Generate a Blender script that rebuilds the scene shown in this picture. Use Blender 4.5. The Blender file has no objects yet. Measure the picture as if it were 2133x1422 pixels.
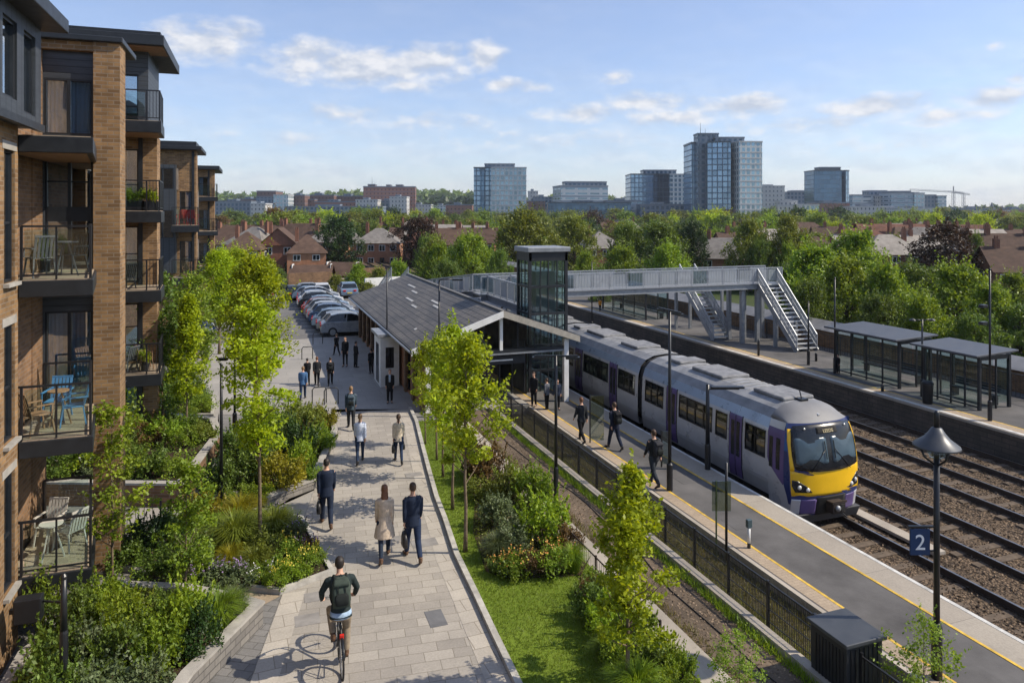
import bpy, bmesh, math, random
import numpy as np
from mathutils import Vector, Matrix
rng = random.Random(11)
PI = math.pi
scene = bpy.context.scene
COL = scene.collection
# ------------------------------------------------------------------ frame of reference
# world: x across the railway (to the right), y along the railway (away), z up; the path level is 0
FPX, HORIZ, CXP, CAMZ = 1500.0, 445.0, 1066.5, 8.4
YAW = math.atan2(536.5, 1500.0)
CA, SA = math.cos(YAW), math.sin(YAW)
def gp(px, py, z=0.0):
    """ground point seen at a pixel of the 2133-wide photograph, at height z"""
    yc = FPX * (CAMZ - z) / (py - HORIZ)
    xc = (px - CXP) / FPX * yc
    return Vector((CA * xc + SA * yc, -SA * xc + CA * yc, z))
def at(px, yc, z=0.0):
    """point at a bearing and a distance"""
    xc = (px - CXP) / FPX * yc
    return Vector((CA * xc + SA * yc, -SA * xc + CA * yc, z))
def zat(py, yc):
    return CAMZ - (py - HORIZ) / FPX * yc
def depth(p):
    return SA * p[0] + CA * p[1]
def pxof(p):
    yc = SA * p[0] + CA * p[1]; xc = CA * p[0] - SA * p[1]
    return CXP + FPX * xc / yc, HORIZ + FPX * (CAMZ - p[2]) / yc

# ------------------------------------------------------------------ objects, names, labels
BASE = {}
def link(o):
    COL.objects.link(o); return o
def tag(o, label=None, cat=None, group=None, kind=None):
    if label: o['label'] = label
    if cat: o['category'] = cat
    if group: o['group'] = group
    if kind: o['kind'] = kind
    return o
def thing(name, label, cat, loc=(0, 0, 0), rz=0.0, group=None):
    o = link(bpy.data.objects.new(name, None)); o.empty_display_size = .2
    o.location = loc; o.rotation_euler = (0, 0, rz)
    BASE[o.name] = Vector(loc) if rz == 0 else Vector((0, 0, 0))
    return tag(o, label, cat, group)
KIDS = {}
def copy_tree(o, parent=None):
    c = link(o.copy())
    if parent is not None:
        c.parent = parent; KIDS.setdefault(parent.name, []).append(c)
    for ch in KIDS.get(o.name, []): copy_tree(ch, c)
    return c
PENDING = []   # (object, look, place): labels made single at the end
def pend(o, look, place): PENDING.append((o, look, place)); return o
ORD = 'first second third fourth fifth sixth seventh eighth ninth tenth eleventh twelfth thirteenth fourteenth fifteenth sixteenth seventeenth eighteenth nineteenth twentieth'.split()
def finish_labels():
    groups = {}
    for o, look, place in PENDING: groups.setdefault((look, place), []).append(o)
    for (look, place), os in groups.items():
        if len(os) == 1: os[0]['label'] = f'{look} {place}'; continue
        os.sort(key=lambda o: pxof(o.location)[0])
        n = len(os)
        for i, o in enumerate(os):
            if i == 0: w = 'leftmost'
            elif i == n - 1: w = 'rightmost'
            elif i < 12: w = ORD[i] + ' from the left'
            else: w = (ORD[n - 1 - i] + ' from the right') if n - 1 - i < 20 else 'in the middle'
            o['label'] = f'{look} {place}, {w}'

# ------------------------------------------------------------------ mesh builder
class MB:
    def __init__(s): s.v = []; s.f = []; s.m = []
    def add(s, vs, fs, mi=0):
        b = len(s.v); s.v.extend([tuple(p) for p in vs])
        for f in fs: s.f.append([b + i for i in f]); s.m.append(mi)
        return s
    def box(s, x0, x1, y0, y1, z0, z1, mi=0):
        if x0 > x1: x0, x1 = x1, x0
        if y0 > y1: y0, y1 = y1, y0
        if z0 > z1: z0, z1 = z1, z0
        return s.add([(x0,y0,z0),(x1,y0,z0),(x1,y1,z0),(x0,y1,z0),(x0,y0,z1),(x1,y0,z1),(x1,y1,z1),(x0,y1,z1)],
              [(0,3,2,1),(4,5,6,7),(0,1,5,4),(1,2,6,5),(2,3,7,6),(3,0,4,7)], mi)
    def hexa(s, p, mi=0):
        return s.add(p, [(0,3,2,1),(4,5,6,7),(0,1,5,4),(1,2,6,5),(2,3,7,6),(3,0,4,7)], mi)
    def prism(s, pts, z0, z1, mi=0):
        pts = [(p[0], p[1]) for p in pts]
        ar = sum(pts[i][0]*pts[(i+1)%len(pts)][1]-pts[(i+1)%len(pts)][0]*pts[i][1] for i in range(len(pts)))
        if ar < 0: pts = pts[::-1]
        n = len(pts)
        zz0 = z0 if callable(z0) else (lambda x, y: z0); zz1 = z1 if callable(z1) else (lambda x, y: z1)
        vs = [(x, y, zz0(x, y)) for x, y in pts] + [(x, y, zz1(x, y)) for x, y in pts]
        fs = [tuple(range(n))[::-1], tuple(range(n, 2*n))] + [(i, (i+1)%n, n+(i+1)%n, n+i) for i in range(n)]
        return s.add(vs, fs, mi)
    def sheet(s, pts, z, mi=0):
        pts = [(p[0], p[1]) for p in pts]
        ar = sum(pts[i][0]*pts[(i+1)%len(pts)][1]-pts[(i+1)%len(pts)][0]*pts[i][1] for i in range(len(pts)))
        if ar < 0: pts = pts[::-1]
        return s.add([(x, y, z) for x, y in pts], [tuple(range(len(pts)))], mi)
    def quad(s, a, b, c, d, mi=0): return s.add([a, b, c, d], [(0, 1, 2, 3)], mi)
    def bar(s, p0, p1, w, h, mi=0):
        """rectangular bar, w across (horizontal), h upright"""
        p0 = Vector(p0); p1 = Vector(p1); d = (p1 - p0).normalized()
        up = Vector((0, 0, 1)) if abs(d.z) < .95 else Vector((0, 1, 0))
        sd = d.cross(up).normalized(); u = sd.cross(d).normalized()
        a = sd * w / 2; b = u * h / 2
        return s.hexa([p0-a-b, p0+a-b, p1+a-b, p1-a-b, p0-a+b, p0+a+b, p1+a+b, p1-a+b], mi)
    def path(s, pts, rad, n=8, mi=0, cap=True):
        pts = [Vector(p) for p in pts]
        if not hasattr(rad, '__len__'): rad = [rad] * len(pts)
        vs = []; fs = []; prev = None
        for i, p in enumerate(pts):
            d = (pts[min(i+1, len(pts)-1)] - pts[max(i-1, 0)])
            d = d.normalized() if d.length > 1e-9 else Vector((0, 0, 1))
            if prev is None:
                a = Vector((1, 0, 0)) if abs(d.x) < .8 else Vector((0, 1, 0))
                a = (a - d * a.dot(d)).normalized()
            else:
                a = prev - d * prev.dot(d)
                a = a.normalized() if a.length > 1e-6 else Vector((1, 0, 0))
            prev = a; b = d.cross(a); r = rad[i]
            rx, ry = (r, r) if not hasattr(r, '__len__') else r
            for k in range(n):
                t = 2*PI*k/n
                vs.append(p + a * rx * math.cos(t) + b * ry * math.sin(t))
        for i in range(len(pts)-1):
            for k in range(n):
                k2 = (k+1) % n
                fs.append((i*n+k, i*n+k2, (i+1)*n+k2, (i+1)*n+k))
        if cap:
            fs.append(tuple(range(n))[::-1]); fs.append(tuple((len(pts)-1)*n+k for k in range(n)))
        return s.add(vs, fs, mi)
    def tube(s, p0, p1, r0, r1=None, n=8, mi=0): return s.path([p0, p1], [r0, r0 if r1 is None else r1], n, mi)
    def lathe(s, prof, c=(0, 0, 0), n=16, mi=0):
        c = Vector(c); vs = []; fs = []
        for r, z in prof:
            for k in range(n):
                t = 2*PI*k/n; vs.append((c.x + r*math.cos(t), c.y + r*math.sin(t), c.z + z))
        for i in range(len(prof)-1):
            for k in range(n):
                k2 = (k+1) % n; fs.append((i*n+k, i*n+k2, (i+1)*n+k2, (i+1)*n+k))
        fs.append(tuple(range(n))[::-1]); fs.append(tuple((len(prof)-1)*n+k for k in range(n)))
        return s.add(vs, fs, mi)
    def ball(s, c, rx, ry=None, rz=None, n=12, m=8, mi=0):
        ry = rx if ry is None else ry; rz = rx if rz is None else rz; c = Vector(c)
        vs = [c + Vector((0, 0, -rz))]; fs = []
        for i in range(1, m):
            p = -PI/2 + PI*i/m
            for k in range(n):
                t = 2*PI*k/n; vs.append(c + Vector((rx*math.cos(p)*math.cos(t), ry*math.cos(p)*math.sin(t), rz*math.sin(p))))
        vs.append(c + Vector((0, 0, rz))); L = len(vs) - 1
        for k in range(n): fs.append((0, 1+(k+1)%n, 1+k))
        for i in range(m-2):
            for k in range(n):
                a = 1+i*n+k; b = 1+i*n+(k+1)%n; fs.append((a, b, b+n, a+n))
        for k in range(n): fs.append((L, 1+(m-2)*n+k, 1+(m-2)*n+(k+1)%n))
        return s.add(vs, fs, mi)
    def loft(s, rings, mi=0, cap=True):
        n = len(rings[0]); vs = [p for r in rings for p in r]; fs = []
        for i in range(len(rings)-1):
            for k in range(n):
                k2 = (k+1) % n; fs.append((i*n+k, i*n+k2, (i+1)*n+k2, (i+1)*n+k))
        if cap: fs.append(tuple(range(n))[::-1]); fs.append(tuple((len(rings)-1)*n+k for k in range(n)))
        return s.add(vs, fs, mi)
    def ell(s, rows, n=14, mi=0):
        """stack of ellipses (z, rx, ry, xoff, yoff)"""
        return s.loft([[(r[3]+r[1]*math.cos(2*PI*k/n), r[4]+r[2]*math.sin(2*PI*k/n), r[0]) for k in range(n)] for r in rows], mi)
    def xform(s, M, start=0):
        for i in range(start, len(s.v)): s.v[i] = tuple(M @ Vector(s.v[i]))
        return s
    def mesh(s, name, mats, off=Vector((0, 0, 0)), smooth=False):
        me = bpy.data.meshes.new(name)
        me.from_pydata([(p[0]-off[0], p[1]-off[1], p[2]-off[2]) for p in s.v], [], s.f)
        for m in (mats if isinstance(mats, (list, tuple)) else [mats]): me.materials.append(m)
        if any(s.m): me.polygons.foreach_set('material_index', s.m)
        if smooth: me.polygons.foreach_set('use_smooth', [True]*len(me.polygons))
        me.update(); return me
    def build(s, name, mats, parent=None, smooth=False, bevel=0, wn=False, world=False):
        off = Vector((0, 0, 0))
        if parent is not None: off = BASE.get(parent.name, off)
        o = link(bpy.data.objects.new(name, s.mesh(name, mats, off, smooth)))
        if parent is not None:
            o.parent = parent; BASE[o.name] = off; KIDS.setdefault(parent.name, []).append(o)
        if bevel:
            b = o.modifiers.new('bevel', 'BEVEL'); b.width = bevel; b.segments = 2; b.limit_method = 'ANGLE'; b.angle_limit = .7
        return o
def text_part(name, body, size, m, parent, loc, rot):
    c = bpy.data.curves.new(name, 'FONT'); c.body = body; c.size = size; c.align_x = 'CENTER'; c.extrude = .004
    t = link(bpy.data.objects.new(name, c)); me = bpy.data.meshes.new_from_object(t.evaluated_get(bpy.context.evaluated_depsgraph_get())); bpy.data.objects.remove(t); me.materials.clear(); me.materials.append(m)
    o = link(bpy.data.objects.new(name, me)); o.parent = parent; o.location = loc; o.rotation_euler = rot; return o
def struct(name, mb, mats, **k):
    o = mb.build(name, mats, **k); o['kind'] = 'structure'; return o
def baked(mb, name, mats, voxel, parent=None, smooth_iter=6):
    """joins overlapping closed lofts into one continuous skin"""
    t = link(bpy.data.objects.new('tmp', mb.mesh('tmp', mats)))
    r = t.modifiers.new('r', 'REMESH'); r.mode = 'VOXEL'; r.voxel_size = voxel; r.use_smooth_shade = True
    sm = t.modifiers.new('s', 'SMOOTH'); sm.factor = .5; sm.iterations = smooth_iter
    dg = bpy.context.evaluated_depsgraph_get()
    me = bpy.data.meshes.new_from_object(t.evaluated_get(dg)); me.name = name
    me.materials.clear()
    for m in (mats if isinstance(mats, (list, tuple)) else [mats]): me.materials.append(m)
    old = t.data; bpy.data.objects.remove(t); bpy.data.meshes.remove(old)
    o = link(bpy.data.objects.new(name, me))
    if parent is not None:
        o.parent = parent; KIDS.setdefault(parent.name, []).append(o)
    return o

# ------------------------------------------------------------------ materials
class NT:
    def __init__(s, name):
        s.m = bpy.data.materials.new(name); s.m.use_nodes = True; s.t = s.m.node_tree; s.t.nodes.clear()
        s.out = s.n('ShaderNodeOutputMaterial')
    def n(s, typ, **kw):
        nd = s.t.nodes.new(typ)
        for k, v in kw.items(): setattr(nd, k, v)
        return nd
    def l(s, a, b): s.t.links.new(a, b)
    def val(s, sock, v):
        if hasattr(v, 'is_linked') or hasattr(v, 'links'): s.l(v, sock)
        else: sock.default_value = v
    def math(s, op, a, b=0.0, clamp=False):
        nd = s.n('ShaderNodeMath', operation=op, use_clamp=clamp); s.val(nd.inputs[0], a); s.val(nd.inputs[1], b); return nd.outputs[0]
    def mix(s, f, a, b, mode='MIX'):
        nd = s.n('ShaderNodeMix', data_type='RGBA', blend_type=mode)
        s.val(nd.inputs[0], f); s.val(nd.inputs[6], a if not isinstance(a, tuple) else (*a[:3], 1)); s.val(nd.inputs[7], b if not isinstance(b, tuple) else (*b[:3], 1)); return nd.outputs[2]
    def coord(s, which='Object'): return s.n('ShaderNodeTexCoord').outputs[which]
    def scale(s, v, sc, rot=(0, 0, 0), loc=(0, 0, 0)):
        mp = s.n('ShaderNodeMapping'); s.l(v, mp.inputs[0]); mp.inputs['Scale'].default_value = sc if hasattr(sc, '__len__') else (sc,)*3
        mp.inputs['Rotation'].default_value = rot; mp.inputs['Location'].default_value = loc; return mp.outputs[0]
    def noise(s, v, sc, det=4, rough=.55):
        nd = s.n('ShaderNodeTexNoise'); s.l(v, nd.inputs['Vector']); nd.inputs['Scale'].default_value = sc; nd.inputs['Detail'].default_value = det; nd.inputs['Roughness'].default_value = rough
        return nd.outputs['Fac']
    def ramp(s, f, lo, hi, a=0.0, b=1.0):
        nd = s.n('ShaderNodeMapRange'); nd.clamp = True; s.l(f, nd.inputs[0]); nd.inputs[1].default_value = lo; nd.inputs[2].default_value = hi; nd.inputs[3].default_value = a; nd.inputs[4].default_value = b
        return nd.outputs[0]
    def bump(s, h, strength=.3, dist=.02):
        nd = s.n('ShaderNodeBump'); s.l(h, nd.inputs['Height']); nd.inputs['Strength'].default_value = strength; nd.inputs['Distance'].default_value = dist; return nd.outputs[0]
    def bsdf(s, col, rough=.6, metal=0.0, spec=.5, normal=None, **kw):
        p = s.n('ShaderNodeBsdfPrincipled')
        s.val(p.inputs['Base Color'], col if not isinstance(col, tuple) else (*col[:3], 1)); s.val(p.inputs['Roughness'], rough); p.inputs['Metallic'].default_value = metal
        p.inputs['Specular IOR Level'].default_value = spec
        if normal is not None: s.l(normal, p.inputs['Normal'])
        for k, v in kw.items(): s.val(p.inputs[k], v)
        return p.outputs[0]
    def done(s, sh): s.l(sh, s.out.inputs['Surface']); return s.m
def mul(c, k): return tuple(min(1, x*k) for x in c[:3])
def mat(name, col, rough=.6, metal=0.0, var=.18, sc=3.0, spec=.5, bump=0.0, bsc=60, col2=None, dirt=0.0):
    t = NT(name); v = t.coord(); n = t.noise(v, sc, 5)
    c = t.mix(t.ramp(n, .3, .7), mul(col, 1-var), mul(col2 or col, 1+var))
    if dirt: c = t.mix(t.math('MULTIPLY', t.ramp(t.noise(v, sc*.35, 6, .7), .5, .72), dirt), c, mul(col, .35))
    r = t.ramp(n, .2, .8, max(.02, rough-.08), min(1, rough+.08))
    nm = t.bump(t.noise(v, bsc, 3), bump, .01) if bump else None
    return t.done(t.bsdf(c, r, metal, spec, nm))
def wall_uv(t, v):
    sp = t.n('ShaderNodeSeparateXYZ'); t.l(v, sp.inputs[0]); cb = t.n('ShaderNodeCombineXYZ')
    t.l(t.math('ADD', sp.outputs[0], sp.outputs[1]), cb.inputs[0]); t.l(sp.outputs[2], cb.inputs[1]); return cb.outputs[0]
def bricktex(t, uv, sc, c1, c2, mortar, bw=.5, rh=.25, ms=.02, off=.5, bias=0.0):
    b = t.n('ShaderNodeTexBrick'); t.l(uv, b.inputs['Vector']); b.inputs['Scale'].default_value = sc
    b.inputs['Color1'].default_value = (*c1, 1); b.inputs['Color2'].default_value = (*c2, 1); b.inputs['Mortar'].default_value = (*mortar, 1)
    b.inputs['Brick Width'].default_value = bw; b.inputs['Row Height'].default_value = rh; b.inputs['Mortar Size'].default_value = ms; b.inputs['Bias'].default_value = bias; b.offset = off
    b.inputs['Mortar Smooth'].default_value = .1
    return b
def brick_mat(name, c1, c2, mortar, sc=1.0, bw=.225, rh=.075, ms=.012, var=.25):
    t = NT(name); v = t.coord(); uv = wall_uv(t, v); b = bricktex(t, uv, sc, c1, c2, mortar, bw, rh, ms)
    n = t.noise(v, 1.1, 5, .65); n2 = t.noise(v, 9, 3)
    c = t.mix(1.0, b.outputs[0], t.mix(t.ramp(n, .3, .7), (1-var,)*3, (1+var*.6, 1+var*.5, 1+var*.4)), 'MULTIPLY')
    c = t.mix(t.ramp(n2, .35, .75, 0, .35), c, mul(c1, .55))
    c = t.mix(t.ramp(t.noise(t.scale(v, (1.6, 1.6, .12)), 1.5, 5, .7), .52, .74, 0, .45), c, mul(c1, .38))
    nm = t.bump(b.outputs['Fac'], .5, -.008)
    return t.done(t.bsdf(c, .85, 0, .25, nm))
def glass_mat(name, tint, refl=.10, alpha=.6, rough=.02):
    """thin pane: tinted see-through with a fresnel reflection"""
    t = NT(name)
    tr = t.n('ShaderNodeBsdfTransparent'); tr.inputs[0].default_value = (*mul(tint, alpha), 1)
    gl = t.n('ShaderNodeBsdfGlossy'); gl.inputs['Roughness'].default_value = rough; gl.inputs[0].default_value = (.86, .94, 1, 1)
    lw = t.n('ShaderNodeLayerWeight'); lw.inputs[0].default_value = .5   # Schlick from the facing angle: the same on both faces of a pane
    f = t.math('ADD', t.math('MULTIPLY', t.math('POWER', lw.outputs['Facing'], 5.0), .9), refl, True)
    mx = t.n('ShaderNodeMixShader'); t.l(f, mx.inputs[0]); t.l(tr.outputs[0], mx.inputs[1]); t.l(gl.outputs[0], mx.inputs[2])
    return t.done(mx.outputs[0])
def leaf_mat(name, c_dark, c_light, trans=.45, sc=1.2, accent=None, accent_amt=.0):
    t = NT(name); v = t.coord(); g = t.n('ShaderNodeNewGeometry'); oi = t.n('ShaderNodeObjectInfo')
    r = g.outputs['Random Per Island']; n = t.noise(v, sc, 3)
    f = t.math('ADD', t.math('MULTIPLY', r, .55), t.math('MULTIPLY', t.ramp(n, .3, .7), .45))
    c = t.mix(f, c_dark, c_light)
    hs = t.n('ShaderNodeHueSaturation'); t.l(c, hs.inputs['Color'])
    t.l(t.ramp(oi.outputs['Random'], 0, 1, .491, .507), hs.inputs['Hue']); t.l(t.ramp(oi.outputs['Random'], 0, 1, .82, 1.12), hs.inputs['Value'])
    c = hs.outputs[0]
    if accent: c = t.mix(t.math('GREATER_THAN', r, 1-accent_amt), c, accent)
    d = t.bsdf(c, .5, 0, .35)
    tr = t.n('ShaderNodeBsdfTranslucent'); t.l(t.mix(1.0, c, (1.25, 1.1, .55), 'MULTIPLY'), tr.inputs[0])
    mx = t.n('ShaderNodeMixShader'); mx.inputs[0].default_value = trans; t.l(d, mx.inputs[1]); t.l(tr.outputs[0], mx.inputs[2])
    return t.done(mx.outputs[0])

M = {}
M['dark'] = mat('dark_metal', (.022, .025, .03), .45, .3, .2, 5)
M['clad'] = None
def clad_mat(name, col, pitch=.16, vertical=False):
    t = NT(name); v = t.coord(); sp = t.n('ShaderNodeSeparateXYZ'); t.l(v, sp.inputs[0])
    ax = t.math('ADD', sp.outputs[0], sp.outputs[1]) if vertical else sp.outputs[2]
    fr = t.math('FRACT', t.math('DIVIDE', ax, pitch)); groove = t.math('LESS_THAN', fr, .1)
    n = t.noise(t.scale(v, (1, 1, 8)), 2.5, 4)
    c = t.mix(t.ramp(n, .3, .7), mul(col, .8), mul(col, 1.2)); c = t.mix(groove, c, mul(col, .35))
    return t.done(t.bsdf(c, .5, .1, .5, t.bump(groove, .6, -.01)))
M['clad'] = clad_mat('dark_cladding', (.045, .052, .062))
M['cladv'] = clad_mat('dark_cladding_upright', (.045, .052, .062), .3, True)
M['brick'] = brick_mat('tan_brick', (.345, .21, .10), (.165, .095, .046), (.27, .215, .16), 1.0, .26, .09, .010, .32)
M['brick_dk'] = brick_mat('brown_brick', (.27, .155, .08), (.14, .082, .046), (.22, .17, .135), 1.0, .26, .09, .010, .32)
M['brick_red'] = brick_mat('red_brick', (.27, .105, .06), (.20, .078, .045), (.24, .18, .14), 1, .5, .16, .02)
M['brick_or'] = brick_mat('orange_brick', (.45, .19, .09), (.36, .15, .075), (.33, .24, .18), 1, .5, .16, .02)
M['stone_wall'] = brick_mat('grey_block_wall', (.24, .225, .205), (.17, .16, .15), (.10, .095, .09), 1, .45, .14, .012, .3)
M['stone_cap'] = mat('grey_coping', (.34, .32, .29), .85, 0, .2, 3, .3, .4, 60, dirt=.4)
M['kerb'] = mat('kerb_stone', (.40, .38, .34), .85, 0, .25, 4, .3, .4, 50, dirt=.5)
M['soil'] = mat('dark_soil', (.045, .03, .02), .95, 0, .4, 5, .2, .9, 30)
M['glass'] = glass_mat('window_glass', (.82, .92, 1.0), .36, .92)
M['glass_rail'] = glass_mat('balcony_glass', (.90, .97, .96), .05, .97)
M['glass_clear'] = glass_mat('clear_glass', (.90, .97, .95), .03, .95)
M['glass_green'] = glass_mat('lift_glass', (.88, .96, .95), .07, .97)
M['glass_dark'] = mat('dark_glass', (.012, .016, .02), .06, 0, .2, 1, .6)
M['curtain'] = mat('white_curtain', (.80, .86, .93), .9, 0, .05, 9)
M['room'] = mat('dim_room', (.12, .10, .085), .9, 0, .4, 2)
M['white'] = mat('white_paint', (.72, .72, .70), .5, 0, .08, 4, dirt=.25)
M['soffit'] = mat('timber_soffit', (.26, .15, .08), .7, 0, .3, 8)
M['steel'] = mat('galvanised_steel', (.27, .285, .305), .5, .45, .15, 6, dirt=.3)
M['steel_lt'] = mat('pale_grey_steel', (.34, .36, .39), .5, .3, .12, 5, dirt=.35)
M['black'] = mat('black_paint', (.014, .015, .018), .38, .1, .2, 6)
M['rust'] = mat('rusty_steel', (.045, .032, .025), .7, .3, .35, 9)
M['railtop'] = mat('polished_rail', (.30, .29, .28), .35, .9, .15, 9)
M['wood'] = mat('sleeper_timber', (.12, .092, .068), .9, 0, .3, 5, .2, .5, 40)
M['bark'] = mat('grey_bark', (.16, .12, .08), .9, 0, .35, 12, .2, .8, 50)
M['bark_far'] = mat('dark_bark', (.06, .045, .035), .9, 0, .3, 4)
M['rubber'] = mat('rubber', (.012, .012, .013), .8, 0, .2, 10)
# ------------------------------------------------------------------ foliage
LEAF = {
 'bright': leaf_mat('spring_leaves', (.135, .215, .008), (.54, .66, .024), .5),
 'lime':   leaf_mat('lime_leaves', (.085, .165, .012), (.40, .52, .032), .46),
 'fresh':  leaf_mat('fresh_leaves', (.065, .135, .012), (.33, .45, .036), .44),
 'mid':    leaf_mat('mid_green_leaves', (.042, .088, .014), (.20, .29, .040), .38),
 'grey':   leaf_mat('grey_green_leaves', (.055, .085, .035), (.19, .24, .10), .3),
 'dark':   leaf_mat('dark_leaves', (.016, .040, .008), (.055, .11, .018), .25),
 'olive':  leaf_mat('olive_leaves', (.062, .090, .012), (.29, .33, .042), .35),
 'copper': leaf_mat('copper_leaves', (.022, .012, .007), (.090, .048, .020), .25),
 'gold':   leaf_mat('golden_leaves', (.14, .16, .01), (.45, .40, .03), .45),
 'rust':   leaf_mat('russet_leaves', (.07, .045, .015), (.24, .15, .05), .35),
 'grass':  leaf_mat('grass_blades', (.075, .135, .010), (.23, .32, .028), .4, 1.0),
 'dry':    leaf_mat('dry_grass', (.09, .085, .03), (.26, .24, .07), .35),
}
PETAL = {'yellow': mat('yellow_petals', (.62, .46, .05), .6), 'purple': mat('purple_petals', (.26, .17, .34), .6), 'white': mat('white_petals', (.75, .72, .75), .6), 'orange': mat('orange_petals', (.55, .24, .06), .6)}
def leaf_arrays(c, size, rs, up=.4, aspect=.55, droop=None):
    n = len(c); nr = rs.normal(size=(n, 3)); nr[:, 2] = np.abs(nr[:, 2]) + up
    nr /= np.linalg.norm(nr, axis=1)[:, None]
    tg = rs.normal(size=(n, 3)); tg -= nr * (tg * nr).sum(1)[:, None]; tg /= np.linalg.norm(tg, axis=1)[:, None]
    bt = np.cross(nr, tg); s = (size * rs.uniform(.6, 1.3, n))[:, None] if np.isscalar(size) else (size * rs.uniform(.6, 1.3, n))[:, None]
    v = np.empty((n, 4, 3)); v[:, 0] = c - tg*s; v[:, 1] = c + bt*s*aspect - nr*s*.12; v[:, 2] = c + tg*s; v[:, 3] = c - bt*s*aspect - nr*s*.12
    return v.reshape(-1, 3)
def quads_mesh(name, parts, mats, extra=None):
    """parts: list of (vertex array (4n,3), material index); extra: an MB with more geometry"""
    vs = [p for p, _ in parts]; ev = np.array(extra.v, dtype=float).reshape(-1, 3) if extra and extra.v else np.zeros((0, 3))
    V = np.concatenate(vs + [ev]) if vs else ev
    nq = sum(len(p)//4 for p in vs); base = nq*4
    ef = extra.f if extra else []
    loops = np.concatenate([np.arange(base)] + [np.array([base+i for f in ef for i in f], dtype=int)]) if ef else np.arange(base)
    tot = np.concatenate([np.full(nq, 4), np.array([len(f) for f in ef], dtype=int)]) if ef else np.full(nq, 4)
    st = np.concatenate([[0], np.cumsum(tot)[:-1]])
    mi = np.concatenate([np.full(len(p)//4, m) for p, m in parts] + ([np.array(extra.m)] if ef else []))
    me = bpy.data.meshes.new(name); me.vertices.add(len(V)); me.vertices.foreach_set('co', V.astype(np.float32).ravel())
    me.loops.add(len(loops)); me.loops.foreach_set('vertex_index', loops.astype(np.int32))
    me.polygons.add(len(tot)); me.polygons.foreach_set('loop_start', st.astype(np.int32)); me.polygons.foreach_set('loop_total', tot.astype(np.int32))
    for m in mats: me.materials.append(m)
    me.polygons.foreach_set('material_index', mi.astype(np.int32)); me.update(calc_edges=True); me.validate()
    return me
def prof(shape, u):
    if shape == 'cone': return (1-u)**.75 * min(1, (u+.06)*5) ** .7
    if shape == 'oval': return max(0, math.sin(PI * (u*.88+.08))) ** .62
    if shape == 'round': return max(0, 1-(2*u-1)**2) ** .5
    if shape == 'egg': return max(0, math.sin(PI * (u**.75*.9+.07))) ** .7
    return 1
def tree_meshes(h, r, z0, shape, nclump, nleaf, leaf, lm, seed, tr=.06, clump_r=.28, bark=None, lean=0.0, up=.4, core=0.5, fork=False):
    rs = np.random.RandomState(seed); rr = random.Random(seed)
    ch = h - z0; tk = MB(); pts = []; wob = [0, 0]; n = 9
    for i in range(n+1):
        u = i/n; wob[0] += rr.uniform(-1, 1)*.03*h*.12; wob[1] += rr.uniform(-1, 1)*.03*h*.12
        pts.append(Vector((wob[0]+lean*u*h, wob[1], u*h*.96)))
    rad = [tr*(1.25 if i == 0 else 1)*(1-.88*i/n) for i in range(n+1)]
    tk.path(pts, rad, 7)
    def trunk_at(z):
        k = min(n-1e-6, max(0, z/(h*.96)*n)); i = int(k); return pts[i].lerp(pts[i+1], k-i)
    cs = []; lob = [(rr.uniform(0, 2*PI), rr.uniform(2, 4), rr.uniform(.08, .22)) for _ in range(3)]
    for i in range(nclump):
        u = rr.random()**.9; a = rr.uniform(0, 2*PI)
        R = r * prof(shape, u) * (1 + sum(am*math.sin(a*round(fr)+ph+u*5) for ph, fr, am in lob))
        q = (core + (1-core)*rr.random()) if rr.random() < .8 else rr.random()*core
        z = z0 + u*ch; c = trunk_at(z) + Vector((math.cos(a)*R*q, math.sin(a)*R*q, rr.uniform(-.05, .05)*ch)); c.z = max(z0*.9, min(h*1.0, c.z))
        cs.append(c)
        if i % 2 == 0 or nclump < 60:
            zs = max(z0*.75, c.z - R*q*rr.uniform(.5, 1.0) - .1*ch*rr.random()); s = trunk_at(zs)
            m = s.lerp(c, .55) + Vector((0, 0, -.06*R)); b = tr*.38*(1-.6*u)
            tk.path([s, m, c], [b, b*.6, b*.2], 5, cap=False)
    cs = np.array([list(c) for c in cs]); cr = clump_r * rs.uniform(.6, 1.35, len(cs)); per = max(1, nleaf//len(cs))
    idx = np.repeat(np.arange(len(cs)), per); d = rs.normal(size=(len(idx), 3)); d /= np.linalg.norm(d, axis=1)[:, None]
    d *= (rs.uniform(0, 1, len(idx)) ** .5)[:, None]; d[:, 2] *= .75
    P = cs[idx] + d * cr[idx][:, None]
    # shoots that stick out of the outline
    k = len(cs)//2; sh = []
    for i in range(k):
        c = cs[rr.randrange(len(cs))]; o = Vector((c[0], c[1], (c[2]-z0-.35*ch)*.8)).normalized(); L = clump_r*rr.uniform(1.0, 2.1)
        for j in range(10): sh.append([c[0]+o.x*L*j/9+rr.gauss(0, .03)*clump_r*3, c[1]+o.y*L*j/9+rr.gauss(0, .03)*clump_r*3, c[2]+(o.z*.6+.5)*L*j/9])
    P = np.concatenate([P, np.array(sh)])
    crown = quads_mesh('crown', [(leaf_arrays(P, leaf, rs, up), 0)], [lm])
    trunk = tk.mesh('trunk', bark or M['bark'], smooth=True)
    return trunk, crown
def plant_tree(name, label, cat, loc, group=None, rz=0, meshes=None, sc=1.0, scz=None):
    t = thing(name, label, cat, loc, rz, group); t.scale = (sc, sc, scz or sc)
    for nm, me in zip(('trunk', 'crown'), meshes):
        o = link(bpy.data.objects.new(nm, me)); o.parent = t; KIDS.setdefault(t.name, []).append(o)
    return t
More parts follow.
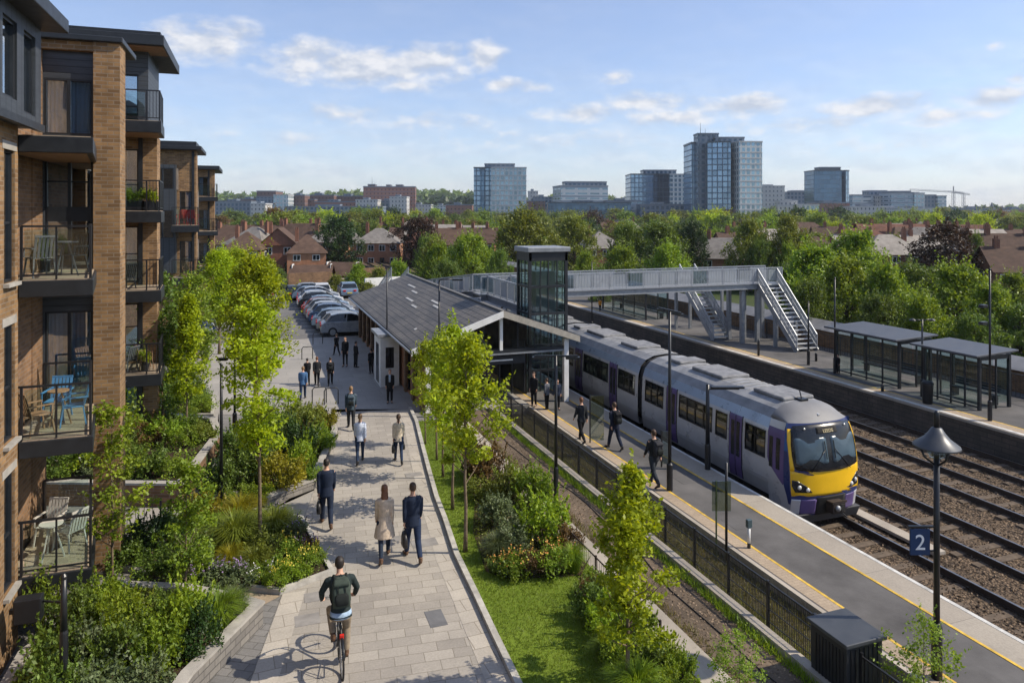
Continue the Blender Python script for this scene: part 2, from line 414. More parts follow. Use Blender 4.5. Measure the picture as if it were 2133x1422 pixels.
def shrub_mesh(kind, r, h, lm, seed, n=1500, leaf=.05, petal=None, npet=0):
    rs = np.random.RandomState(seed); rr = random.Random(seed); ex = MB(); parts = []
    if kind in ('bush', 'flower'):
        k = 26; cs = []
        for i in range(k):
            a = rr.uniform(0, 2*PI); q = rr.random()**.5; c = Vector((math.cos(a)*r*q*.85, math.sin(a)*r*q*.85, h*(.2+.75*rr.random()*math.sqrt(max(0, 1-q*q*.8)))))
            cs.append(c); s = Vector((c.x*.15, c.y*.15, 0)); ex.path([s, s.lerp(c, .6)+Vector((0, 0, .06*h)), c], [.011, .008, .004], 4, 1, cap=False)
        cs = np.array([list(c) for c in cs]); idx = rs.randint(0, k, n); d = rs.normal(size=(n, 3)); d /= np.linalg.norm(d, axis=1)[:, None]; d *= rs.uniform(0, 1, n)[:, None]**.5
        P = cs[idx] + d*np.array([r, r, h*.7])*rs.uniform(.22, .42, k)[idx][:, None]; P[:, 2] = np.maximum(P[:, 2], .03)
        ns = n//6; i2 = rs.randint(0, k, ns); tt = rs.uniform(.3, 1.0, ns)[:, None]; dirs = cs*np.array([.55, .55, .3]) + np.array([0, 0, h*.32]) + rs.normal(size=cs.shape)*r*.12
        P = np.concatenate([P, cs[i2] + dirs[i2]*tt*.8])
        parts.append((leaf_arrays(P, leaf, rs, .5), 0))
        if npet:
            top = P[np.argsort(-P[:, 2] - rs.uniform(0, h*.5, len(P)))[:npet]] + np.array([0, 0, .03]); parts.append((leaf_arrays(top, leaf*.8, rs, 1.5, .8), 2))
    else:   # 'grass' clump: long arching blades
        for _ in range(1):
            a = rs.uniform(0, 2*PI, n); q = rs.uniform(0, 1, n)**.7; L = h*rs.uniform(.6, 1.1, n); w = leaf
            bx = np.cos(a)*q*r*.35; by = np.sin(a)*q*r*.35; ox = np.cos(a)*r*(.3+.7*q); oy = np.sin(a)*r*(.3+.7*q)
            side = np.stack([-np.sin(a), np.cos(a), np.zeros(n)], 1)*w
            p0 = np.stack([bx, by, np.zeros(n)], 1); p1 = np.stack([bx+ox*.35, by+oy*.35, L*.65], 1); p2 = np.stack([bx+ox, by+oy, L*(.95-.35*q)], 1)
            v1 = np.stack([p0-side*.5, p0+side*.5, p1+side*.5, p1-side*.5], 1).reshape(-1, 3); v2 = np.stack([p1-side*.5, p1+side*.5, p2+side*.08, p2-side*.08], 1).reshape(-1, 3)
            parts += [(v1, 0), (v2, 0)]
            if npet: parts.append((leaf_arrays(p2[rs.randint(0, n, npet)]+rs.normal(size=(npet, 3))*.03, .03, rs, .2, .7), 2))
    return quads_mesh(kind, parts, [lm, M['bark'], PETAL[petal or 'yellow']], ex)
SHRUBS = {}
def shrub(kind, lm, variant=0, petal=None):
    key = (kind, lm, variant, petal)
    if key not in SHRUBS:
        n = {'bush': 2600, 'flower': 1900, 'grass': 800}[kind]
        SHRUBS[key] = shrub_mesh(kind, .5, .62 if kind != 'grass' else .7, LEAF[lm], len(SHRUBS)*37+5, n, .032 if kind != 'grass' else .010, petal, 70 if petal else 0)
    return SHRUBS[key]
SHRUB_NAME = {'bush': 'shrub', 'flower': 'flowering_plant', 'grass': 'grass_clump'}
LOOK = {'lime': 'bright green', 'bright': 'bright yellow-green', 'fresh': 'fresh green', 'mid': 'mid green', 'grey': 'silvery green', 'dark': 'dark green', 'olive': 'olive green', 'gold': 'golden yellow', 'rust': 'russet brown', 'dry': 'straw coloured', 'copper': 'dark copper'}
def put_shrub(kind, lm, p, w, h, place, variant=0, petal=None):
    o = link(bpy.data.objects.new(SHRUB_NAME[kind], shrub(kind, lm, variant, petal))); o.location = p; o.rotation_euler = (0, 0, rng.uniform(0, 6.28))
    w *= .80; h *= .72; o.scale = (w, w*rng.uniform(.85, 1.15), h/.62)
    look = LOOK[lm] + {'bush': ' leafy shrub', 'flower': ' low plant', 'grass': ' arching grass'}[kind]
    if petal: look += f' with {petal} flowers'
    
    tag(o, None, 'plant' if kind != 'bush' else 'shrub', 'planting ' + place); pend(o, look, place); return o
def inside(p, poly):
    x, y = p[0], p[1]; c = False; n = len(poly)
    for i in range(n):
        x1, y1 = poly[i][0], poly[i][1]; x2, y2 = poly[(i+1) % n][0], poly[(i+1) % n][1]
        if (y1 > y) != (y2 > y) and x < (x2-x1)*(y-y1)/(y2-y1)+x1: c = not c
    return c
def scatter(poly, n, rs):
    xs = [p[0] for p in poly]; ys = [p[1] for p in poly]; out = []
    while len(out) < n:
        p = (rs.uniform(min(xs), max(xs)), rs.uniform(min(ys), max(ys)))
        if inside(p, poly): out.append(p)
    return out
def cover(name, poly, z, n, leaf, lm, hmax, seed, holes=()):
    """ground cover of small leaves: nobody could count it"""
    rs = np.random.RandomState(seed); r2 = random.Random(seed); P = np.array(scatter(poly, n, r2))
    hh = (np.sin(P[:, 0]*2.3+seed)+np.sin(P[:, 1]*1.9+seed*2)+np.sin(P[:, 0]*5.1-P[:, 1]*4.3))*.17+.5
    zz = z + rs.uniform(0, 1, len(P))*hmax*np.clip(hh, .1, 1)
    keep = hh > .28
    C = np.column_stack([P, zz])[keep]
    o = link(bpy.data.objects.new(name, quads_mesh(name, [(leaf_arrays(C, leaf, rs, .5), 0)], [LEAF[lm]]))); o['kind'] = 'stuff'; return o
def blades(name, poly, z, n, h, w, lm, seed):
    rs = np.random.RandomState(seed); r2 = random.Random(seed); P = np.array(scatter(poly, n, r2)); n = len(P)
    a = rs.uniform(0, 2*PI, n); L = h*rs.uniform(.5, 1.2, n); lx = rs.normal(size=n)*.5*L; ly = rs.normal(size=n)*.5*L
    sx = np.cos(a)*w; sy = np.sin(a)*w; b = np.column_stack([P, np.full(n, z)])
    s = np.column_stack([sx, sy, np.zeros(n)]); tip = b + np.column_stack([lx, ly, L])
    v = np.stack([b-s, b+s, tip+s*.2, tip-s*.2], 1).reshape(-1, 3)
    o = link(bpy.data.objects.new(name, quads_mesh(name, [(v, 0)], [LEAF[lm]]))); o['kind'] = 'stuff'; return o
# ------------------------------------------------------------------ people (built first: baking skins is quick while the scene is small)
CL = {}
def cloth(name, c): 
    if name not in CL: CL[name] = mat(name.replace(' ', '_')+'_cloth', c, .85, 0, .2, 14, .2, .25, 90)
    return CL[name]
SKIN = mat('skin', (.50, .29, .20), .55, 0, .08, 8)
HAIRS = {'brown': mat('brown_hair', (.055, .028, .014), .6, 0, .3, 30), 'dark': mat('dark_hair', (.018, .012, .009), .6, 0, .3, 30), 'blond': mat('fair_hair', (.22, .13, .06), .6, 0, .3, 30), 'auburn': mat('auburn_hair', (.14, .055, .022), .6, 0, .3, 30)}
EYE = mat('eye', (.03, .025, .02), .2, 0, .1, 3)
LEATHER = mat('black_leather', (.02, .018, .017), .45, 0, .2, 10)
BROWNSHOE = mat('brown_leather', (.10, .05, .025), .5, 0, .2, 10)
V = Vector
def chain(mb, pts, rad, n=10): mb.path(pts, rad, n)
def walk_pose(ph=1.0, arm=.35, female=False, stand=False):
    """joints for a 1.8 m figure facing +y; ph = +1 right leg behind, -1 left leg behind"""
    J = {}
    hw = .095; sw = .178 if not female else .158
    for sd, sg in (('l', -1), ('r', 1)):
        f = -ph*sg; hip = V((sg*hw, 0, .93))
        if stand: a, k = .03*sg, .04
        else: a, k = (.36, .10) if f > 0 else (-.26, .42)
        knee = hip + V((0, math.sin(a), -math.cos(a)))*.44
        b = a - k; ank = knee + V((0, math.sin(b), -math.cos(b)))*.415
        J['hip'+sd], J['knee'+sd], J['ank'+sd] = hip, knee, ank
        J['toe'+sd] = ank + (V((sg*.03, .17, -.055)) if (f > 0 or stand) else V((sg*.02, .13, -.125)))
        aa = -arm*f if not stand else .06*sg
        sh = V((sg*sw, 0, 1.46)); el = sh + V((sg*.07, math.sin(aa), -math.cos(aa))).normalized()*.29
        bb = aa + .25; wr = el + V((-sg*.0, math.sin(bb), -math.cos(bb))).normalized()*.255
        J['sh'+sd], J['el'+sd], J['wr'+sd] = sh, el, wr
    low = min(J['ank'+s].z - .085 for s in 'lr')
    tl = min(J['toe'+s].z - .03 for s in 'lr'); low = min(low, tl)
    for k in J: J[k] = J[k] - V((0, 0, low))
    J['root'] = V((0, 0, -low)); J['lean'] = .0
    return J
def hand(mb, wr, d, sd, curl=.5, fine=True):
    d = d.normalized(); sg = -1 if sd == 'l' else 1
    sidev = V((0, 1, 0)); sidev = (sidev - d*sidev.dot(d)).normalized(); pal = d.cross(sidev)*sg*-1
    pal = V((-sg, 0, 0)); pal = (pal - d*pal.dot(d)).normalized()
    palm = wr + d*.085
    mb.path([wr - d*.015, wr + d*.03, palm], [(.024, .022), (.036, .018), (.038, .016)], 8)
    if not fine: mb.path([palm, palm + d*.05 + pal*.02, palm + d*.07 + pal*.05], [(.035, .015), (.03, .013), (.02, .01)], 8)
    for i, (o, L) in enumerate(((.028, .062), (.010, .070), (-.009, .066), (-.027, .052))):
        if not fine: break
        b = palm + sidev*o - d*.01; p1 = b + d*L*.5 + pal*.012*curl; p2 = p1 + d*L*.32 + pal*L*.42*curl; p3 = p2 + d*L*.05 + pal*L*.42*curl
        mb.path([b, p1, p2, p3], [.0095, .009, .008, .006], 6)
    t0 = wr + d*.03 + sidev*.028
    mb.path([t0, t0 + d*.03 + sidev*.018 + pal*.01, t0 + d*.058 + sidev*.014 + pal*.024], [.012, .0105, .008], 6)
def person(label, loc, h=1.75, rz=0.0, J=None, female=False, top=('navy', (.02, .028, .05)), bottom=('dark navy', (.018, .024, .042)), hair='brown', hairlong=0, shoes=None, coat=0.0, fine=False, group=None, collar=None, sleeve=True, tie=False):
    """an upright body with head, face, hands; clothes, shoes and hair are its children"""
    J = J or walk_pose(); r0 = J['root']; lean = J.get('lean', 0)
    t = thing('person', label, 'person', loc, rz, group); k = h/1.8; t.scale = (k, k, k); BASE[t.name] = V((0, 0, 0))
    w = .93 if female else 1.0
    def T(z, y=0.0, x=0.0):      # torso frame: leans forward about the hips
        dz = z - .93; return V((x, y*math.cos(lean) + dz*math.sin(lean), .93 + dz*math.cos(lean) - y*math.sin(lean))) + r0
    def ring(z, rx, ry, y=0.0, n=16, add=0.0):
        return [T(z, y + (ry+add)*math.sin(2*PI*i/n), (rx+add)*math.cos(2*PI*i/n)) for i in range(n)]
    TOR = [(.80, .15*w, .11, 0), (.88, .172*(1.03 if female else 1), .122, -.012), (.98, .155*w, .112, -.004), (1.08, .138*w, .10, 0), (1.22, .160*w, .118, .006), (1.36, .178*w, .122, .004), (1.44, .172*w, .105, -.006), (1.49, .12*w, .08, -.01), (1.53, .062, .062, -.004)]
    HY = J.get('head_y', .0)
    b = MB()
    b.loft([ring(*a) for a in TOR])
    b.loft([ring(1.50, .062, .062, 0), ring(1.56, .054, .058, .008), ring(1.63, .052, .058, .018)])
    hc = T(1.685, .022 + HY)
    b.loft([[hc + V((rx*math.cos(2*PI*i/16), ry*math.sin(2*PI*i/16) + yo, z)) for i in range(16)] for z, rx, ry, yo in
            ((-.118, .02, .02, .045), (-.105, .042, .05, .03), (-.07, .058, .075, .012), (-.02, .069, .09, .0), (.03, .074, .096, -.006), (.075, .066, .085, -.01), (.108, .038, .05, -.01), (.118, .012, .015, -.01))])
    b.path([hc + V((0, .092, .012)), hc + V((0, .112, -.024)), hc + V((0, .093, -.034))], [.010, .016, .012], 6)
    for sg in (-1, 1): b.ball(hc + V((sg*.074, -.008, -.012)), .012, .022, .034, 8, 6)
    b.path([hc + V((-.022, .083, -.066)), hc + V((0, .09, -.066)), hc + V((.022, .083, -.066))], [.006, .009, .006], 6)
    for s in 'lr':
        chain(b, [J['sh'+s].lerp(T(1.40), .38) + V((0, 0, .0)), J['sh'+s] + V((0, 0, -.022)), J['sh'+s].lerp(J['el'+s], .5), J['el'+s], J['el'+s].lerp(J['wr'+s], .4), J['wr'+s]], [.045*w, .056*w, .047*w, .04*w, .038*w, .026])
        hand(b, J['wr'+s], J.get('hd'+s, J['wr'+s] - J['el'+s]), s, J.get('curl', .6), fine)
        chain(b, [J['hip'+s] + V((0, 0, .03)), J['hip'+s].lerp(J['knee'+s], .45), J['knee'+s], J['knee'+s].lerp(J['ank'+s], .35), J['ank'+s]], [.088, .076, .055, .054, .036])
        b.path([J['ank'+s], J['ank'+s].lerp(J['toe'+s], .5) + V((0, 0, -.012)), J['toe'+s]], [.038, .036, .022], 8)
    body = baked(b, 'body', SKIN, .011 if fine else .016, t, 3)
    ey = None
    for sg in (-1, 1): MB().ball(hc + V((sg*.03, .087, .006)), .011, .008, .008, 8, 6).build('eye', EYE, t, True)
    # trousers or leggings
    m = MB(); bm = cloth(*bottom); m.loft([ring(z, a, c, y, 16, .012) for z, a, c, y in ((.80, .15, .115, -.005), (.88, .172, .124, -.014), (.97, .156*w, .112, -.004), (1.02, .146*w, .106, 0))])
    for s in 'lr':
        tight = .86 if female else 1.05
        kx = J['ank'+s] + (J['knee'+s]-J['ank'+s]).normalized()*.03
        chain(m, [J['hip'+s] + V((0, 0, .03)), J['hip'+s].lerp(J['knee'+s], .45), J['knee'+s], J['knee'+s].lerp(J['ank'+s], .4), kx], [.1, .09*tight**.5, .070*tight, .066*tight, .056*tight], 12)
    baked(m, 'trousers', bm, .014 if fine else .02, t, 4)
    # top
    m = MB(); tm = cloth(*top); ex = .016
    rows = [a for a in TOR if a[0] > .9] if coat <= 0 else []
    if coat <= 0: rows = [(.84, .178*w, .128, -.012)] + rows
    else:
        zz = coat; rows = [(zz, .235, .20, -.0), (zz + (.98-zz)*.5, .205, .165, -.005), (.98, .158*w, .114, -.004)] + [a for a in TOR if a[0] > 1.0]
    m.loft([ring(z, a, c, y, 18, ex) for z, a, c, y in rows[:-1]] + [ring(1.52, .066, .066, -.002, 18, .006)])
    for s in 'lr':
        e = J['wr'+s] if sleeve else J['el'+s]
        pts = [J['sh'+s].lerp(T(1.42), .45), J['sh'+s].lerp(T(1.43), .12) + V((0, 0, -.012)), J['sh'+s].lerp(J['el'+s], .14) + V((0, 0, .0)), J['sh'+s].lerp(J['el'+s], .5), J['el'+s]] + ([J['el'+s].lerp(J['wr'+s], .5), J['el'+s].lerp(J['wr'+s], .96)] if sleeve else [])
        chain(m, pts, [.05*w, .062*w, .068*w, .062*w, .054*w] + ([.05*w, .042*w] if sleeve else []), 12)
    baked(m, 'coat' if coat else ('jacket' if not female else 'top'), tm, .013 if fine else .02, t, 3)
    if collar: MB().loft([ring(1.505, .075, .075, -.004), ring(1.545, .066, .068, .004)]).build('collar', collar, t, True)
    # hair
    m = MB(); hm = HAIRS[hair]
    m.loft([[hc + V((rx*math.cos(2*PI*i/16), ry*math.sin(2*PI*i/16) + yo, z)) for i in range(16)] for z, rx, ry, yo in
            ((-.055, .056, .05, -.046), (-.02, .074, .074, -.032), (.03, .082, .09, -.018), (.075, .077, .09, -.012), (.11, .055, .065, -.01), (.13, .02, .025, -.012))])
    if hairlong > 0:
        L = hairlong; m.loft([[hc + V((rx*math.cos(2*PI*i/12), ry*math.sin(2*PI*i/12) + yo, z)) for i in range(12)] for z, rx, ry, yo in
            ((.05, .07, .05, -.045), (-.06, .082, .05, -.062), (-.15, .088, .045, -.082), (-.15-L*.5, .075, .035, -.10), (-.15-L, .035, .02, -.105))])
    elif female: m.path([hc + V((0, -.095, .0)), hc + V((0, -.135, -.05)), hc + V((0, -.125, -.16)), hc + V((0, -.12, -.22))], [.022, .03, .026, .01], 8)
    baked(m, 'hair', hm, .012 if fine else .018, t, 2)
    # shoes
    for s in 'lr':
        m = MB(); a = J['ank'+s]; d = (J['toe'+s]-a); heel = a + V((0, -.055, 0)) + V((0, 0, -.045)); tip = J['toe'+s] + d.normalized()*.035
        if s == 'b': pass
        m.path([heel + V((0, -.012, .012)), heel + V((0, .02, .012)), heel.lerp(tip, .45) + V((0, 0, .014)), heel.lerp(tip, .78) + V((0, 0, .006)), tip], [(.026, .03), (.038, .042), (.044, .036), (.046, .028), (.026, .018)], 10)
        m.path([a + V((0, -.01, .06)), a + V((0, -.008, -.03))], [.047, .05], 10)
        baked(m, 'shoe', shoes or LEATHER, .012 if fine else .018, t, 2)
    return t
def backpack(label, p, J, col, group=None):
    """rucksack worn on the back of a walker p"""
    k = p.scale[0]; t = thing('backpack', label, 'backpack', p.location, p.rotation_euler.z, group); t.scale = (k, k, k); BASE[t.name] = V((0, 0, 0))
    lean = J.get('lean', 0); r0 = J['root']; off = V((0, .0, 0))
    def T(z, y=0.0, x=0.0):
        dz = z-.93; return V((x, y*math.cos(lean)+dz*math.sin(lean), .93+dz*math.cos(lean)-y*math.sin(lean))) + r0
    def rr(z, w, d, y0): return [T(z, y0 - d*(.5-.5*math.copysign(abs(math.sin(a))**.5, math.sin(a))), w*math.copysign(abs(math.cos(a))**.5, math.cos(a))) for a in [2*PI*i/20 for i in range(20)]]
    c = cloth(*col); c2 = cloth('dark strap', (.015, .018, .017))
    MB().loft([rr(1.02, .10, .10, -.13), rr(1.04, .145, .16, -.13), rr(1.2, .155, .19, -.135), rr(1.38, .15, .17, -.135), rr(1.47, .12, .12, -.12), rr(1.50, .07, .06, -.11)]).build('main_bag', c, t, True)
    MB().loft([rr(1.07, .085, .03, -.30), rr(1.09, .11, .06, -.295), rr(1.22, .112, .06, -.31), rr(1.26, .08, .03, -.31)]).build('front_pocket', c2, t, True)
    m = MB()
    m.loft([rr(1.36, .125, .03, -.295), rr(1.42, .13, .06, -.27), rr(1.48, .11, .05, -.22)]); m.build('lid', c, t, True)
    for sg in (-1, 1):
        m = MB(); P = [T(1.46, -.14, sg*.09), T(1.525, -.03, sg*.105), T(1.48, .10, sg*.115), T(1.33, .150, sg*.12), T(1.18, .10, sg*.165), T(1.10, -.10, sg*.15)]
        m.path(P, [(.02, .008)]*6, 6); m.build('strap', c2, t, True)
        m = MB(); m.bar(T(1.10, -.325, sg*.06), T(1.36, -.325, sg*.06), .016, .008); m.build('buckle_strap', c2, t)
    MB().path([T(1.49, -.16, -.03), T(1.54, -.17, 0), T(1.49, -.16, .03)], .008, 6).build('grab_loop', c2, t, True)
    return t
def handbag(label, p, J, s, big=1.0, col=None):
    k = p.scale[0]; wr = J['wr'+s]; d = (wr - J['el'+s]).normalized(); g = wr + d*.115
    R0 = Matrix.Rotation(p.rotation_euler.z, 4, 'Z'); loc = p.location + R0 @ (g*k)
    t = thing('handbag', label, 'bag', loc, p.rotation_euler.z); BASE[t.name] = V((0, 0, 0)); c = col or LEATHER; z = -.12*big
    def rr(zz, w, dd): return [V((dd*math.copysign(abs(math.cos(a))**.5, math.cos(a)), w*math.copysign(abs(math.sin(a))**.5, math.sin(a)), zz)) for a in [2*PI*i/16 for i in range(16)]]
    MB().loft([rr(z-.27*big, .15*big, .05), rr(z-.255*big, .17*big, .062), rr(z-.1*big, .16*big, .06), rr(z, .13*big, .03)]).build('bag_body', c, t, True)
    for sg in (-1, 1): MB().path([V((sg*.025, -.07*big, z-.02)), V((sg*.015, -.055*big, z+.07*big)), V((0, 0, .0)), V((sg*.015, .055*big, z+.07*big)), V((sg*.025, .07*big, z-.02))], .007, 6).build('bag_handle', c, t, True)
    return t
PLACES = []
def walker(label, px, py, ptop, z=0.0, hscale=1.0, **kw):
    p = gp(px, py, z); h = (py-ptop)/FPX*depth(p)*hscale; ph = kw.pop('ph', 1); arm = kw.pop('arm', .3); stand = kw.pop('stand', False); fem = kw.get('female', False); turn = kw.pop('turn', -.12)
    J = walk_pose(ph, arm, fem, stand); return person(label, p, h, turn, J, **kw), J
NAVY = ('navy', (.016, .024, .046)); JEANS = ('dark jeans', (.02, .036, .075)); BLACKC = ('black', (.012, .012, .014)); CHAR = ('charcoal', (.022, .024, .028))
p, J = walker('man in a navy suit walking at the left edge of the path with a briefcase', 680, 1095, 953, top=NAVY, bottom=NAVY, hair='dark', ph=1, fine=True, arm=.18, shoes=BROWNSHOE, turn=-.05)
handbag('black briefcase held by the navy-suited man at the left edge of the path', p, J, 'l', 1.0)
p, J = walker('woman with long auburn hair in a knee-length beige coat', 801, 1165, 1007, female=True, top=('beige coat', (.52, .42, .32)), bottom=('blue black leggings', (.02, .03, .05)), hair='auburn', hairlong=.20, coat=.58, ph=-1, fine=True, arm=.15, shoes=BROWNSHOE)
p, J = walker('man in a navy suit walking beside the woman in the beige coat', 860, 1165, 1003, top=NAVY, bottom=('navy blue', (.018, .03, .065)), hair='brown', ph=1, fine=True, arm=.15, shoes=BROWNSHOE, turn=.0)
handbag('large black bag carried between the beige-coated woman and the navy-suited man', p, J, 'l', 1.15)
p, J = walker('woman in a pale blue shirt and jeans walking up the middle of the path', 750, 964, 860, female=True, top=('pale blue', (.55, .60, .72)), bottom=JEANS, hair='blond', ph=-1)
p, J = walker('woman in a cream jumper carrying a bag in each hand', 830, 964, 861, female=True, top=('cream', (.56, .48, .38)), bottom=JEANS, hair='brown', ph=1, arm=.1)
handbag('black handbag in the left hand of the woman in the cream jumper', p, J, 'l', .9); handbag('black handbag in the right hand of the woman in the cream jumper', p, J, 'r', .8)
p, J = walker('man in a slate blue top and rucksack walking on the left of the path', 731, 893, 803, top=('slate blue', (.05, .075, .10)), bottom=CHAR, hair='blond', ph=1)
backpack('slate blue rucksack on the man in the slate blue top', p, J, ('slate pack', (.06, .085, .11)))
p, J = walker('man in a bright blue jacket at the edge of the tall maple', 631, 832, 762, top=('bright blue', (.07, .15, .30)), bottom=JEANS, hair='blond', ph=-1)
p, J = walker('man in a grey black jacket with auburn hair crossing the station forecourt', 660, 803, 742, top=CHAR, bottom=BLACKC, hair='auburn', ph=1)
p, J = walker('man in black with a dark rucksack, right of the pair on the forecourt', 688, 802, 743, top=BLACKC, bottom=BLACKC, hair='dark', ph=-1)
backpack('dark grey rucksack on the man in black on the forecourt', p, J, CHAR)
p, J = walker('person in black with a pale blue scarf standing alone in the shade of the station', 812, 839, 769, top=BLACKC, bottom=BLACKC, hair='auburn', stand=True, turn=2.9)
m_ = MB(); m_.ell([(1.40, .10, .10, 0, .03), (1.47, .095, .095, 0, .02), (1.53, .075, .08, 0, .01)]); m_.box(-.05, .05, .10, .15, 1.15, 1.45); sc_ = thing('scarf', 'pale blue scarf on the person standing alone in the station shade', 'scarf', p.location, p.rotation_euler.z); sc_.scale = p.scale; BASE[sc_.name] = V((0, 0, 0)); m_.build('scarf_cloth', cloth('pale blue scarf', (.35, .42, .5)), sc_, True)
for i, (px, py, pt, lab, st) in enumerate(((701, 740, 694, 'tall person in black nearest the parked cars, left of the group by the station wall', False), (719, 763, 701, 'long-haired person in black in the group between the cars and the station wall', True), (741, 765, 711, 'person in a dark coat, right of the group between the cars and the station', True), (773, 778, 726, 'person in dark clothes close to the station wall by the white porch', True), (640, 800, 745, 'dark-clothed person half hidden by the tall maple', False))):
    p, J = walker(lab, px, py, pt, top=BLACKC, bottom=BLACKC, hair='dark', stand=st, turn=(.4, 2.6, -1.2, .3, 0)[i], female=i == 1)
PZ = -.1
for i, (px, py, pt, lab, st, tp) in enumerate(((1112, 846, 775, 'person in a black jacket by the fence in front of the glazed gable', True, BLACKC), (1139, 852, 788, 'person in a grey jacket waiting under the end of the gable roof', True, ('grey', (.10, .11, .13))), (1161, 853, 790, 'man in a navy suit waiting at the fence corner by the train', True, NAVY))):
    p, J = walker(lab, px, py, pt, z=PZ, top=tp, bottom=BLACKC, hair='brown', stand=st, turn=(2.2, .5, 3.0)[i])
p, J = walker('person in dark clothes walking along the platform beside the first glass screen', 1211, 920, 826, z=PZ, top=CHAR, bottom=BLACKC, hair='auburn', ph=-1, turn=.15)
p, J = walker('person with a black rucksack walking away between the glass screen and the train', 1280, 935, 836, z=PZ, top=('ink blue', (.014, .018, .034)), bottom=('ink', (.014, .02, .04)), hair='brown', ph=1, turn=.1, fine=True)
backpack('black rucksack on the person between the glass screen and the train', p, J, BLACKC)
p, J = walker('person with a grey rucksack walking on the platform by the tall lamp', 1362, 1010, 893, z=PZ, top=CHAR, bottom=('slate', (.03, .036, .045)), hair='brown', ph=-1, turn=.1, fine=True)
backpack('grey rucksack on the person by the tall platform lamp', p, J, ('grey pack', (.035, .036, .042)))
p, J = walker('person in an orange vest on the far platform beyond the lift tower', 1250, 648, 622, z=PZ, top=('orange vest', (.65, .25, .03)), bottom=CHAR, hair='dark', stand=True)
p, J = walker('person in black standing by the lamp at the left of the first shelter', 1746, 778, 738, z=PZ, top=BLACKC, bottom=BLACKC, hair='dark', stand=True, turn=1.5)

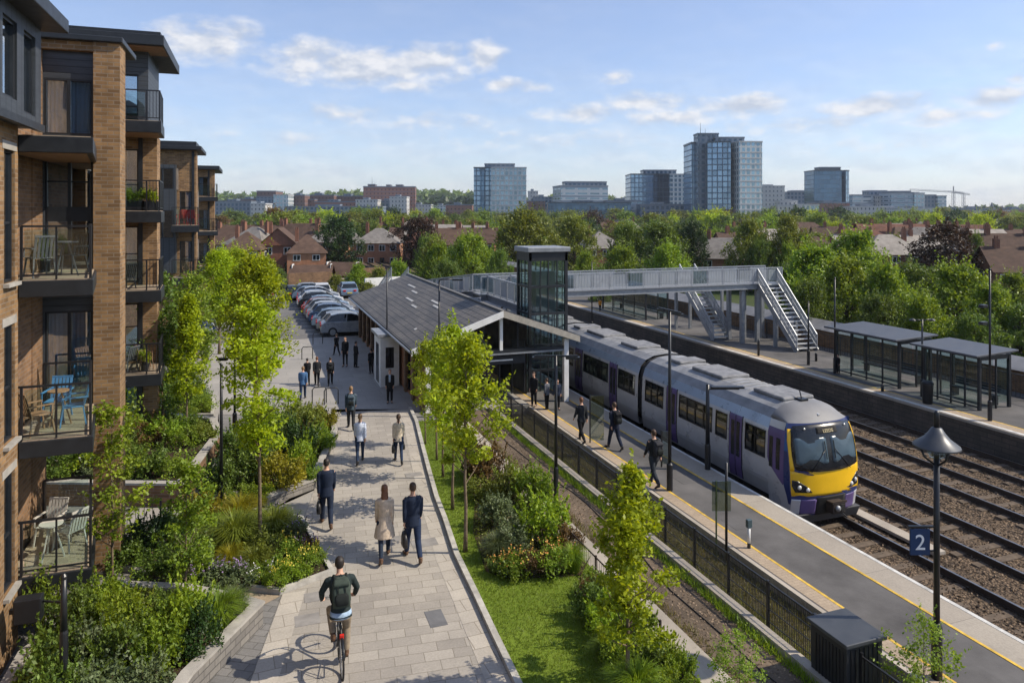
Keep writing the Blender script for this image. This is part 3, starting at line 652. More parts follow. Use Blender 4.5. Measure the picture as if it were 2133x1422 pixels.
# ---- cyclist
def cyclist():
    P = gp(712, 1412); yc = depth(P); rz = -.02; k = 1.07
    b = thing('bicycle', 'black road bicycle with a red rear light ridden along the path', 'bicycle', P, rz); b.scale = (k, k, k); BASE[b.name] = V((0, 0, 0))
    fr = mat('bike_frame_paint', (.015, .017, .02), .3, .2, .2, 9); alu = mat('bike_alloy', (.35, .35, .36), .35, .8, .1, 9); red = mat('rear_light_red', (.6, .02, .01), .3)
    Rw = .335; fw = 1.02
    for y in (0, fw):
        def circ(r, n=40): return [V((0, y + r*math.cos(2*PI*i/n), Rw + r*math.sin(2*PI*i/n))) for i in range(n+1)]
        w = MB().path(circ(Rw-.016), .017, 8, 0, False).build('wheel', M['rubber'], b, True)
        MB().path(circ(Rw-.04), .011, 6, 0, False).build('rim', alu, w, True)
        m = MB()
        for i in range(16): a = 2*PI*i/16; m.tube((.02*(-1)**i, y + .02*math.cos(a), Rw + .02*math.sin(a)), (0, y + (Rw-.04)*math.cos(a+.2), Rw + (Rw-.04)*math.sin(a+.2)), .002, n=4)
        m.build('spokes', alu, w); MB().tube((-.04, y, Rw), (.04, y, Rw), .022, n=10).build('hub', alu, w, True)
        fd = MB(); fd.path([V((0, y + (Rw+.02)*math.cos(a), Rw + (Rw+.02)*math.sin(a))) for a in [(.15 if y else 1.0) + i*.17 for i in range(11)]], [(.024, .005)]*11, 6); fd.build('mudguard', fr, b, True)
    bb = V((0, .43, .28)); st = V((0, .24, .80)); hd = V((0, .80, .80)); hb = V((0, .83, .68)); fo = V((0, fw, Rw))
    m = MB(); m.tube(bb, st, .017); m.tube(bb, hb, .019); m.tube(st, hd, .016); m.tube(hd, hb, .02)
    for sg in (-1, 1): m.path([bb + V((sg*.03, 0, 0)), V((sg*.055, 0, Rw))], .009, 6); m.path([st + V((sg*.015, 0, -.03)), V((sg*.055, 0, Rw))], .008, 6); m.path([hb + V((sg*.03, 0, -.03)), fo + V((sg*.05, 0, 0))], .011, 6)
    m.tube(st, V((0, .215, .92)), .013); m.build('frame', fr, b, True)
    MB().path([V((0, .06, .925)), V((0, .10, .945)), V((0, .18, .95)), V((0, .28, .945)), V((0, .36, .945))], [(.03, .02), (.075, .03), (.065, .028), (.03, .022), (.02, .016)], 10).build('saddle', LEATHER, b, True)
    MB().path([V((-.30, .70, 1.0)), V((-.26, .76, 1.01)), V((-.1, .85, .98)), V((0, .85, .96)), V((.1, .85, .98)), V((.26, .76, 1.01)), V((.30, .70, 1.0))], .013, 8).build('handlebar', fr, b, True)
    MB().tube(hd, V((0, .85, .97)), .014).build('stem', fr, b, True)
    MB().tube(bb + V((.045, 0, 0)), bb + V((.055, 0, 0)), .095, n=20).build('chainring', alu, b)
    MB().box(-.035, .035, -.01, .03, .66, .74).build('rear_light', red, b, bevel=.008)
    MB().box(-.005, .005, .03, .22, .68, .70).build('light_bracket', fr, b)
    for sg in (-1, 1):
        pz = .17 if sg > 0 else -.0
    pl = bb + V((-.10, -.02, .165)); pr = bb + V((.10, .02, -.165))
    for sg, pe in ((-1, pl), (1, pr)):
        c = MB().bar(bb + V((sg*.06, 0, 0)), pe + V((-sg*.03, 0, 0)), .018, .026).build('crank', alu, b)
        MB().box(pe.x-.05, pe.x+.05, pe.y-.05, pe.y+.05, pe.z-.012, pe.z+.012).build('pedal', fr, c)
    # rider (1.8 m figure in bicycle units)
    J = {}; hipz = 1.0; J['root'] = V((0, 0.19, hipz-.93+.03)); J['lean'] = .30; J['head_y'] = .0
    def IK(a, c, l1, l2, bend):
        d = c-a; L = min(d.length, (l1+l2)*.999); d = d.normalized(); x = (l1*l1-l2*l2+L*L)/(2*L); h2 = math.sqrt(max(0, l1*l1-x*x)); bn = (bend - d*bend.dot(d)).normalized(); return a + d*x + bn*h2
    for s, sg, pe in (('l', -1, pl), ('r', 1, pr)):
        hip = V((sg*.095, .20, hipz+.03)); ank = pe + V((sg*.012, -.06, .10)); J['hip'+s] = hip; J['ank'+s] = ank; J['knee'+s] = IK(hip, ank, .45, .43, V((sg*.12, 1, .2))); J['toe'+s] = ank + V((0, .15, -.075))
        sh = V((sg*.185, .19 + .53*math.sin(.30), hipz+.03+.53*math.cos(.30))); grip = V((sg*.285, .70, 1.03)); J['sh'+s] = sh; wr = grip + V((0, -.075, .045)); J['wr'+s] = wr; J['el'+s] = IK(sh, wr, .30, .27, V((sg*1.0, -.45, -.5))); J['hd'+s] = V((0, .75, -.45))
    J['curl'] = 1.0
    p = person('cyclist in a dark green jacket and khaki trousers riding away along the path', P, 1.8*k, rz, J, top=('bottle green', (.022, .032, .032)), bottom=('khaki', (.27, .215, .15)), hair='dark', fine=True, shoes=BROWNSHOE)
    m = MB(); m.ell([(.90+.07, .178, .14, 0, .16), (1.02, .185, .145, 0, .17), (1.07, .175, .135, 0, .18)], 18)
    m.build('shirt_hem', cloth('light blue', (.30, .40, .52)), p, True)
    backpack('dark green rucksack on the cyclist', p, J, ('green pack', (.045, .06, .048)))
cyclist()
# ------------------------------------------------------------------ ground, paths, beds, platforms, tracks
def offset_poly(poly, d):
    n = len(poly); P = [V((p[0], p[1], 0)) for p in poly]
    ar = sum(P[i].x*P[(i+1)%n].y-P[(i+1)%n].x*P[i].y for i in range(n)); sg = 1 if ar > 0 else -1
    out = []
    for i in range(n):
        e0 = (P[i]-P[i-1]).normalized(); e1 = (P[(i+1)%n]-P[i]).normalized(); n0 = V((-e0.y, e0.x, 0))*sg; n1 = V((-e1.y, e1.x, 0))*sg
        b = n0+n1; k = d/max(.35, b.dot(n0)); out.append(P[i]+b*k)
    return [(p.x, p.y) for p in out]
def ring_wall(mb, poly, th, z0, z1, mi=0):
    inn = offset_poly(poly, th); n = len(poly)
    for i in range(n):
        a, b, c, d = poly[i], poly[(i+1)%n], inn[(i+1)%n], inn[i]
        mb.quad((*a[:2], z0), (*b[:2], z0), (*b[:2], z1), (*a[:2], z1), mi); mb.quad((*c[:2], z0), (*d[:2], z0), (*d[:2], z1), (*c[:2], z1), mi)
        mb.quad((*a[:2], z1), (*b[:2], z1), (*c[:2], z1), (*d[:2], z1), mi)
    return inn
def pave_mat(name, c1, c2, mortar, bw, rh, ms, rot, var=.2, off=.5, stain=.35):
    t = NT(name); v = t.scale(t.coord(), (1, 1, 1), (0, 0, rot)); b = bricktex(t, v, 1, c1, c2, mortar, bw, rh, ms, off)
    b2 = bricktex(t, t.scale(v, 1, loc=(.37, .11, 0)), 1, (1, 1, 1), (.72, .72, .74), (1, 1, 1), bw, rh, 0, off, -.55)
    n = t.noise(v, .35, 6, .7); n2 = t.noise(v, 24, 3)
    c = t.mix(1.0, b.outputs[0], t.mix(t.ramp(n, .3, .7), (1-var,)*3, (1+var*.5, 1+var*.48, 1+var*.42)), 'MULTIPLY')
    c = t.mix(1.0, c, t.mix(t.ramp(n2, .3, .7), (.88,)*3, (1.08,)*3), 'MULTIPLY')
    c = t.mix(t.math('MULTIPLY', t.ramp(t.noise(v, 1.3, 6, .75), .52, .75), stain), c, mul(c1, .45))
    return t.done(t.bsdf(c, .8, 0, .3, t.bump(b.outputs['Fac'], .5, -.004)))
def asphalt_mat(name, c, var=.25, speck=.3, seam=0.0):
    t = NT(name); v = t.coord(); n = t.noise(v, .5, 6, .65); n2 = t.noise(v, 90, 2); 
    k = t.mix(t.ramp(n, .3, .7), mul(c, 1-var), mul(c, 1+var)); k = t.mix(t.ramp(n2, .55, .75, 0, speck), k, mul(c, 2.2)); k = t.mix(t.ramp(n2, .25, .42, speck, 0), k, mul(c, .5))
    k = t.mix(t.ramp(t.noise(t.scale(v, (1, .08, 1)), 1.6, 5, .7), .56, .72, 0, .3), k, mul(c, .6))
    return t.done(t.bsdf(k, .85, 0, .3, t.bump(n2, .3, .006)))
G = {}
G['slabs'] = pave_mat('pale_path_slabs', (.385, .352, .308), (.298, .272, .24), (.205, .18, .145), .56, .30, .007, .10)
G['border'] = pave_mat('pale_border_slabs', (.45, .41, .355), (.375, .34, .295), (.24, .21, .17), .6, .45, .009, -.06)
G['setts'] = pave_mat('grey_setts', (.22, .21, .20), (.17, .165, .16), (.10, .095, .085), .42, .21, .008, .55)
G['plaza'] = pave_mat('forecourt_paving', (.33, .31, .285), (.29, .275, .255), (.2, .19, .17), 1.6, .8, .008, .0, .15)
G['deck'] = pave_mat('tan_pavers', (.40, .315, .225), (.35, .275, .20), (.26, .205, .15), .2, .1, .004, .0, .15)
G['asph'] = asphalt_mat('platform_asphalt', (.100, .095, .092), .42, .4)
G['asph2'] = asphalt_mat('car_park_asphalt', (.14, .135, .13))
G['gravel'] = asphalt_mat('old_gravel_track', (.115, .086, .060), .6, .8)
G['conc'] = asphalt_mat('weathered_concrete', (.34, .30, .25), .3, .3)
G['coping'] = pave_mat('platform_coping', (.36, .32, .265), (.33, .29, .24), (.22, .19, .16), 2.2, .9, .008, PI/2, .15)
G['yellow'] = mat('yellow_line_paint', (.62, .40, .06), .7, 0, .3, 5, .3, dirt=.8)
G['whiteline'] = mat('white_line_paint', (.54, .53, .50), .7, 0, .2, 5, .3, dirt=.7)
G['platwall'] = brick_mat('platform_face_blocks', (.12, .10, .082), (.085, .073, .062), (.05, .045, .04), 1, .6, .2, .015, .4)
G['platwall_lt'] = brick_mat('pale_retaining_blocks', (.44, .39, .31), (.36, .32, .26), (.22, .19, .16), 1, .6, .25, .012, .35)
def ballast_mat():
    t = NT('ballast'); v = t.coord(); vo = t.n('ShaderNodeTexVoronoi'); t.l(v, vo.inputs['Vector']); vo.inputs['Scale'].default_value = 15; vo2 = t.n('ShaderNodeTexVoronoi'); t.l(v, vo2.inputs['Vector']); vo2.inputs['Scale'].default_value = 34
    sp = t.n('ShaderNodeSeparateColor'); t.l(vo.outputs['Color'], sp.inputs[0])
    n = t.noise(t.scale(v, (1, .12, 1)), .9, 5, .6); c = t.mix(sp.outputs[0], (.075, .055, .040), (.25, .19, .135)); c = t.mix(t.ramp(vo.outputs['Distance'], .35, .75, 0, .75), c, (.02, .016, .012))
    c = t.mix(1.0, c, t.mix(t.ramp(n, .3, .7), (.65, .62, .58), (1.3, 1.22, 1.12)), 'MULTIPLY')
    h = t.math('ADD', t.math('MULTIPLY', vo.outputs['Distance'], -1.0), t.math('MULTIPLY', vo2.outputs['Distance'], -.4))
    return t.done(t.bsdf(c, .9, 0, .2, t.bump(h, 1.0, .05)))
G['ballast'] = ballast_mat()
def grass_mat(name, a, b, d):
    t = NT(name); v = t.coord(); n = t.noise(v, .8, 5, .65); n2 = t.noise(v, 14, 4, .7)
    c = t.mix(t.ramp(n, .3, .7), a, b); c = t.mix(t.ramp(n2, .4, .7, 0, .6), c, d)
    return t.done(t.bsdf(c, .9, 0, .15, t.bump(n2, .6, .04)))
G['lawn'] = grass_mat('lawn_grass', (.085, .14, .012), (.15, .215, .022), (.17, .21, .035))
G['rough'] = grass_mat('rough_grass', (.05, .045, .025), (.085, .075, .04), (.11, .09, .05))
def field_mat():
    t = NT('far_ground'); v = t.coord(); n = t.noise(v, .02, 6, .6); n2 = t.noise(v, .3, 4)
    c = t.mix(t.ramp(n, .35, .65), (.045, .065, .022), (.10, .10, .055)); c = t.mix(t.ramp(n2, .5, .7, 0, .5), c, (.03, .04, .018))
    return t.done(t.bsdf(c, .95, 0, .1))
# the terrain
def terr(x, y):
    d = math.hypot(x, y); return -1.62 - .9*min(1, max(0, (d-60)/80)) 
mb = MB(); ang = [2*PI*i/64 for i in range(64)]; rad = [0.5, 30, 60, 80, 100, 120, 140, 200, 400, 900, 2500, 6000]
mb.loft([[(r*math.cos(a), r*math.sin(a), terr(r, 0)) for a in ang] for r in rad], cap=False)
struct('ground', mb, field_mat())
# garden terrace
mb = MB(); mb.prism([(-14, -3), (8.1, -3), (8.1, 29.0), (6.8, 29.6), (6.8, 50.2), (12.0, 50.2), (12.0, 78), (-16, 78)], -1.7, -.01); struct('paved_terrace', mb, G['setts'])
PR = [(1150, 1600), (1068, 1422), (1020, 1320), (985, 1243), (946, 1160), (922, 1085), (905, 1040), (890, 985), (876, 930), (864, 880), (851, 852)]
PL = [(430, 1600), (520, 1422), (588, 1237), (697, 1195), (632, 1082), (660, 1005), (705, 895), (692, 852)]
pr = [gp(*p) for p in PR]; pl = [gp(*p) for p in PL]
mb = MB(); mb.sheet(pr + pl[::-1], 0.0); struct('path', mb, G['slabs'])
mb = MB()
for i in range(len(pr)-1):
    a, b = pr[i], pr[i+1]; w = V((.40, 0, 0)); mb.quad((a.x-.45, a.y, .004), (a.x-.02, a.y, .004), (b.x-.02, b.y, .004), (b.x-.45, b.y, .004))
for a, b in ((pl[0], pl[1]), (pl[1], pl[2])): mb.quad((a.x+.01, a.y, .004), (a.x+.5, a.y, .004), (b.x+.5, b.y, .004), (b.x+.01, b.y, .004))
struct('path_border', mb, G['border'])
for px, py, w, d in ((908, 1287, .36, .62), (862, 988, .55, .35), (884, 1130, .65, .42), (848, 1118, .7, .3), (640, 1290, .5, .42), (668, 1240, .7, .4)):
    p = gp(px, py); mb = MB(); mb.box(p.x-w/2, p.x+w/2, p.y-d/2, p.y+d/2, -.01, .006); struct('path_slab', mb, mat('dark_slab_%d' % px, (.13, .13, .135) if px == 908 else (.24, .225, .21), .8, 0, .2, 4))
mb = MB(); A0 = gp(692, 852); mb.sheet([(A0.x-2.6, A0.y), (pr[-1].x, pr[-1].y), (6.8, pr[-1].y-.6), (6.8, 50.2), (-3.2, 50.2), (-3.2, 36), (-2.5, 33)], .0); struct('forecourt', mb, G['plaza'])
mb = MB(); mb.sheet([(-8, 50.25), (11.9, 50.25), (11.9, 77.9), (-8, 77.9)], .0); struct('car_park', mb, G['asph2'])
mb = MB()
for i in range(14): y = 50.2+i*1.84; mb.box(3.4, 8.0, y-.05, y+.05, -.005, .004)
struct('bay_marking', mb, G['whiteline'])
# kerb along the lawn
mb = MB()
for i in range(len(pr)-1):
    a, b = pr[i], pr[i+1]; mb.hexa([(a.x, a.y, -.2), (a.x+.13, a.y, -.2), (b.x+.13, b.y, -.2), (b.x, b.y, -.2), (a.x, a.y, .10), (a.x+.13, a.y, .10), (b.x+.13, b.y, .10), (b.x, b.y, .10)])
struct('kerb', mb, M['kerb'])
# lawn
lawn = [V((p.x+.13, p.y, 0)) for p in pr[:-1]] + [gp(905, 878), gp(1000, 930), V((7.5, 24.0, 0)), V((7.5, 8.0, 0)), V((7.5, 6.5, 0))]
mb = MB(); mb.sheet(lawn, .05); struct('lawn', mb, G['lawn'])
blades('lawn_blades', [p for p in lawn], .05, 46000, .055, .006, 'grass', 3)
BEDS = {}
def soil(poly, z): mb = MB(); mb.sheet(poly, z); struct('planting_soil', mb, M['soil'])
# bed F and G right of the lawn
bedF = [gp(*p) for p in ((985, 965), (990, 1040), (985, 1110), (1012, 1195), (1062, 1212), (1210, 1203), (1232, 1160))] + [V((7.45, 15.6, 0)), V((7.45, 21.5, 0))]
bedG = [gp(*p) for p in ((1195, 1235), (1222, 1300), (1262, 1400), (1300, 1500))] + [V((7.45, 8.6, 0)), V((7.45, 15.2, 0))]
soil(bedF, .062); soil(bedG, .062)
# strips beside the railway
def strip(name, x0, x1, y0, y1, z, m, depth_=.5): mb = MB(); mb.box(x0, x1, y0, y1, z-depth_, z); struct(name, mb, m)
strip('concrete_strip', 7.5, 8.1, -2, 29.0, .03, G['conc']); strip('service_track', 8.1, 9.5, -2, 29.6, -.05, G['gravel'], .8)
strip('track_kerb', 9.5, 9.72, -2, 29.6, .10, G['conc'], 1.2); strip('verge', 9.72, 11.4, -2, 29.6, -.38, G['rough'], 1)
strip('station_floor', 6.8, 11.4, 29.6, 50.2, -.004, G['plaza'], 1.6)
blades('verge_grass', [(9.74, 6), (11.3, 6), (11.3, 29), (9.74, 29)], -.38, 9000, .16, .009, 'dry', 5)
blades('kerb_weeds', [(9.30, 6), (9.50, 6), (9.50, 29), (9.30, 29)], -.05, 5000, .16, .010, 'fresh', 6)
blades('kerb_weeds', [(9.72, 6), (10.15, 6), (10.15, 29), (9.72, 29)], -.38, 3500, .34, .009, 'olive', 7)
o = MB(); o.path([V((8.95+.16*math.sin(i*.55)+.05*math.sin(i*1.7), 4+i*1.0, -.035)) for i in range(26)], .012, 6); tag(o.build('cable', M['rubber'], None, True), 'thin black cable lying along the gravel service track', 'cable')
# near platform
strip('platform', 11.4, 14.4, -6, 70, -.10, G['asph'], 1.4)
mb = MB(); mb.box(11.36, 11.40, -6, 29.6, -1.0, -.11); struct('platform_back_face', mb, G['platwall_lt'])
mb = MB(); mb.box(11.36, 11.47, -6, 29.6, -.105, -.07); struct('platform_back_kerb', mb, G['conc'])
def pl_sheet(name, x0, x1, z, m, y0=-6, y1=70): mb = MB(); mb.box(x0, x1, y0, y1, z-.01, z); struct(name, mb, m)
pl_sheet('paver_strip', 11.55, 11.92, -.094, G['deck']); pl_sheet('yellow_line', 11.92, 11.99, -.090, G['yellow']); pl_sheet('coping', 13.56, 14.30, -.094, G['coping']); pl_sheet('yellow_line', 13.49, 13.56, -.090, G['yellow']); pl_sheet('white_edge_line', 14.30, 14.405, -.088, G['whiteline'])
# far platform
strip('platform', 27.8, 34.2, -6, 120, -.10, G['asph'], 1.4)
mb = MB(); mb.box(27.76, 27.80, -6, 120, -1.5, -.22); struct('platform_front_face', mb, G['platwall'])
mb = MB(); mb.box(27.68, 27.80, -6, 120, -.21, -.105); struct('platform_nosing', mb, G['coping'])
pl_sheet('white_edge_line', 27.76, 27.95, -.088, G['whiteline'], y1=120); pl_sheet('coping', 27.95, 28.5, -.094, G['deck'], y1=120); pl_sheet('yellow_line', 28.5, 28.58, -.090, G['yellow'], y1=120)
# ballast: shoulders between the tracks
TRK = [16.5, 19.7, 23.3, 26.35]
def bz(x, y):
    d = min(abs(x-c) for c in TRK); return -1.20 - .10*max(0, min(1, (d-1.25)/.35)) + .03*math.sin(x*3.1+y*.7)*math.sin(y*1.3)
mb = MB(); xs = [14.4 + i*13.36/48 for i in range(49)]; ys = [-6 + i*.8 for i in range(120)] + [90 + i*6 for i in range(35)]
vs = [(x, y, bz(x, y)) for y in ys for x in xs]; nx = len(xs); fs = [(j*nx+i, j*nx+i+1, (j+1)*nx+i+1, (j+1)*nx+i) for j in range(len(ys)-1) for i in range(nx-1)]
mb.add(vs, fs); struct('ballast', mb, G['ballast'], smooth=True)
rs_ = np.random.RandomState(4); n_ = 26000; X = rs_.uniform(14.5, 27.6, n_); Y = 6 + rs_.uniform(0, 1, n_)**1.4*42; Z = np.array([bz(a, b) for a, b in zip(X, Y)])
c_ = np.column_stack([X, Y, Z+.012]); s_ = rs_.uniform(.025, .055, n_); o1 = rs_.normal(size=(n_, 3)); o1 /= np.linalg.norm(o1, axis=1)[:, None]; o2 = np.cross(o1, rs_.normal(size=(n_, 3))); o2 /= np.linalg.norm(o2, axis=1)[:, None]; o3 = np.cross(o1, o2)
def q4(a, b, c, d): return np.stack([a, b, c, d], 1).reshape(-1, 3)
S = s_[:, None]; a1, a2, b1, b2, t1, t2 = c_+o1*S, c_-o1*S, c_+o2*S*.7, c_-o2*S*.7, c_+o3*S*.6, c_-o3*S*.6
def stone_mat():
    t = NT('ballast_stones'); g = t.n('ShaderNodeNewGeometry'); n = t.noise(t.scale(t.coord(), (1, .12, 1)), .9, 5, .6); c = t.mix(g.outputs['Random Per Island'], (.085, .063, .045), (.30, .235, .175)); c = t.mix(1.0, c, t.mix(t.ramp(n, .3, .7), (.65, .62, .58), (1.25, 1.18, 1.1)), 'MULTIPLY'); return t.done(t.bsdf(c, .9, 0, .2))
me_ = quads_mesh('ballast_stones', [(q4(a1, b1, t1, b2), 0), (q4(a2, b2, t1, b1), 0)], [stone_mat()]); o = link(bpy.data.objects.new('ballast_stones', me_)); o['kind'] = 'stuff'
mb = MB()
for x0, x1, y0, y1 in ((12.7, 13.2, 19.5, 20.1), (12.2, 12.6, 16.2, 16.9)): mb.box(x0, x1, y0, y1, -.11, -.096)
struct('asphalt_patch', mb, asphalt_mat('patched_asphalt', (.097, .093, .091), .3, .3))
n_ = 7000; X = rs_.uniform(8.12, 9.48, n_); Y = rs_.uniform(6, 29, n_); c2_ = np.column_stack([X, Y, np.full(n_, -.045)])
me_ = quads_mesh('lane_gravel', [(leaf_arrays(c2_, .03, rs_, 2.0, .8), 0)], [stone_mat()]); o = link(bpy.data.objects.new('lane_gravel', me_)); o['kind'] = 'stuff'
blades('lane_weeds', [(8.1, 6), (8.4, 6), (8.4, 29), (8.1, 29)], -.05, 2600, .12, .009, 'dry', 8)
# tracks
sl_me = MB().box(-1.2, 1.2, -.12, .12, -.10, .0).mesh('sleeper', M['wood'])
TL = ['nearest the platform with the standing train', 'second from the platform with the train', 'third from the platform with the train', 'beside the far platform with the shelters']
for ti, tx in enumerate(TRK):
    t = thing('railway_track', 'railway track on brown ballast, ' + TL[ti], 'railway track', (tx, 0, -1.17), 0, 'tracks through the station')
    for sg in (-1, 1):
        x = tx + sg*.75
        m = MB(); m.box(x-.07, x+.07, -6, 240, -1.17, -1.15); m.box(x-.018, x+.018, -6, 240, -1.15, -1.05); m.box(x-.037, x+.037, -6, 240, -1.05, -1.004); rl = m.build('rail', M['rust'], t)
        m = MB(); m.box(x-.030, x+.030, -6, 240, -1.004, -1.0); m.build('running_surface', M['railtop'], rl)
    y = 5.0; k = 0
    rest = MB()
    while y < 110:
        if k < 98 and y < 70:
            s = link(bpy.data.objects.new('sleeper', sl_me)); s.parent = t; s.location = (0, y, rng.uniform(-.022, .004)); KIDS.setdefault(t.name, []).append(s)
        else: rest.box(tx-1.2, tx+1.2, y-.12, y+.12, -1.27, -1.168)
        y += .66; k += 1
    r = rest.build('sleepers', M['wood'], t); r['kind'] = 'stuff'
# tan timber walkway boards between track one and two
mb = MB()
mb.box(17.95, 18.35, 15.0, 22.5, -1.19, -1.10); struct('cable_trough', mb, G['conc'])
# ------------------------------------------------------------------ left garden beds
def walled_bed(label, cat, poly, h, th, wm, cap=True, soilz=None, capm=None):
    poly = [(p[0], p[1]) for p in poly]; c = V((sum(p[0] for p in poly)/len(poly), sum(p[1] for p in poly)/len(poly), 0))
    t = thing('planter_wall' if h > .25 else 'bed_edging', label, cat, (poly[0][0], poly[0][1], 0))
    m = MB(); inn = ring_wall(m, poly, th, -.02, h); m.build('wall', wm, t)
    if cap: m = MB(); o2 = offset_poly(poly, -.03); ring_wall(m, o2, th+.06, h+.001, h+.06); m.build('coping', capm or M['stone_cap'], t)
    soil(inn, (h-.08) if soilz is None else soilz); return inn
bedA = walled_bed('grey block planter wall of the bed nearest the cyclist', 'planter wall', [gp(*p) for p in ((548, 1300), (400, 1455), (330, 1560))] + [V((-4.1, 11.0, 0)), V((-4.0, 15.3, 0)), gp(240, 1255), gp(390, 1262), gp(500, 1285)], .42, .17, M['stone_wall'])
bedB = walled_bed('low pale stone edging of the pointed flower bed beside the path', 'bed edging', [gp(*p) for p in ((697, 1195), (632, 1082), (560, 1066), (440, 1062), (345, 1092), (240, 1135), (215, 1180), (390, 1219), (583, 1238))], .11, .11, M['kerb'], False, .05)
bedC = walled_bed('brown brick planter wall with a grey coping beside the apartment block', 'planter wall', [gp(*p) for p in ((90, 1052), (380, 1056), (462, 938), (448, 905), (330, 893), (260, 905))] + [V((-7.5, 21, 0))], .62, .2, M['brick_dk'])
bedD = walled_bed('low grey block wall round the green hedge bed along the left of the path', 'planter wall', [gp(*p) for p in ((420, 1045), (556, 1056), (656, 1018), (702, 910), (690, 866), (610, 862), (500, 905), (452, 975))], .26, .15, M['stone_wall'])
bedE = walled_bed('small low pale kerb round the planted bed under the forecourt maple', 'bed edging', [gp(*p) for p in ((336, 872), (445, 872), (448, 840), (400, 800), (338, 790))], .2, .12, M['kerb'], False, .15)
mb = MB(); P = [gp(*p) for p in ((505, 1282), (585, 1240), (395, 1223), (392, 1258))]; mb.sheet(P, .002); struct('paved_strip', mb, G['deck'])
mb = MB(); P = [gp(*p) for p in ((660, 1005), (632, 1080), (560, 1064), (560, 1058), (656, 1020))]; mb.sheet(P, .002); struct('paved_strip', mb, G['plaza'])
mb = MB(); P = [gp(*p) for p in ((205, 1130), (440, 1058), (455, 905), (455, 860), (470, 740), (440, 740), (445, 860), (462, 945), (384, 1056), (200, 1060))]; mb.sheet(P, .003); struct('side_path', mb, G['plaza'])
# ------------------------------------------------------------------ planting
cover('ground_cover', bedA, .34, 9000, .035, 'fresh', .5, 21); cover('ground_cover', bedB, .05, 9000, .03, 'mid', .4, 22); cover('ground_cover', bedC, .54, 6000, .035, 'mid', .4, 23); cover('ground_cover', bedD, .18, 9000, .035, 'mid', .5, 24); cover('ground_cover', bedE, .15, 3000, .04, 'fresh', .4, 25)
cover('ground_cover', [(p.x, p.y) for p in bedF], .06, 4500, .03, 'olive', .3, 26); cover('ground_cover', [(p.x, p.y) for p in bedG], .06, 7000, .035, 'fresh', .4, 27)
PA, PB, PC, PD = 'in the near walled bed', 'in the pointed flower bed', 'in the brick planter', 'in the low-walled hedge bed'
PF, PG = 'in the bed beyond the lawn', 'in the near right bed'
def row(items, place, z):
    for it in items:
        px, py, w, h, kind, lm = it[:6]; pet = it[6] if len(it) > 6 else None
        p = gp(px, py, z); yc = depth(p); put_shrub(kind, lm, p, w*yc/FPX, h*yc/FPX, place, rng.randrange(2), pet)
# px, py of the foot; w, h in photo pixels
row([(110, 1440, 190, 190, 'bush', 'mid'), (180, 1420, 150, 170, 'bush', 'grey'), (250, 1430, 160, 180, 'bush', 'mid'), (320, 1400, 150, 170, 'bush', 'fresh'), (250, 1330, 140, 150, 'bush', 'lime'), (150, 1330, 160, 170, 'bush', 'mid'), (90, 1300, 140, 150, 'bush', 'fresh'), (390, 1345, 150, 170, 'bush', 'lime'), (415, 1360, 120, 130, 'bush', 'dark'), (455, 1310, 130, 110, 'grass', 'fresh'), (485, 1290, 100, 90, 'grass', 'grey'), (350, 1295, 110, 90, 'bush', 'mid'), (210, 1290, 120, 120, 'bush', 'lime'), (300, 1270, 100, 60, 'flower', 'olive'), (200, 1490, 200, 160, 'bush', 'grey'), (300, 1470, 160, 130, 'bush', 'grey'), (120, 1510, 160, 180, 'bush', 'mid'), (430, 1290, 90, 70, 'flower', 'fresh')], PA, .34)
row([(400, 1200, 150, 110, 'bush', 'mid'), (340, 1160, 130, 120, 'bush', 'dark'), (455, 1215, 130, 60, 'flower', 'grey', 'purple'), (505, 1220, 110, 60, 'flower', 'grey', 'purple'), (420, 1215, 120, 65, 'flower', 'mid', 'purple'), (545, 1215, 80, 50, 'flower', 'fresh', 'white'), (575, 1222, 70, 50, 'flower', 'fresh', 'yellow'), (612, 1205, 80, 60, 'flower', 'lime', 'yellow'), (640, 1195, 80, 60, 'flower', 'fresh', 'yellow'), (655, 1175, 70, 50, 'flower', 'fresh', 'yellow'), (600, 1170, 90, 70, 'flower', 'fresh', 'yellow'), (615, 1130, 80, 60, 'flower', 'grey', 'purple'), (640, 1150, 60, 50, 'flower', 'rust', 'purple'), (590, 1105, 80, 60, 'flower', 'grey', 'purple'), (490, 1150, 150, 120, 'grass', 'olive'), (550, 1165, 120, 80, 'bush', 'olive'), (520, 1125, 120, 80, 'bush', 'lime'), (480, 1185, 90, 70, 'grass', 'gold'), (530, 1190, 90, 70, 'grass', 'olive'), (560, 1195, 80, 50, 'flower', 'fresh'), (450, 1135, 120, 90, 'bush', 'fresh'), (570, 1120, 130, 90, 'grass', 'olive'), (430, 1100, 120, 100, 'bush', 'gold'), (500, 1090, 130, 80, 'grass', 'gold'), (380, 1120, 120, 90, 'bush', 'mid'), (290, 1150, 110, 90, 'bush', 'dark'), (330, 1200, 120, 80, 'bush', 'mid'), (260, 1180, 100, 80, 'bush', 'mid')], PB, .05)
row([(110, 1000, 110, 80, 'bush', 'mid'), (160, 985, 110, 90, 'bush', 'fresh'), (210, 990, 100, 60, 'flower', 'grey', 'white'), (260, 985, 100, 80, 'bush', 'olive'), (310, 985, 120, 90, 'bush', 'mid'), (355, 990, 90, 60, 'flower', 'fresh'), (250, 940, 110, 80, 'bush', 'mid'), (300, 930, 110, 80, 'bush', 'rust'), (340, 925, 110, 70, 'bush', 'fresh'), (390, 930, 90, 60, 'flower', 'fresh'), (425, 920, 70, 60, 'bush', 'olive'), (375, 900, 90, 60, 'bush', 'mid'), (285, 905, 100, 70, 'bush', 'mid')], PC, .54)
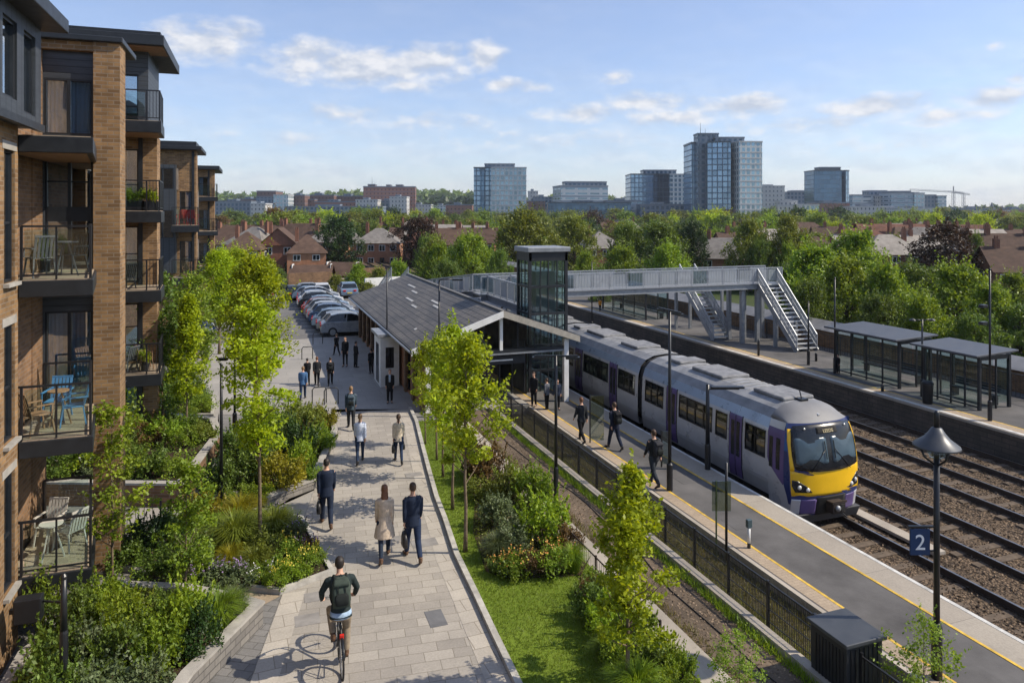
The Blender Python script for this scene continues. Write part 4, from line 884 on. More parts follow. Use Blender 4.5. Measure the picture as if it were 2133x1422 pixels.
row([(445, 1030, 90, 90, 'bush', 'dark'), (480, 1020, 110, 100, 'bush', 'mid'), (530, 1010, 120, 110, 'bush', 'mid'), (590, 1015, 120, 100, 'bush', 'gold'), (630, 985, 90, 90, 'bush', 'lime'), (560, 960, 110, 110, 'bush', 'mid'), (620, 955, 110, 110, 'bush', 'dark'), (665, 940, 80, 70, 'bush', 'fresh'), (500, 960, 110, 110, 'bush', 'mid'), (575, 920, 110, 100, 'bush', 'mid'), (640, 900, 100, 80, 'bush', 'olive'), (675, 890, 70, 60, 'bush', 'gold'), (620, 880, 90, 60, 'bush', 'olive'), (540, 900, 100, 80, 'bush', 'fresh'), (655, 1000, 60, 40, 'flower', 'fresh'), (500, 1045, 90, 50, 'flower', 'fresh'), (550, 1040, 80, 45, 'flower', 'lime')], PD, .18)
row([(360, 850, 90, 70, 'bush', 'mid'), (420, 855, 80, 50, 'flower', 'fresh'), (390, 825, 90, 60, 'bush', 'mid'), (355, 810, 80, 70, 'bush', 'fresh'), (420, 835, 60, 40, 'bush', 'mid'), (350, 868, 50, 36, 'flower', 'lime'), (385, 868, 60, 36, 'flower', 'fresh')], 'in the small kerbed bed', .15)
row([(1020, 1000, 110, 110, 'bush', 'rust'), (1000, 1035, 80, 60, 'flower', 'olive'), (1060, 1040, 110, 100, 'bush', 'olive'), (1110, 1060, 120, 130, 'bush', 'fresh'), (1040, 1095, 120, 90, 'bush', 'grey'), (1135, 1130, 150, 130, 'bush', 'lime'), (1070, 1150, 110, 90, 'bush', 'grey'), (1035, 1165, 80, 80, 'grass', 'grey'), (1070, 1200, 100, 70, 'flower', 'fresh', 'orange'), (1110, 1195, 100, 70, 'flower', 'rust', 'yellow'), (1155, 1195, 110, 80, 'flower', 'fresh', 'orange'), (1195, 1190, 80, 80, 'grass', 'fresh'), (1185, 1150, 80, 80, 'bush', 'rust'), (985, 985, 60, 60, 'bush', 'dark'), (1045, 1195, 70, 50, 'flower', 'mid', 'orange')], PF, .06)
row([(1235, 1290, 110, 100, 'bush', 'mid'), (1270, 1330, 130, 120, 'bush', 'lime'), (1330, 1340, 110, 100, 'bush', 'fresh'), (1265, 1260, 100, 90, 'bush', 'mid'), (1300, 1400, 130, 110, 'bush', 'fresh'), (1350, 1410, 120, 100, 'bush', 'mid'), (1385, 1390, 90, 80, 'bush', 'lime'), (1420, 1420, 90, 90, 'bush', 'fresh'), (1330, 1460, 150, 110, 'grass', 'fresh'), (1260, 1370, 90, 60, 'grass', 'mid'), (1295, 1440, 100, 70, 'grass', 'fresh'), (1380, 1450, 110, 90, 'bush', 'lime'), (1235, 1240, 70, 60, 'bush', 'rust')], PG, .06)
# low rusty edging fence behind bed F
t = thing('edging_fence', 'low brown mesh fence between the right-hand bed and the concrete strip', 'fence', (7.42, 15, 0)); 
for i in range(8): y = 12.2+i*1.4; MB().box(7.40, 7.44, y-.02, y+.02, .0, .52).build('post', M['rust'], t)
m = MB(); m.box(7.41, 7.43, 12.2, 22.0, .46, .49)
for i in range(98): y = 12.2+i*.1; m.box(7.416, 7.424, y-.004, y+.004, .05, .46)
m.build('mesh_panel', M['rust'], t)
# ---- garden trees
lm = LEAF['bright']
T1 = tree_meshes(6.2, .80, 2.5, 'oval', 72, 6400, .058, LEAF['bright'], 101, .055, .30, core=.35)
T2 = tree_meshes(6.5, 1.32, 1.9, 'oval', 170, 16000, .064, LEAF['bright'], 102, .085, .42, core=.35)
T3 = tree_meshes(5.3, .70, 1.75, 'cone', 95, 7500, .06, LEAF['bright'], 103, .045, .30)
T4 = tree_meshes(4.1, .75, 1.1, 'oval', 60, 2600, .05, LEAF['lime'], 104, .03, .25)
T5 = tree_meshes(3.05, .62, .75, 'egg', 90, 4200, .042, LEAF['fresh'], 105, .028, .18)
T7 = tree_meshes(5.45, .95, 2.2, 'egg', 58, 5400, .058, LEAF['bright'], 107, .05, .30, core=.3)
T8 = tree_meshes(5.1, .8, 2.0, 'egg', 52, 3600, .06, LEAF['bright'], 108, .045, .30, core=.3)
T12 = tree_meshes(3.95, 1.08, 1.1, 'cone', 95, 7600, .05, LEAF['bright'], 112, .045, .23, core=.25)
T13 = tree_meshes(2.1, .85, .15, 'oval', 70, 2600, .038, LEAF['fresh'], 113, .02, .2)
plant_tree('maple_tree', 'slender young maple with a tall bare trunk rising from the flower bed', 'tree', gp(540, 1152, .05), meshes=T1, rz=.4)
plant_tree('maple_tree', 'largest bright green maple, broad crown between the apartments and the forecourt', 'tree', gp(533, 885, .2), meshes=T2, rz=1.2)
plant_tree('maple_tree', 'young maple in the small kerbed bed against the apartment balconies', 'tree', gp(389, 925, .1), meshes=T3, rz=2.2, sc=1.0)
plant_tree('birch_tree', 'thin yellow-green sapling in front of the brick pier', 'tree', gp(232, 1222), meshes=T4, rz=.2)
plant_tree('cherry_tree', 'small green sapling with dense crown between the two near beds', 'tree', gp(388, 1262, .1), meshes=T5, rz=2.9)
plant_tree('maple_tree', 'yellow-green young maple at the near end of the lawn row', 'tree', gp(970, 1148, .05), 'maples in a row on the lawn', meshes=T7, rz=.5)
plant_tree('maple_tree', 'young maple second in the lawn row, just behind the nearest one', 'tree', gp(943, 1060, .05), 'maples in a row on the lawn', meshes=T8, rz=1.9)
for i, (px, py, lab, s) in enumerate(((922, 993, 'small maple third in the lawn row', .86), (909, 958, 'small maple fourth in the lawn row, half hidden', .8), (886, 925, 'dark-stemmed small maple at the far end of the lawn row', .72))):
    plant_tree('maple_tree', lab, 'tree', gp(px, py, .05), 'maples in a row on the lawn', meshes=T8, rz=3+i*1.3, sc=s)
plant_tree('maple_tree', 'bright conical sapling at the near right corner of the lawn', 'tree', gp(1308, 1445, .05), meshes=T12, rz=.3)
plant_tree('young_shrub_tree', 'sparse yellow-green bush beside the dark cabinet and the numbered lamp post', 'tree', V((10.75, 9.2, -.2)), meshes=T13, rz=.9, sc=.8)
plant_tree('young_shrub_tree', 'leafy young bush on the concrete strip at the bottom of the picture', 'tree', V((7.75, 10.2, .0)), meshes=T13, rz=2.9, sc=.62)
plant_tree('climber', 'dark leafy climber growing up beside the second brick block', 'tree', V((-3.2, 29.4, .0)), meshes=tree_meshes(6.2, .8, .3, 'oval', 110, 5000, .075, LEAF['mid'], 120, .04, .35), rz=1)
plant_tree('climber', 'leafy shrub tree at the foot of the third brick block', 'tree', V((-3.0, 41.0, .0)), meshes=tree_meshes(5.2, 1.2, .3, 'oval', 110, 6000, .085, LEAF['fresh'], 121, .05, .45), rz=1)
plant_tree('maple_tree', 'tall leafy tree close to the end of the apartment row', 'tree', V((-2.0, 46.5, .0)), meshes=T2, rz=4.2, sc=.95)
plant_tree('maple_tree', 'rounded bright tree beyond the apartment row at the car park', 'tree', V((-1.2, 55.5, .0)), meshes=T2, rz=5.2, sc=.9)
# ------------------------------------------------------------------ stepped brick apartment row on the left
def facer(axis, plane):
    return (lambda u, d, z: (u, plane+d, z)) if axis == 'y' else (lambda u, d, z: (plane-d, u, z))
def holed(mb, axis, plane, u0, u1, z0, z1, holes, reveal=.14, mi=0):
    """a wall face with openings and their reveals"""
    P = facer(axis, plane); us = sorted({u0, u1, *[h[0] for h in holes], *[h[1] for h in holes]}); zs = sorted({z0, z1, *[h[2] for h in holes], *[h[3] for h in holes]})
    for a, b in zip(us, us[1:]):
        for c, d in zip(zs, zs[1:]):
            if b-a < 1e-6 or d-c < 1e-6: continue
            m = ((a+b)/2, (c+d)/2)
            if any(h[0] < m[0] < h[1] and h[2] < m[1] < h[3] for h in holes) or not (u0 < m[0] < u1 and z0 < m[1] < z1): continue
            mb.quad(P(a, 0, c), P(b, 0, c), P(b, 0, d), P(a, 0, d), mi)
    for a, b, c, d in [h[:4] for h in holes]:
        r = reveal; mb.quad(P(a, 0, c), P(a, 0, d), P(a, r, d), P(a, r, c), mi); mb.quad(P(b, 0, c), P(b, r, c), P(b, r, d), P(b, 0, d), mi); mb.quad(P(a, 0, d), P(b, 0, d), P(b, r, d), P(a, r, d), mi); mb.quad(P(a, 0, c), P(a, r, c), P(b, r, c), P(b, 0, c), mi)
    return mb
def fbox(mb, P, u0, u1, d0, d1, z0, z1):
    a = P(u0, d0, z0); b = P(u1, d1, z1); return mb.box(a[0], b[0], a[1], b[1], z0, z1)
def window(root, axis, plane, u0, u1, z0, z1, n=2, curtain=True, bars=(), panels=(), reveal=.10, fm=None, lite=False, fw=.05, room=1.0):
    P = facer(axis, plane); r = reveal; fm = fm or M['dark']
    f = MB(); e = .002
    fbox(f, P, u0+e, u1-e, r-.05, r+.03, z0+e, z0+fw); fbox(f, P, u0+e, u1-e, r-.05, r+.03, z1-fw, z1-e); fbox(f, P, u0+e, u0+fw, r-.05, r+.03, z0+fw, z1-fw); fbox(f, P, u1-fw, u1-e, r-.05, r+.03, z0+fw, z1-fw)
    for i in range(1, n): u = u0+(u1-u0)*i/n; fbox(f, P, u-.035, u+.035, r-.052, r+.03, z0+fw, z1-fw)
    for zb in bars: fbox(f, P, u0+fw, u1-fw, r-.03, r+.02, zb-.02, zb+.02)
    for a, b in panels: fbox(f, P, u0+fw, u1-fw, r-.06, r+.025, a, b)
    w = f.build('window', fm, root)
    g = MB()
    fbox(g, P, u0+fw, u1-fw, r-.003, r+.003, z0+fw, z1-fw); g.build('pane', M['glass'], w)
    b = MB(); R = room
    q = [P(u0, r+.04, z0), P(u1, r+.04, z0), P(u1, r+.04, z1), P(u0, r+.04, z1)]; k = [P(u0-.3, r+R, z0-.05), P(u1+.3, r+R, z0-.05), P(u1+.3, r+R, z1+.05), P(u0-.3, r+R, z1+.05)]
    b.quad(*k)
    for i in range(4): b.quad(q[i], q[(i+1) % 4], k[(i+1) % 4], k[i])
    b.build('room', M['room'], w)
    if curtain:
        for side in ((0, 1) if curtain == 2 or curtain is True else (curtain-3,)):
            c = MB(); W = (u1-u0)*(.47 if not lite else .4); s = u0+fw if side == 0 else u1-fw-W; N = 18; a_ = []; 
            for i in range(N+1):
                u = s+W*i/N; dd = r+.10+.025*math.sin(i*1.9)+.01*math.sin(i*.7); a_.append((P(u, dd, z0+.06), P(u, dd, z1-.05)))
            for i in range(N): c.quad(a_[i][0], a_[i+1][0], a_[i+1][1], a_[i][1])
            c.build('curtain', M['curtain'], w, True)
    return w
def railing(parent, pts, z, h=1.05, bars=None, glass=True):
    """top rail, posts, glass or bars along a run of plan points"""
    m = MB(); pts = [V((p[0], p[1], z)) for p in pts]
    for a, b in zip(pts, pts[1:]):
        m.bar(a+V((0, 0, h)), b+V((0, 0, h)), .05, .04); m.bar(a+V((0, 0, .09)), b+V((0, 0, .09)), .03, .03)
    for p in pts: m.box(p.x-.022, p.x+.022, p.y-.022, p.y+.022, z, z+h)
    for i, (a, b) in enumerate(zip(pts, pts[1:])):
        L = (b-a).length; k = max(1, round(L/.7))
        for j in range(1, k): p = a.lerp(b, j/k); m.box(p.x-.016, p.x+.016, p.y-.016, p.y+.016, z, z+h)
        if bars and bars[i]:
            k = max(2, round(L/.11))
            for j in range(1, k): p = a.lerp(b, j/k); m.box(p.x-.008, p.x+.008, p.y-.008, p.y+.008, z+.09, z+h)
    r = m.build('railing', M['black'], parent)
    for i, (a, b) in enumerate(zip(pts, pts[1:])):
        if glass and not (bars and bars[i]):
            d = (b-a).normalized(); n = V((-d.y, d.x, 0))*.004; g = MB(); a2 = a+d*.05; b2 = b-d*.05
            g.hexa([a2-n+V((0, 0, .13)), b2-n+V((0, 0, .13)), b2+n+V((0, 0, .13)), a2+n+V((0, 0, .13)), a2-n+V((0, 0, h-.06)), b2-n+V((0, 0, h-.06)), b2+n+V((0, 0, h-.06)), a2+n+V((0, 0, h-.06))])
            g.build('glass_panel', M['glass_rail'], parent)
def balcony(root, poly, z, th=.34, rail=None, h=1.05, bars=None, deck=True):
    m = MB(); m.prism(poly, z-th, z-.02); s = m.build('balcony', M['dark'], root, bevel=.012)
    m = MB(); m.prism(offset_poly(poly, .05), z-.021, z); m.build('deck', G['deck'], s)
    m = MB(); m.prism(offset_poly(poly, .12), z-th-.012, z-th+.001); m.build('soffit', M['soffit'], s)
    if rail: railing(s, rail, z, h, bars)
    return s
def garden_chair(label, p, rz, col, arms=True, slat=False):
    t = thing('garden_chair', label, 'chair', p, rz); BASE[t.name] = V((0, 0, 0)); t.scale = (.9,)*3
    MB().box(-.22, .22, -.22, .22, .42, .45).build('seat', col, t, bevel=.01)
    m = MB()
    for i in range(6): x = -.2+i*.08; m.bar((x, -.22, .45), (x, -.34, .92), .055, .015)
    m.bar((-.23, -.345, .93), (.23, -.345, .93), .03, .05); m.build('backrest', col, t)
    for sx in (-1, 1):
        for sy in (-1, 1): MB().bar((sx*.2, sy*.2, .43), (sx*.24, sy*.26, 0), .03, .03).build('leg', col, t)
        if arms: m = MB(); m.bar((sx*.25, -.3, .66), (sx*.25, .22, .66), .05, .025); m.bar((sx*.25, .2, .45), (sx*.25, .2, .66), .025, .025); m.build('armrest', col, t)
    return t
def balcony_table(label, p, col, r=.3):
    t = thing('balcony_table', label, 'table', p); MBx = MB().lathe([(r, .70), (r, .725)], n=20, c=p); MBx.build('tabletop', col, t)
    for a in (0, 2.1, 4.2): MB().bar((p[0]+.05*math.cos(a), p[1]+.05*math.sin(a), p[2]+.7), (p[0]+.24*math.cos(a), p[1]+.24*math.sin(a), p[2]), .025, .025).build('leg', col, t)
def block_top(root, x0, x1, y0, y1, z0, th, name='roof', m=None): mb = MB(); mb.box(x0, x1, y0, y1, z0, z0+th); o = mb.build(name, m or M['dark'], root, bevel=.02); return o

# ---- block 0: nearest, brick below, clad storey above
A0_ = thing('apartment_block', 'nearest brick apartment block cut by the left edge, with a dark clad top storey', 'apartment block', (-4.35, 12, 0), 0, 'stepped apartment row')
wins = [(15.66, 16.3, 7.1, 9.6), (15.66, 16.3, 4.1, 6.3), (15.66, 16.3, 1.3, 3.5), (14.2, 15.0, 7.1, 9.6), (14.2, 15.0, 4.1, 6.3)]
m = MB(); holed(m, 'x', -4.35, 8, 16.5, -.1, 10.1, wins); m.quad((-4.35, 16.5, -.1), (-4.65, 16.5, -.1), (-4.65, 16.5, 10.1), (-4.35, 16.5, 10.1)); m.build('wall', M['brick'], A0_)
for a, b, c, d in wins:
    w = window(A0_, 'x', -4.35, a, b, c, d, 1, False, (c+(d-c)*.45,))
    m = MB(); m.box(-4.42, -4.25, a-.06, b+.06, c-.07, c-.002); m.build('sill', M['stone_cap'], w)
    m = MB(); m.box(-4.41, -4.34, a-.1, b+.1, d+.002, d+.16); m.build('lintel', M['stone_cap'], w)
wt = [(14.55, 15.35, 10.45, 11.85), (15.75, 16.5, 10.3, 11.85)]
m = MB(); holed(m, 'x', -4.06, 8, 16.9, 10.1, 12.12, wt); m.quad((-4.06, 16.9, 10.1), (-6, 16.9, 10.1), (-6, 16.9, 12.12), (-4.06, 16.9, 12.12)); m.quad((-4.06, 8, 10.1), (-4.06, 16.9, 10.1), (-6, 16.9, 10.1), (-6, 8, 10.1)); m.build('clad_storey', M['cladv'], A0_)
for a, b, c, d in wt: window(A0_, 'x', -4.06, a, b, c, d, 1, False)
m = MB(); m.box(-4.10, -4.0, 8, 16.95, 10.04, 10.18); m.build('string_course', M['dark'], A0_)
block_top(A0_, -8, -3.62, 7.5, 17.15, 12.12, .28)
# ---- block 1
A1_ = thing('apartment_block', 'second brick apartment block, with four stacked balconies beside its tall brick pier', 'apartment block', (-3.0, 19.2, 0), 0, 'stepped apartment row')
m = MB(); m.box(-3.56, -3.0, 19.2, 19.95, -.1, 12.42); m.build('brick_pier', M['brick'], A1_)
hol = [(-4.6, -3.6, 10.24, 11.56), (-4.6, -3.6, 7.14, 9.74), (-4.6, -3.6, 3.98, 6.12)]
m = MB(); holed(m, 'y', 19.4, -4.65, -3.56, 3.45, 12.2, hol, .1); m.quad((-4.65, 19.4, 3.45), (-3.56, 19.4, 3.45), (-3.56, 24, 3.45), (-4.65, 24, 3.45)); m.build('clad_wall', M['clad'], A1_)
m = MB(); m.box(-4.67, -4.65, 16.5, 19.75, -.1, 12.2); m.box(-4.65, -4.63, 18.6, 19.74, -.1, 12.2); m.build('side_wall', M['brick_dk'], A1_)
m = MB(); m.box(-4.66, -3.562, 19.25, 19.7, 12.21, 12.42); m.build('brick_header', M['brick'], A1_)
m = MB(); m.box(-5.0, -2.93, 19.1, 21.2, 12.425, 12.56); m.build('parapet_cap', M['dark'], A1_, bevel=.02)
m = MB(); m.hexa([(-7, 19.6, 12.56), (-4.0, 19.6, 12.56), (-4.0, 24, 12.56), (-7, 24, 12.56), (-7, 20.4, 13.1), (-4.9, 20.4, 13.1), (-4.9, 24, 13.1), (-7, 24, 13.1)]); m.build('roof', mat('zinc_roof', (.30, .31, .33), .5, .3), A1_)
m = MB(); m.box(-7, -4.9, 21.0, 33, 3.45, 12.2); m.build('rear_wall', M['brick_dk'], A1_)
window(A1_, 'y', 19.4, *hol[0], 2, True, reveal=.05); window(A1_, 'y', 19.4, *hol[1], 2, False, (9.15,), ((8.22, 8.56),)); window(A1_, 'y', 19.4, *hol[2], 2, True, (), ())
BP = [(-4.34, 16.46), (-3.05, 16.46), (-3.48, 19.15), (-3.6, 19.72), (-4.62, 19.72), (-4.62, 16.53), (-4.34, 16.53)]
for z, rl in ((9.95, False), (7.1, True), (3.95, True), (1.3, True)):
    balcony(A1_, BP, z, .34, [(-4.58, 16.62), (-4.3, 16.52), (-3.11, 16.52), (-3.56, 18.95), (-4.5, 18.95)] if (rl and z < 5) else ([(-4.3, 16.52), (-3.11, 16.52), (-3.56, 18.95)] if rl else None))
GREYC = mat('grey_chair', (.10, .10, .11), .5); BLUEC = mat('blue_chair', (.07, .22, .42), .5); TEAK = mat('teak_chair', (.28, .16, .085), .6); PALEC = mat('pale_chair', (.5, .47, .42), .6)
garden_chair('dark garden chair with a curved back on the upper balcony of the second block', (-4.15, 17.2, 7.1), .6, GREYC); garden_chair('dark padded chair beside the table on the upper balcony of the second block', (-3.75, 18.0, 7.1), 2.6, M['black']); balcony_table('small glass-topped table between two dark chairs on the upper balcony', (-3.72, 17.3, 7.1), GREYC, .24)
garden_chair('blue garden chair at the back of the balcony with mixed chairs', (-4.05, 18.1, 3.95), 3.0, BLUEC); garden_chair('blue garden chair turned sideways at the right of its balcony', (-3.62, 17.5, 3.95), 1.8, BLUEC); garden_chair('brown wooden chair at the left of the balcony with the blue chairs', (-4.15, 17.0, 3.95), -.9, TEAK); balcony_table('small wooden table among the blue and brown balcony chairs', (-3.9, 17.55, 3.95), TEAK, .2)
garden_chair('pale chair at the back of the lowest balcony', (-4.15, 18.0, 1.3), 2.8, PALEC); garden_chair('pale chair near the rail of the lowest balcony', (-3.7, 17.6, 1.3), .9, PALEC); balcony_table('pale round table on the lowest balcony', (-3.95, 17.2, 1.3), PALEC, .22)
def pot_plant(label, p, w, lm, box=True):
    t = thing('planter', label, 'plant pot', p); m = MB()
    if box: m.box(p[0]-w/2, p[0]+w/2, p[1]-.13, p[1]+.13, p[2], p[2]+.32)
    else: m.lathe([(.11, 0), (.15, .26), (.14, .28)], c=p, n=14)
    m.build('pot', M['dark'], t)
    o = link(bpy.data.objects.new('foliage', shrub('bush', lm, 0))); o.parent = t; o.location = (0, 0, .26); o.scale = (w*1.1, .5, .75)
    KIDS.setdefault(t.name, []).append(o); return t
pot_plant('small green pot plant behind the glass of the upper balcony', (-4.4, 18.6, 7.1), .4, 'mid', False)
# ---- further blocks
def block(label, y0, xr, xl, zr, floors, wx, by, bx0, bx1, th, hole_z, clad_top=None, lite=True, bars=None):
    R = thing('apartment_block', label, 'apartment block', (xr, y0, 0), 0, 'stepped apartment row')
    holes = [(wx[0], wx[1], a, b) for a, b in hole_z]; zb = clad_top or zr
    m = MB(); holed(m, 'y', y0, xl, xr, -.1, zb, [h for h in holes if h[3] <= zb], .12); m.quad((xr, y0, -.1), (xr, y0+.9, -.1), (xr, y0+.9, zb), (xr, y0, zb)); m.quad((xr, y0+.9, -.1), (xl-.6, y0+.9, -.1), (xl-.6, y0+.9, zb), (xr, y0+.9, zb)); m.build('wall', M['brick'], R)
    m = MB(); m.box(wx[1]+.0, wx[1]+.14, y0-.05, y0+.02, .0, zb-.05); m.build('dark_pier', M['dark'], R)
    if clad_top:
        m = MB(); xc = xr-.28; holed(m, 'y', y0-.03, xl, xc, zb, zr, [h for h in holes if h[3] > zb], .12); m.quad((xc, y0-.03, zb), (xc, y0+3, zb), (xc, y0+3, zr), (xc, y0-.03, zr)); m.build('clad_storey', M['clad'], R)
    for h in holes: window(R, 'y', y0-(.03 if clad_top and h[3] > zb else 0), *h, 1 if lite else 2, 3 if rng.random() < .5 else 4, lite=True)
    for z in floors:
        balcony(R, [(bx0, by), (bx1, by), (bx1-.12, y0-.06), (bx0, y0-.06)], z, th, [(bx0+.05, by+.06), (bx1-.45, by+.06), (bx1-.06, by+.06), (bx1-.18, y0-.1)], 1.0, bars or (0, 1, 1))
    return R
B2 = block('third brick apartment block, taller, with a wide dark overhanging flat roof', 28.7, -3.3, -6.2, 14.2, [11.5, 8.5, 5.86, 3.07], (-4.75, -3.9), 26.6, -4.7, -2.93, .4, [(11.6, 13.35), (8.6, 10.7), (5.95, 7.95), (3.15, 5.2), (.1, 2.45)], 11.15)
block_top(B2, -9, -2.95, 27.5, 33, 14.2, .36); m = MB(); m.box(-9, -3.1, 27.9, 33, 14.56, 14.75); m.build('roof_upstand', M['dark'], B2); m = MB(); m.box(-7.5, -4.2, 30, 33, 14.75, 15.2); m.build('roof_plant_box', M['steel'], B2)
m = MB(); m.box(-8, -3.0, 27.7, 29.3, 14.18, 14.199); m.build('soffit', M['soffit'], B2)
B3 = block('fourth brick apartment block with a dark boxed bay window and red chairs on a balcony', 46, -3.2, -6.2, 12.1, [7.75, 4.8, 2.0], (-4.1, -3.45), 44.4, -4.4, -2.95, .4, [(7.85, 9.7), (4.9, 6.8), (2.1, 4.0)])
block_top(B3, -9, -2.9, 45.5, 50, 12.1, .22); m = MB(); m.box(-9, -3.2, 45.8, 50, 12.32, 12.6); m.build('roof_upstand', M['dark'], B3)
m = MB(); holed(m, 'y', 45.3, -5.6, -4.25, 5.0, 11.2, [(-5.5, -4.35, 9.8, 11.0), (-5.5, -4.35, 7.0, 8.6)], .08); m.quad((-4.25, 45.3, 5), (-4.25, 46, 5), (-4.25, 46, 11.2), (-4.25, 45.3, 11.2)); m.quad((-5.6, 45.3, 11.2), (-4.25, 45.3, 11.2), (-4.25, 46, 11.2), (-5.6, 46, 11.2)); bay = m.build('bay_window', M['cladv'], B3)
for z0, z1 in ((9.8, 11.0), (7.0, 8.6)): window(B3, 'y', 45.3, -5.5, -4.35, z0, z1, 2, False, lite=True, reveal=.06)
B4 = block('farthest brick apartment block, narrow sliver at the end of the row', 64, -3.1, -6, 12.0, [9.75, 7.0, 4.2], (-4.3, -3.6), 62.2, -4.3, -2.75, .35, [(9.85, 11.4), (7.1, 8.7), (4.3, 6.0)])
block_top(B4, -9, -2.7, 63.4, 70, 12.0, .3)
pot_plant('long trough of green shrubs on a balcony of the third block', (-3.95, 26.95, 8.5), .95, 'fresh'); pot_plant('short trough of yellow-green shrubs at the balcony corner of the third block', (-3.3, 26.95, 8.5), .5, 'bright'); pot_plant('leafy plant behind the railing of the lowest shown balcony of the third block', (-3.5, 27.2, 3.07), .4, 'bright', False)
garden_chair('dark chair on the glazed balcony of the third block under the trough', (-4.1, 27.3, 5.86), .8, M['black']); garden_chair('grey chair on the low balcony of the third block', (-4.05, 27.4, 3.07), .9, GREYC); garden_chair('brown chair right of the grey one on the low balcony of the third block', (-3.55, 27.6, 3.07), -1.2, TEAK)
garden_chair('red chair on the balcony of the fourth block', (-3.9, 44.9, 7.75), .4, mat('red_chair', (.42, .03, .03), .6)); garden_chair('red chair nearest the corner on the balcony of the fourth block', (-3.3, 44.9, 7.75), -.3, mat('red_chair_b', (.36, .025, .03), .6)); garden_chair('brown chair on the lower balcony of the fourth block', (-3.6, 44.9, 4.8), .2, TEAK)
# low railings in front of the ground floor
def bar_fence(name, label, pts, z, h, step=.12, post=1.2, m=None, cat='railing', pickets=True):
    m = m or M['black']; pts = [V((p[0], p[1], z)) for p in pts]; t = thing(name, label, cat, pts[0])
    f = MB()
    for a, b in zip(pts, pts[1:]):
        f.bar(a+V((0, 0, h-.03)), b+V((0, 0, h-.03)), .03, .03); f.bar(a+V((0, 0, .1)), b+V((0, 0, .1)), .025, .025); k = max(1, int((b-a).length/step))
        for j in range(1, k): p = a.lerp(b, j/k); f.box(p.x-.007, p.x+.007, p.y-.007, p.y+.007, z+.1, z+h-.03)
    f.build('bars', m, t)
    for a, b in zip(pts, pts[1:]):
        k = max(1, round((b-a).length/post))
        for j in range(k+1): p = a.lerp(b, j/k); MB().box(p.x-.022, p.x+.022, p.y-.022, p.y+.022, z-.02, z+h+.04).build('post', m, t)
    return t
bar_fence('railing', 'short black railing beside the side path under the sapling', [gp(228, 1118), gp(335, 1088)], 0, .62, .2)
bar_fence('railing', 'black railing along the terrace at the foot of the third block', [gp(250, 905), gp(345, 905)], 0, .9, .16)
# ------------------------------------------------------------------ station building
def roof_mat():
    t = NT('slate_roof'); v = t.coord(); sp = t.n('ShaderNodeSeparateXYZ'); t.l(v, sp.inputs[0]); cb = t.n('ShaderNodeCombineXYZ'); t.l(sp.outputs[1], cb.inputs[0]); t.l(sp.outputs[0], cb.inputs[1])
    b = bricktex(t, cb.outputs[0], 1, (.115, .108, .10), (.085, .082, .080), (.03, .03, .03), .5, .30, .022, .5); n = t.noise(t.scale(v, (1, .25, 1)), 1.4, 6, .7)
    c = t.mix(1.0, b.outputs[0], t.mix(t.ramp(n, .3, .72), (.6, .6, .62), (1.5, 1.42, 1.3)), 'MULTIPLY'); c = t.mix(t.ramp(t.noise(v, 5, 5, .7), .6, .75, 0, .35), c, (.24, .22, .18))
    return t.done(t.bsdf(c, .62, 0, .4, t.bump(b.outputs['Fac'], .7, -.015)))
ST = thing('station_building', 'long low station building with a grey slate gabled roof and glazed end', 'station building', (6.8, 30, 0))
y0, y1, xw, xe, xr = 30.0, 50.0, 6.8, 6.15, 10.2; ze, zr_ = 2.72, 4.15; sl = (zr_-ze)/(xr-xe)
m = MB(); th = .12
def rz_(x): return zr_ - abs(x-xr)*sl
m.hexa([(xe, y0-.35, ze-th), (xr, y0-.35, zr_-th), (xr, y1+.3, zr_-th), (xe, y1+.3, ze-th), (xe, y0-.35, ze), (xr, y0-.35, zr_), (xr, y1+.3, zr_), (xe, y1+.3, ze)])
rf = m.build('roof', roof_mat(), ST)
m = MB(); xm = 13.85
m.hexa([(xr, y0-.35, zr_-th), (xm, y0-.35, rz_(xm)-th), (xm, 31.7, rz_(xm)-th), (xr, 31.7, zr_-th), (xr, y0-.35, zr_), (xm, y0-.35, rz_(xm)), (xm, 31.7, rz_(xm)), (xr, 31.7, zr_)])
xb = 12.1; m.hexa([(xr, 31.7, zr_-th), (xb, 31.7, rz_(xb)-th), (xb, y1+.3, rz_(xb)-th), (xr, y1+.3, zr_-th), (xr, 31.7, zr_), (xb, 31.7, rz_(xb)), (xb, y1+.3, rz_(xb)), (xr, y1+.3, zr_)])
m.build('roof_slope', roof_mat(), ST)
MB().box(xr-.1, xr+.1, y0-.36, y1+.31, zr_-.02, zr_+.05).build('ridge', mat('ridge_tiles', (.12, .115, .11), .7), rf)
for i, (u, yy, L) in enumerate(((.22, 44.8, 2.0), (.30, 42.4, 1.4), (.46, 40.7, 1.8), (.52, 38.3, 1.2), (.30, 37.2, 1.6), (.36, 36.0, 1.2), (.78, 33.0, .3))):  # thin raised strips added to stand for pale scuff marks on the slates
    x = xr-(xr-xe)*u; z = rz_(x)+.012; MB().hexa([(x-.06, yy-L/2, z-.01-.06*sl), (x+.06, yy-L/2, z-.01+.06*sl), (x+.06, yy+L/2, z-.01+.06*sl), (x-.06, yy+L/2, z-.01-.06*sl), (x-.06, yy-L/2, z+.012-.06*sl), (x+.06, yy-L/2, z+.012+.06*sl), (x+.06, yy+L/2, z+.012+.06*sl), (x-.06, yy+L/2, z+.012-.06*sl)]).build('roof_scuff_strip', mat('pale_scuff', (.42, .41, .39), .6), rf)
m = MB(); m.path([V((xe-.04, y0-.3, ze-.10)), V((xe-.04, y1+.3, ze-.10))], .055, 8); m.build('gutter', M['steel_lt'], ST, True)
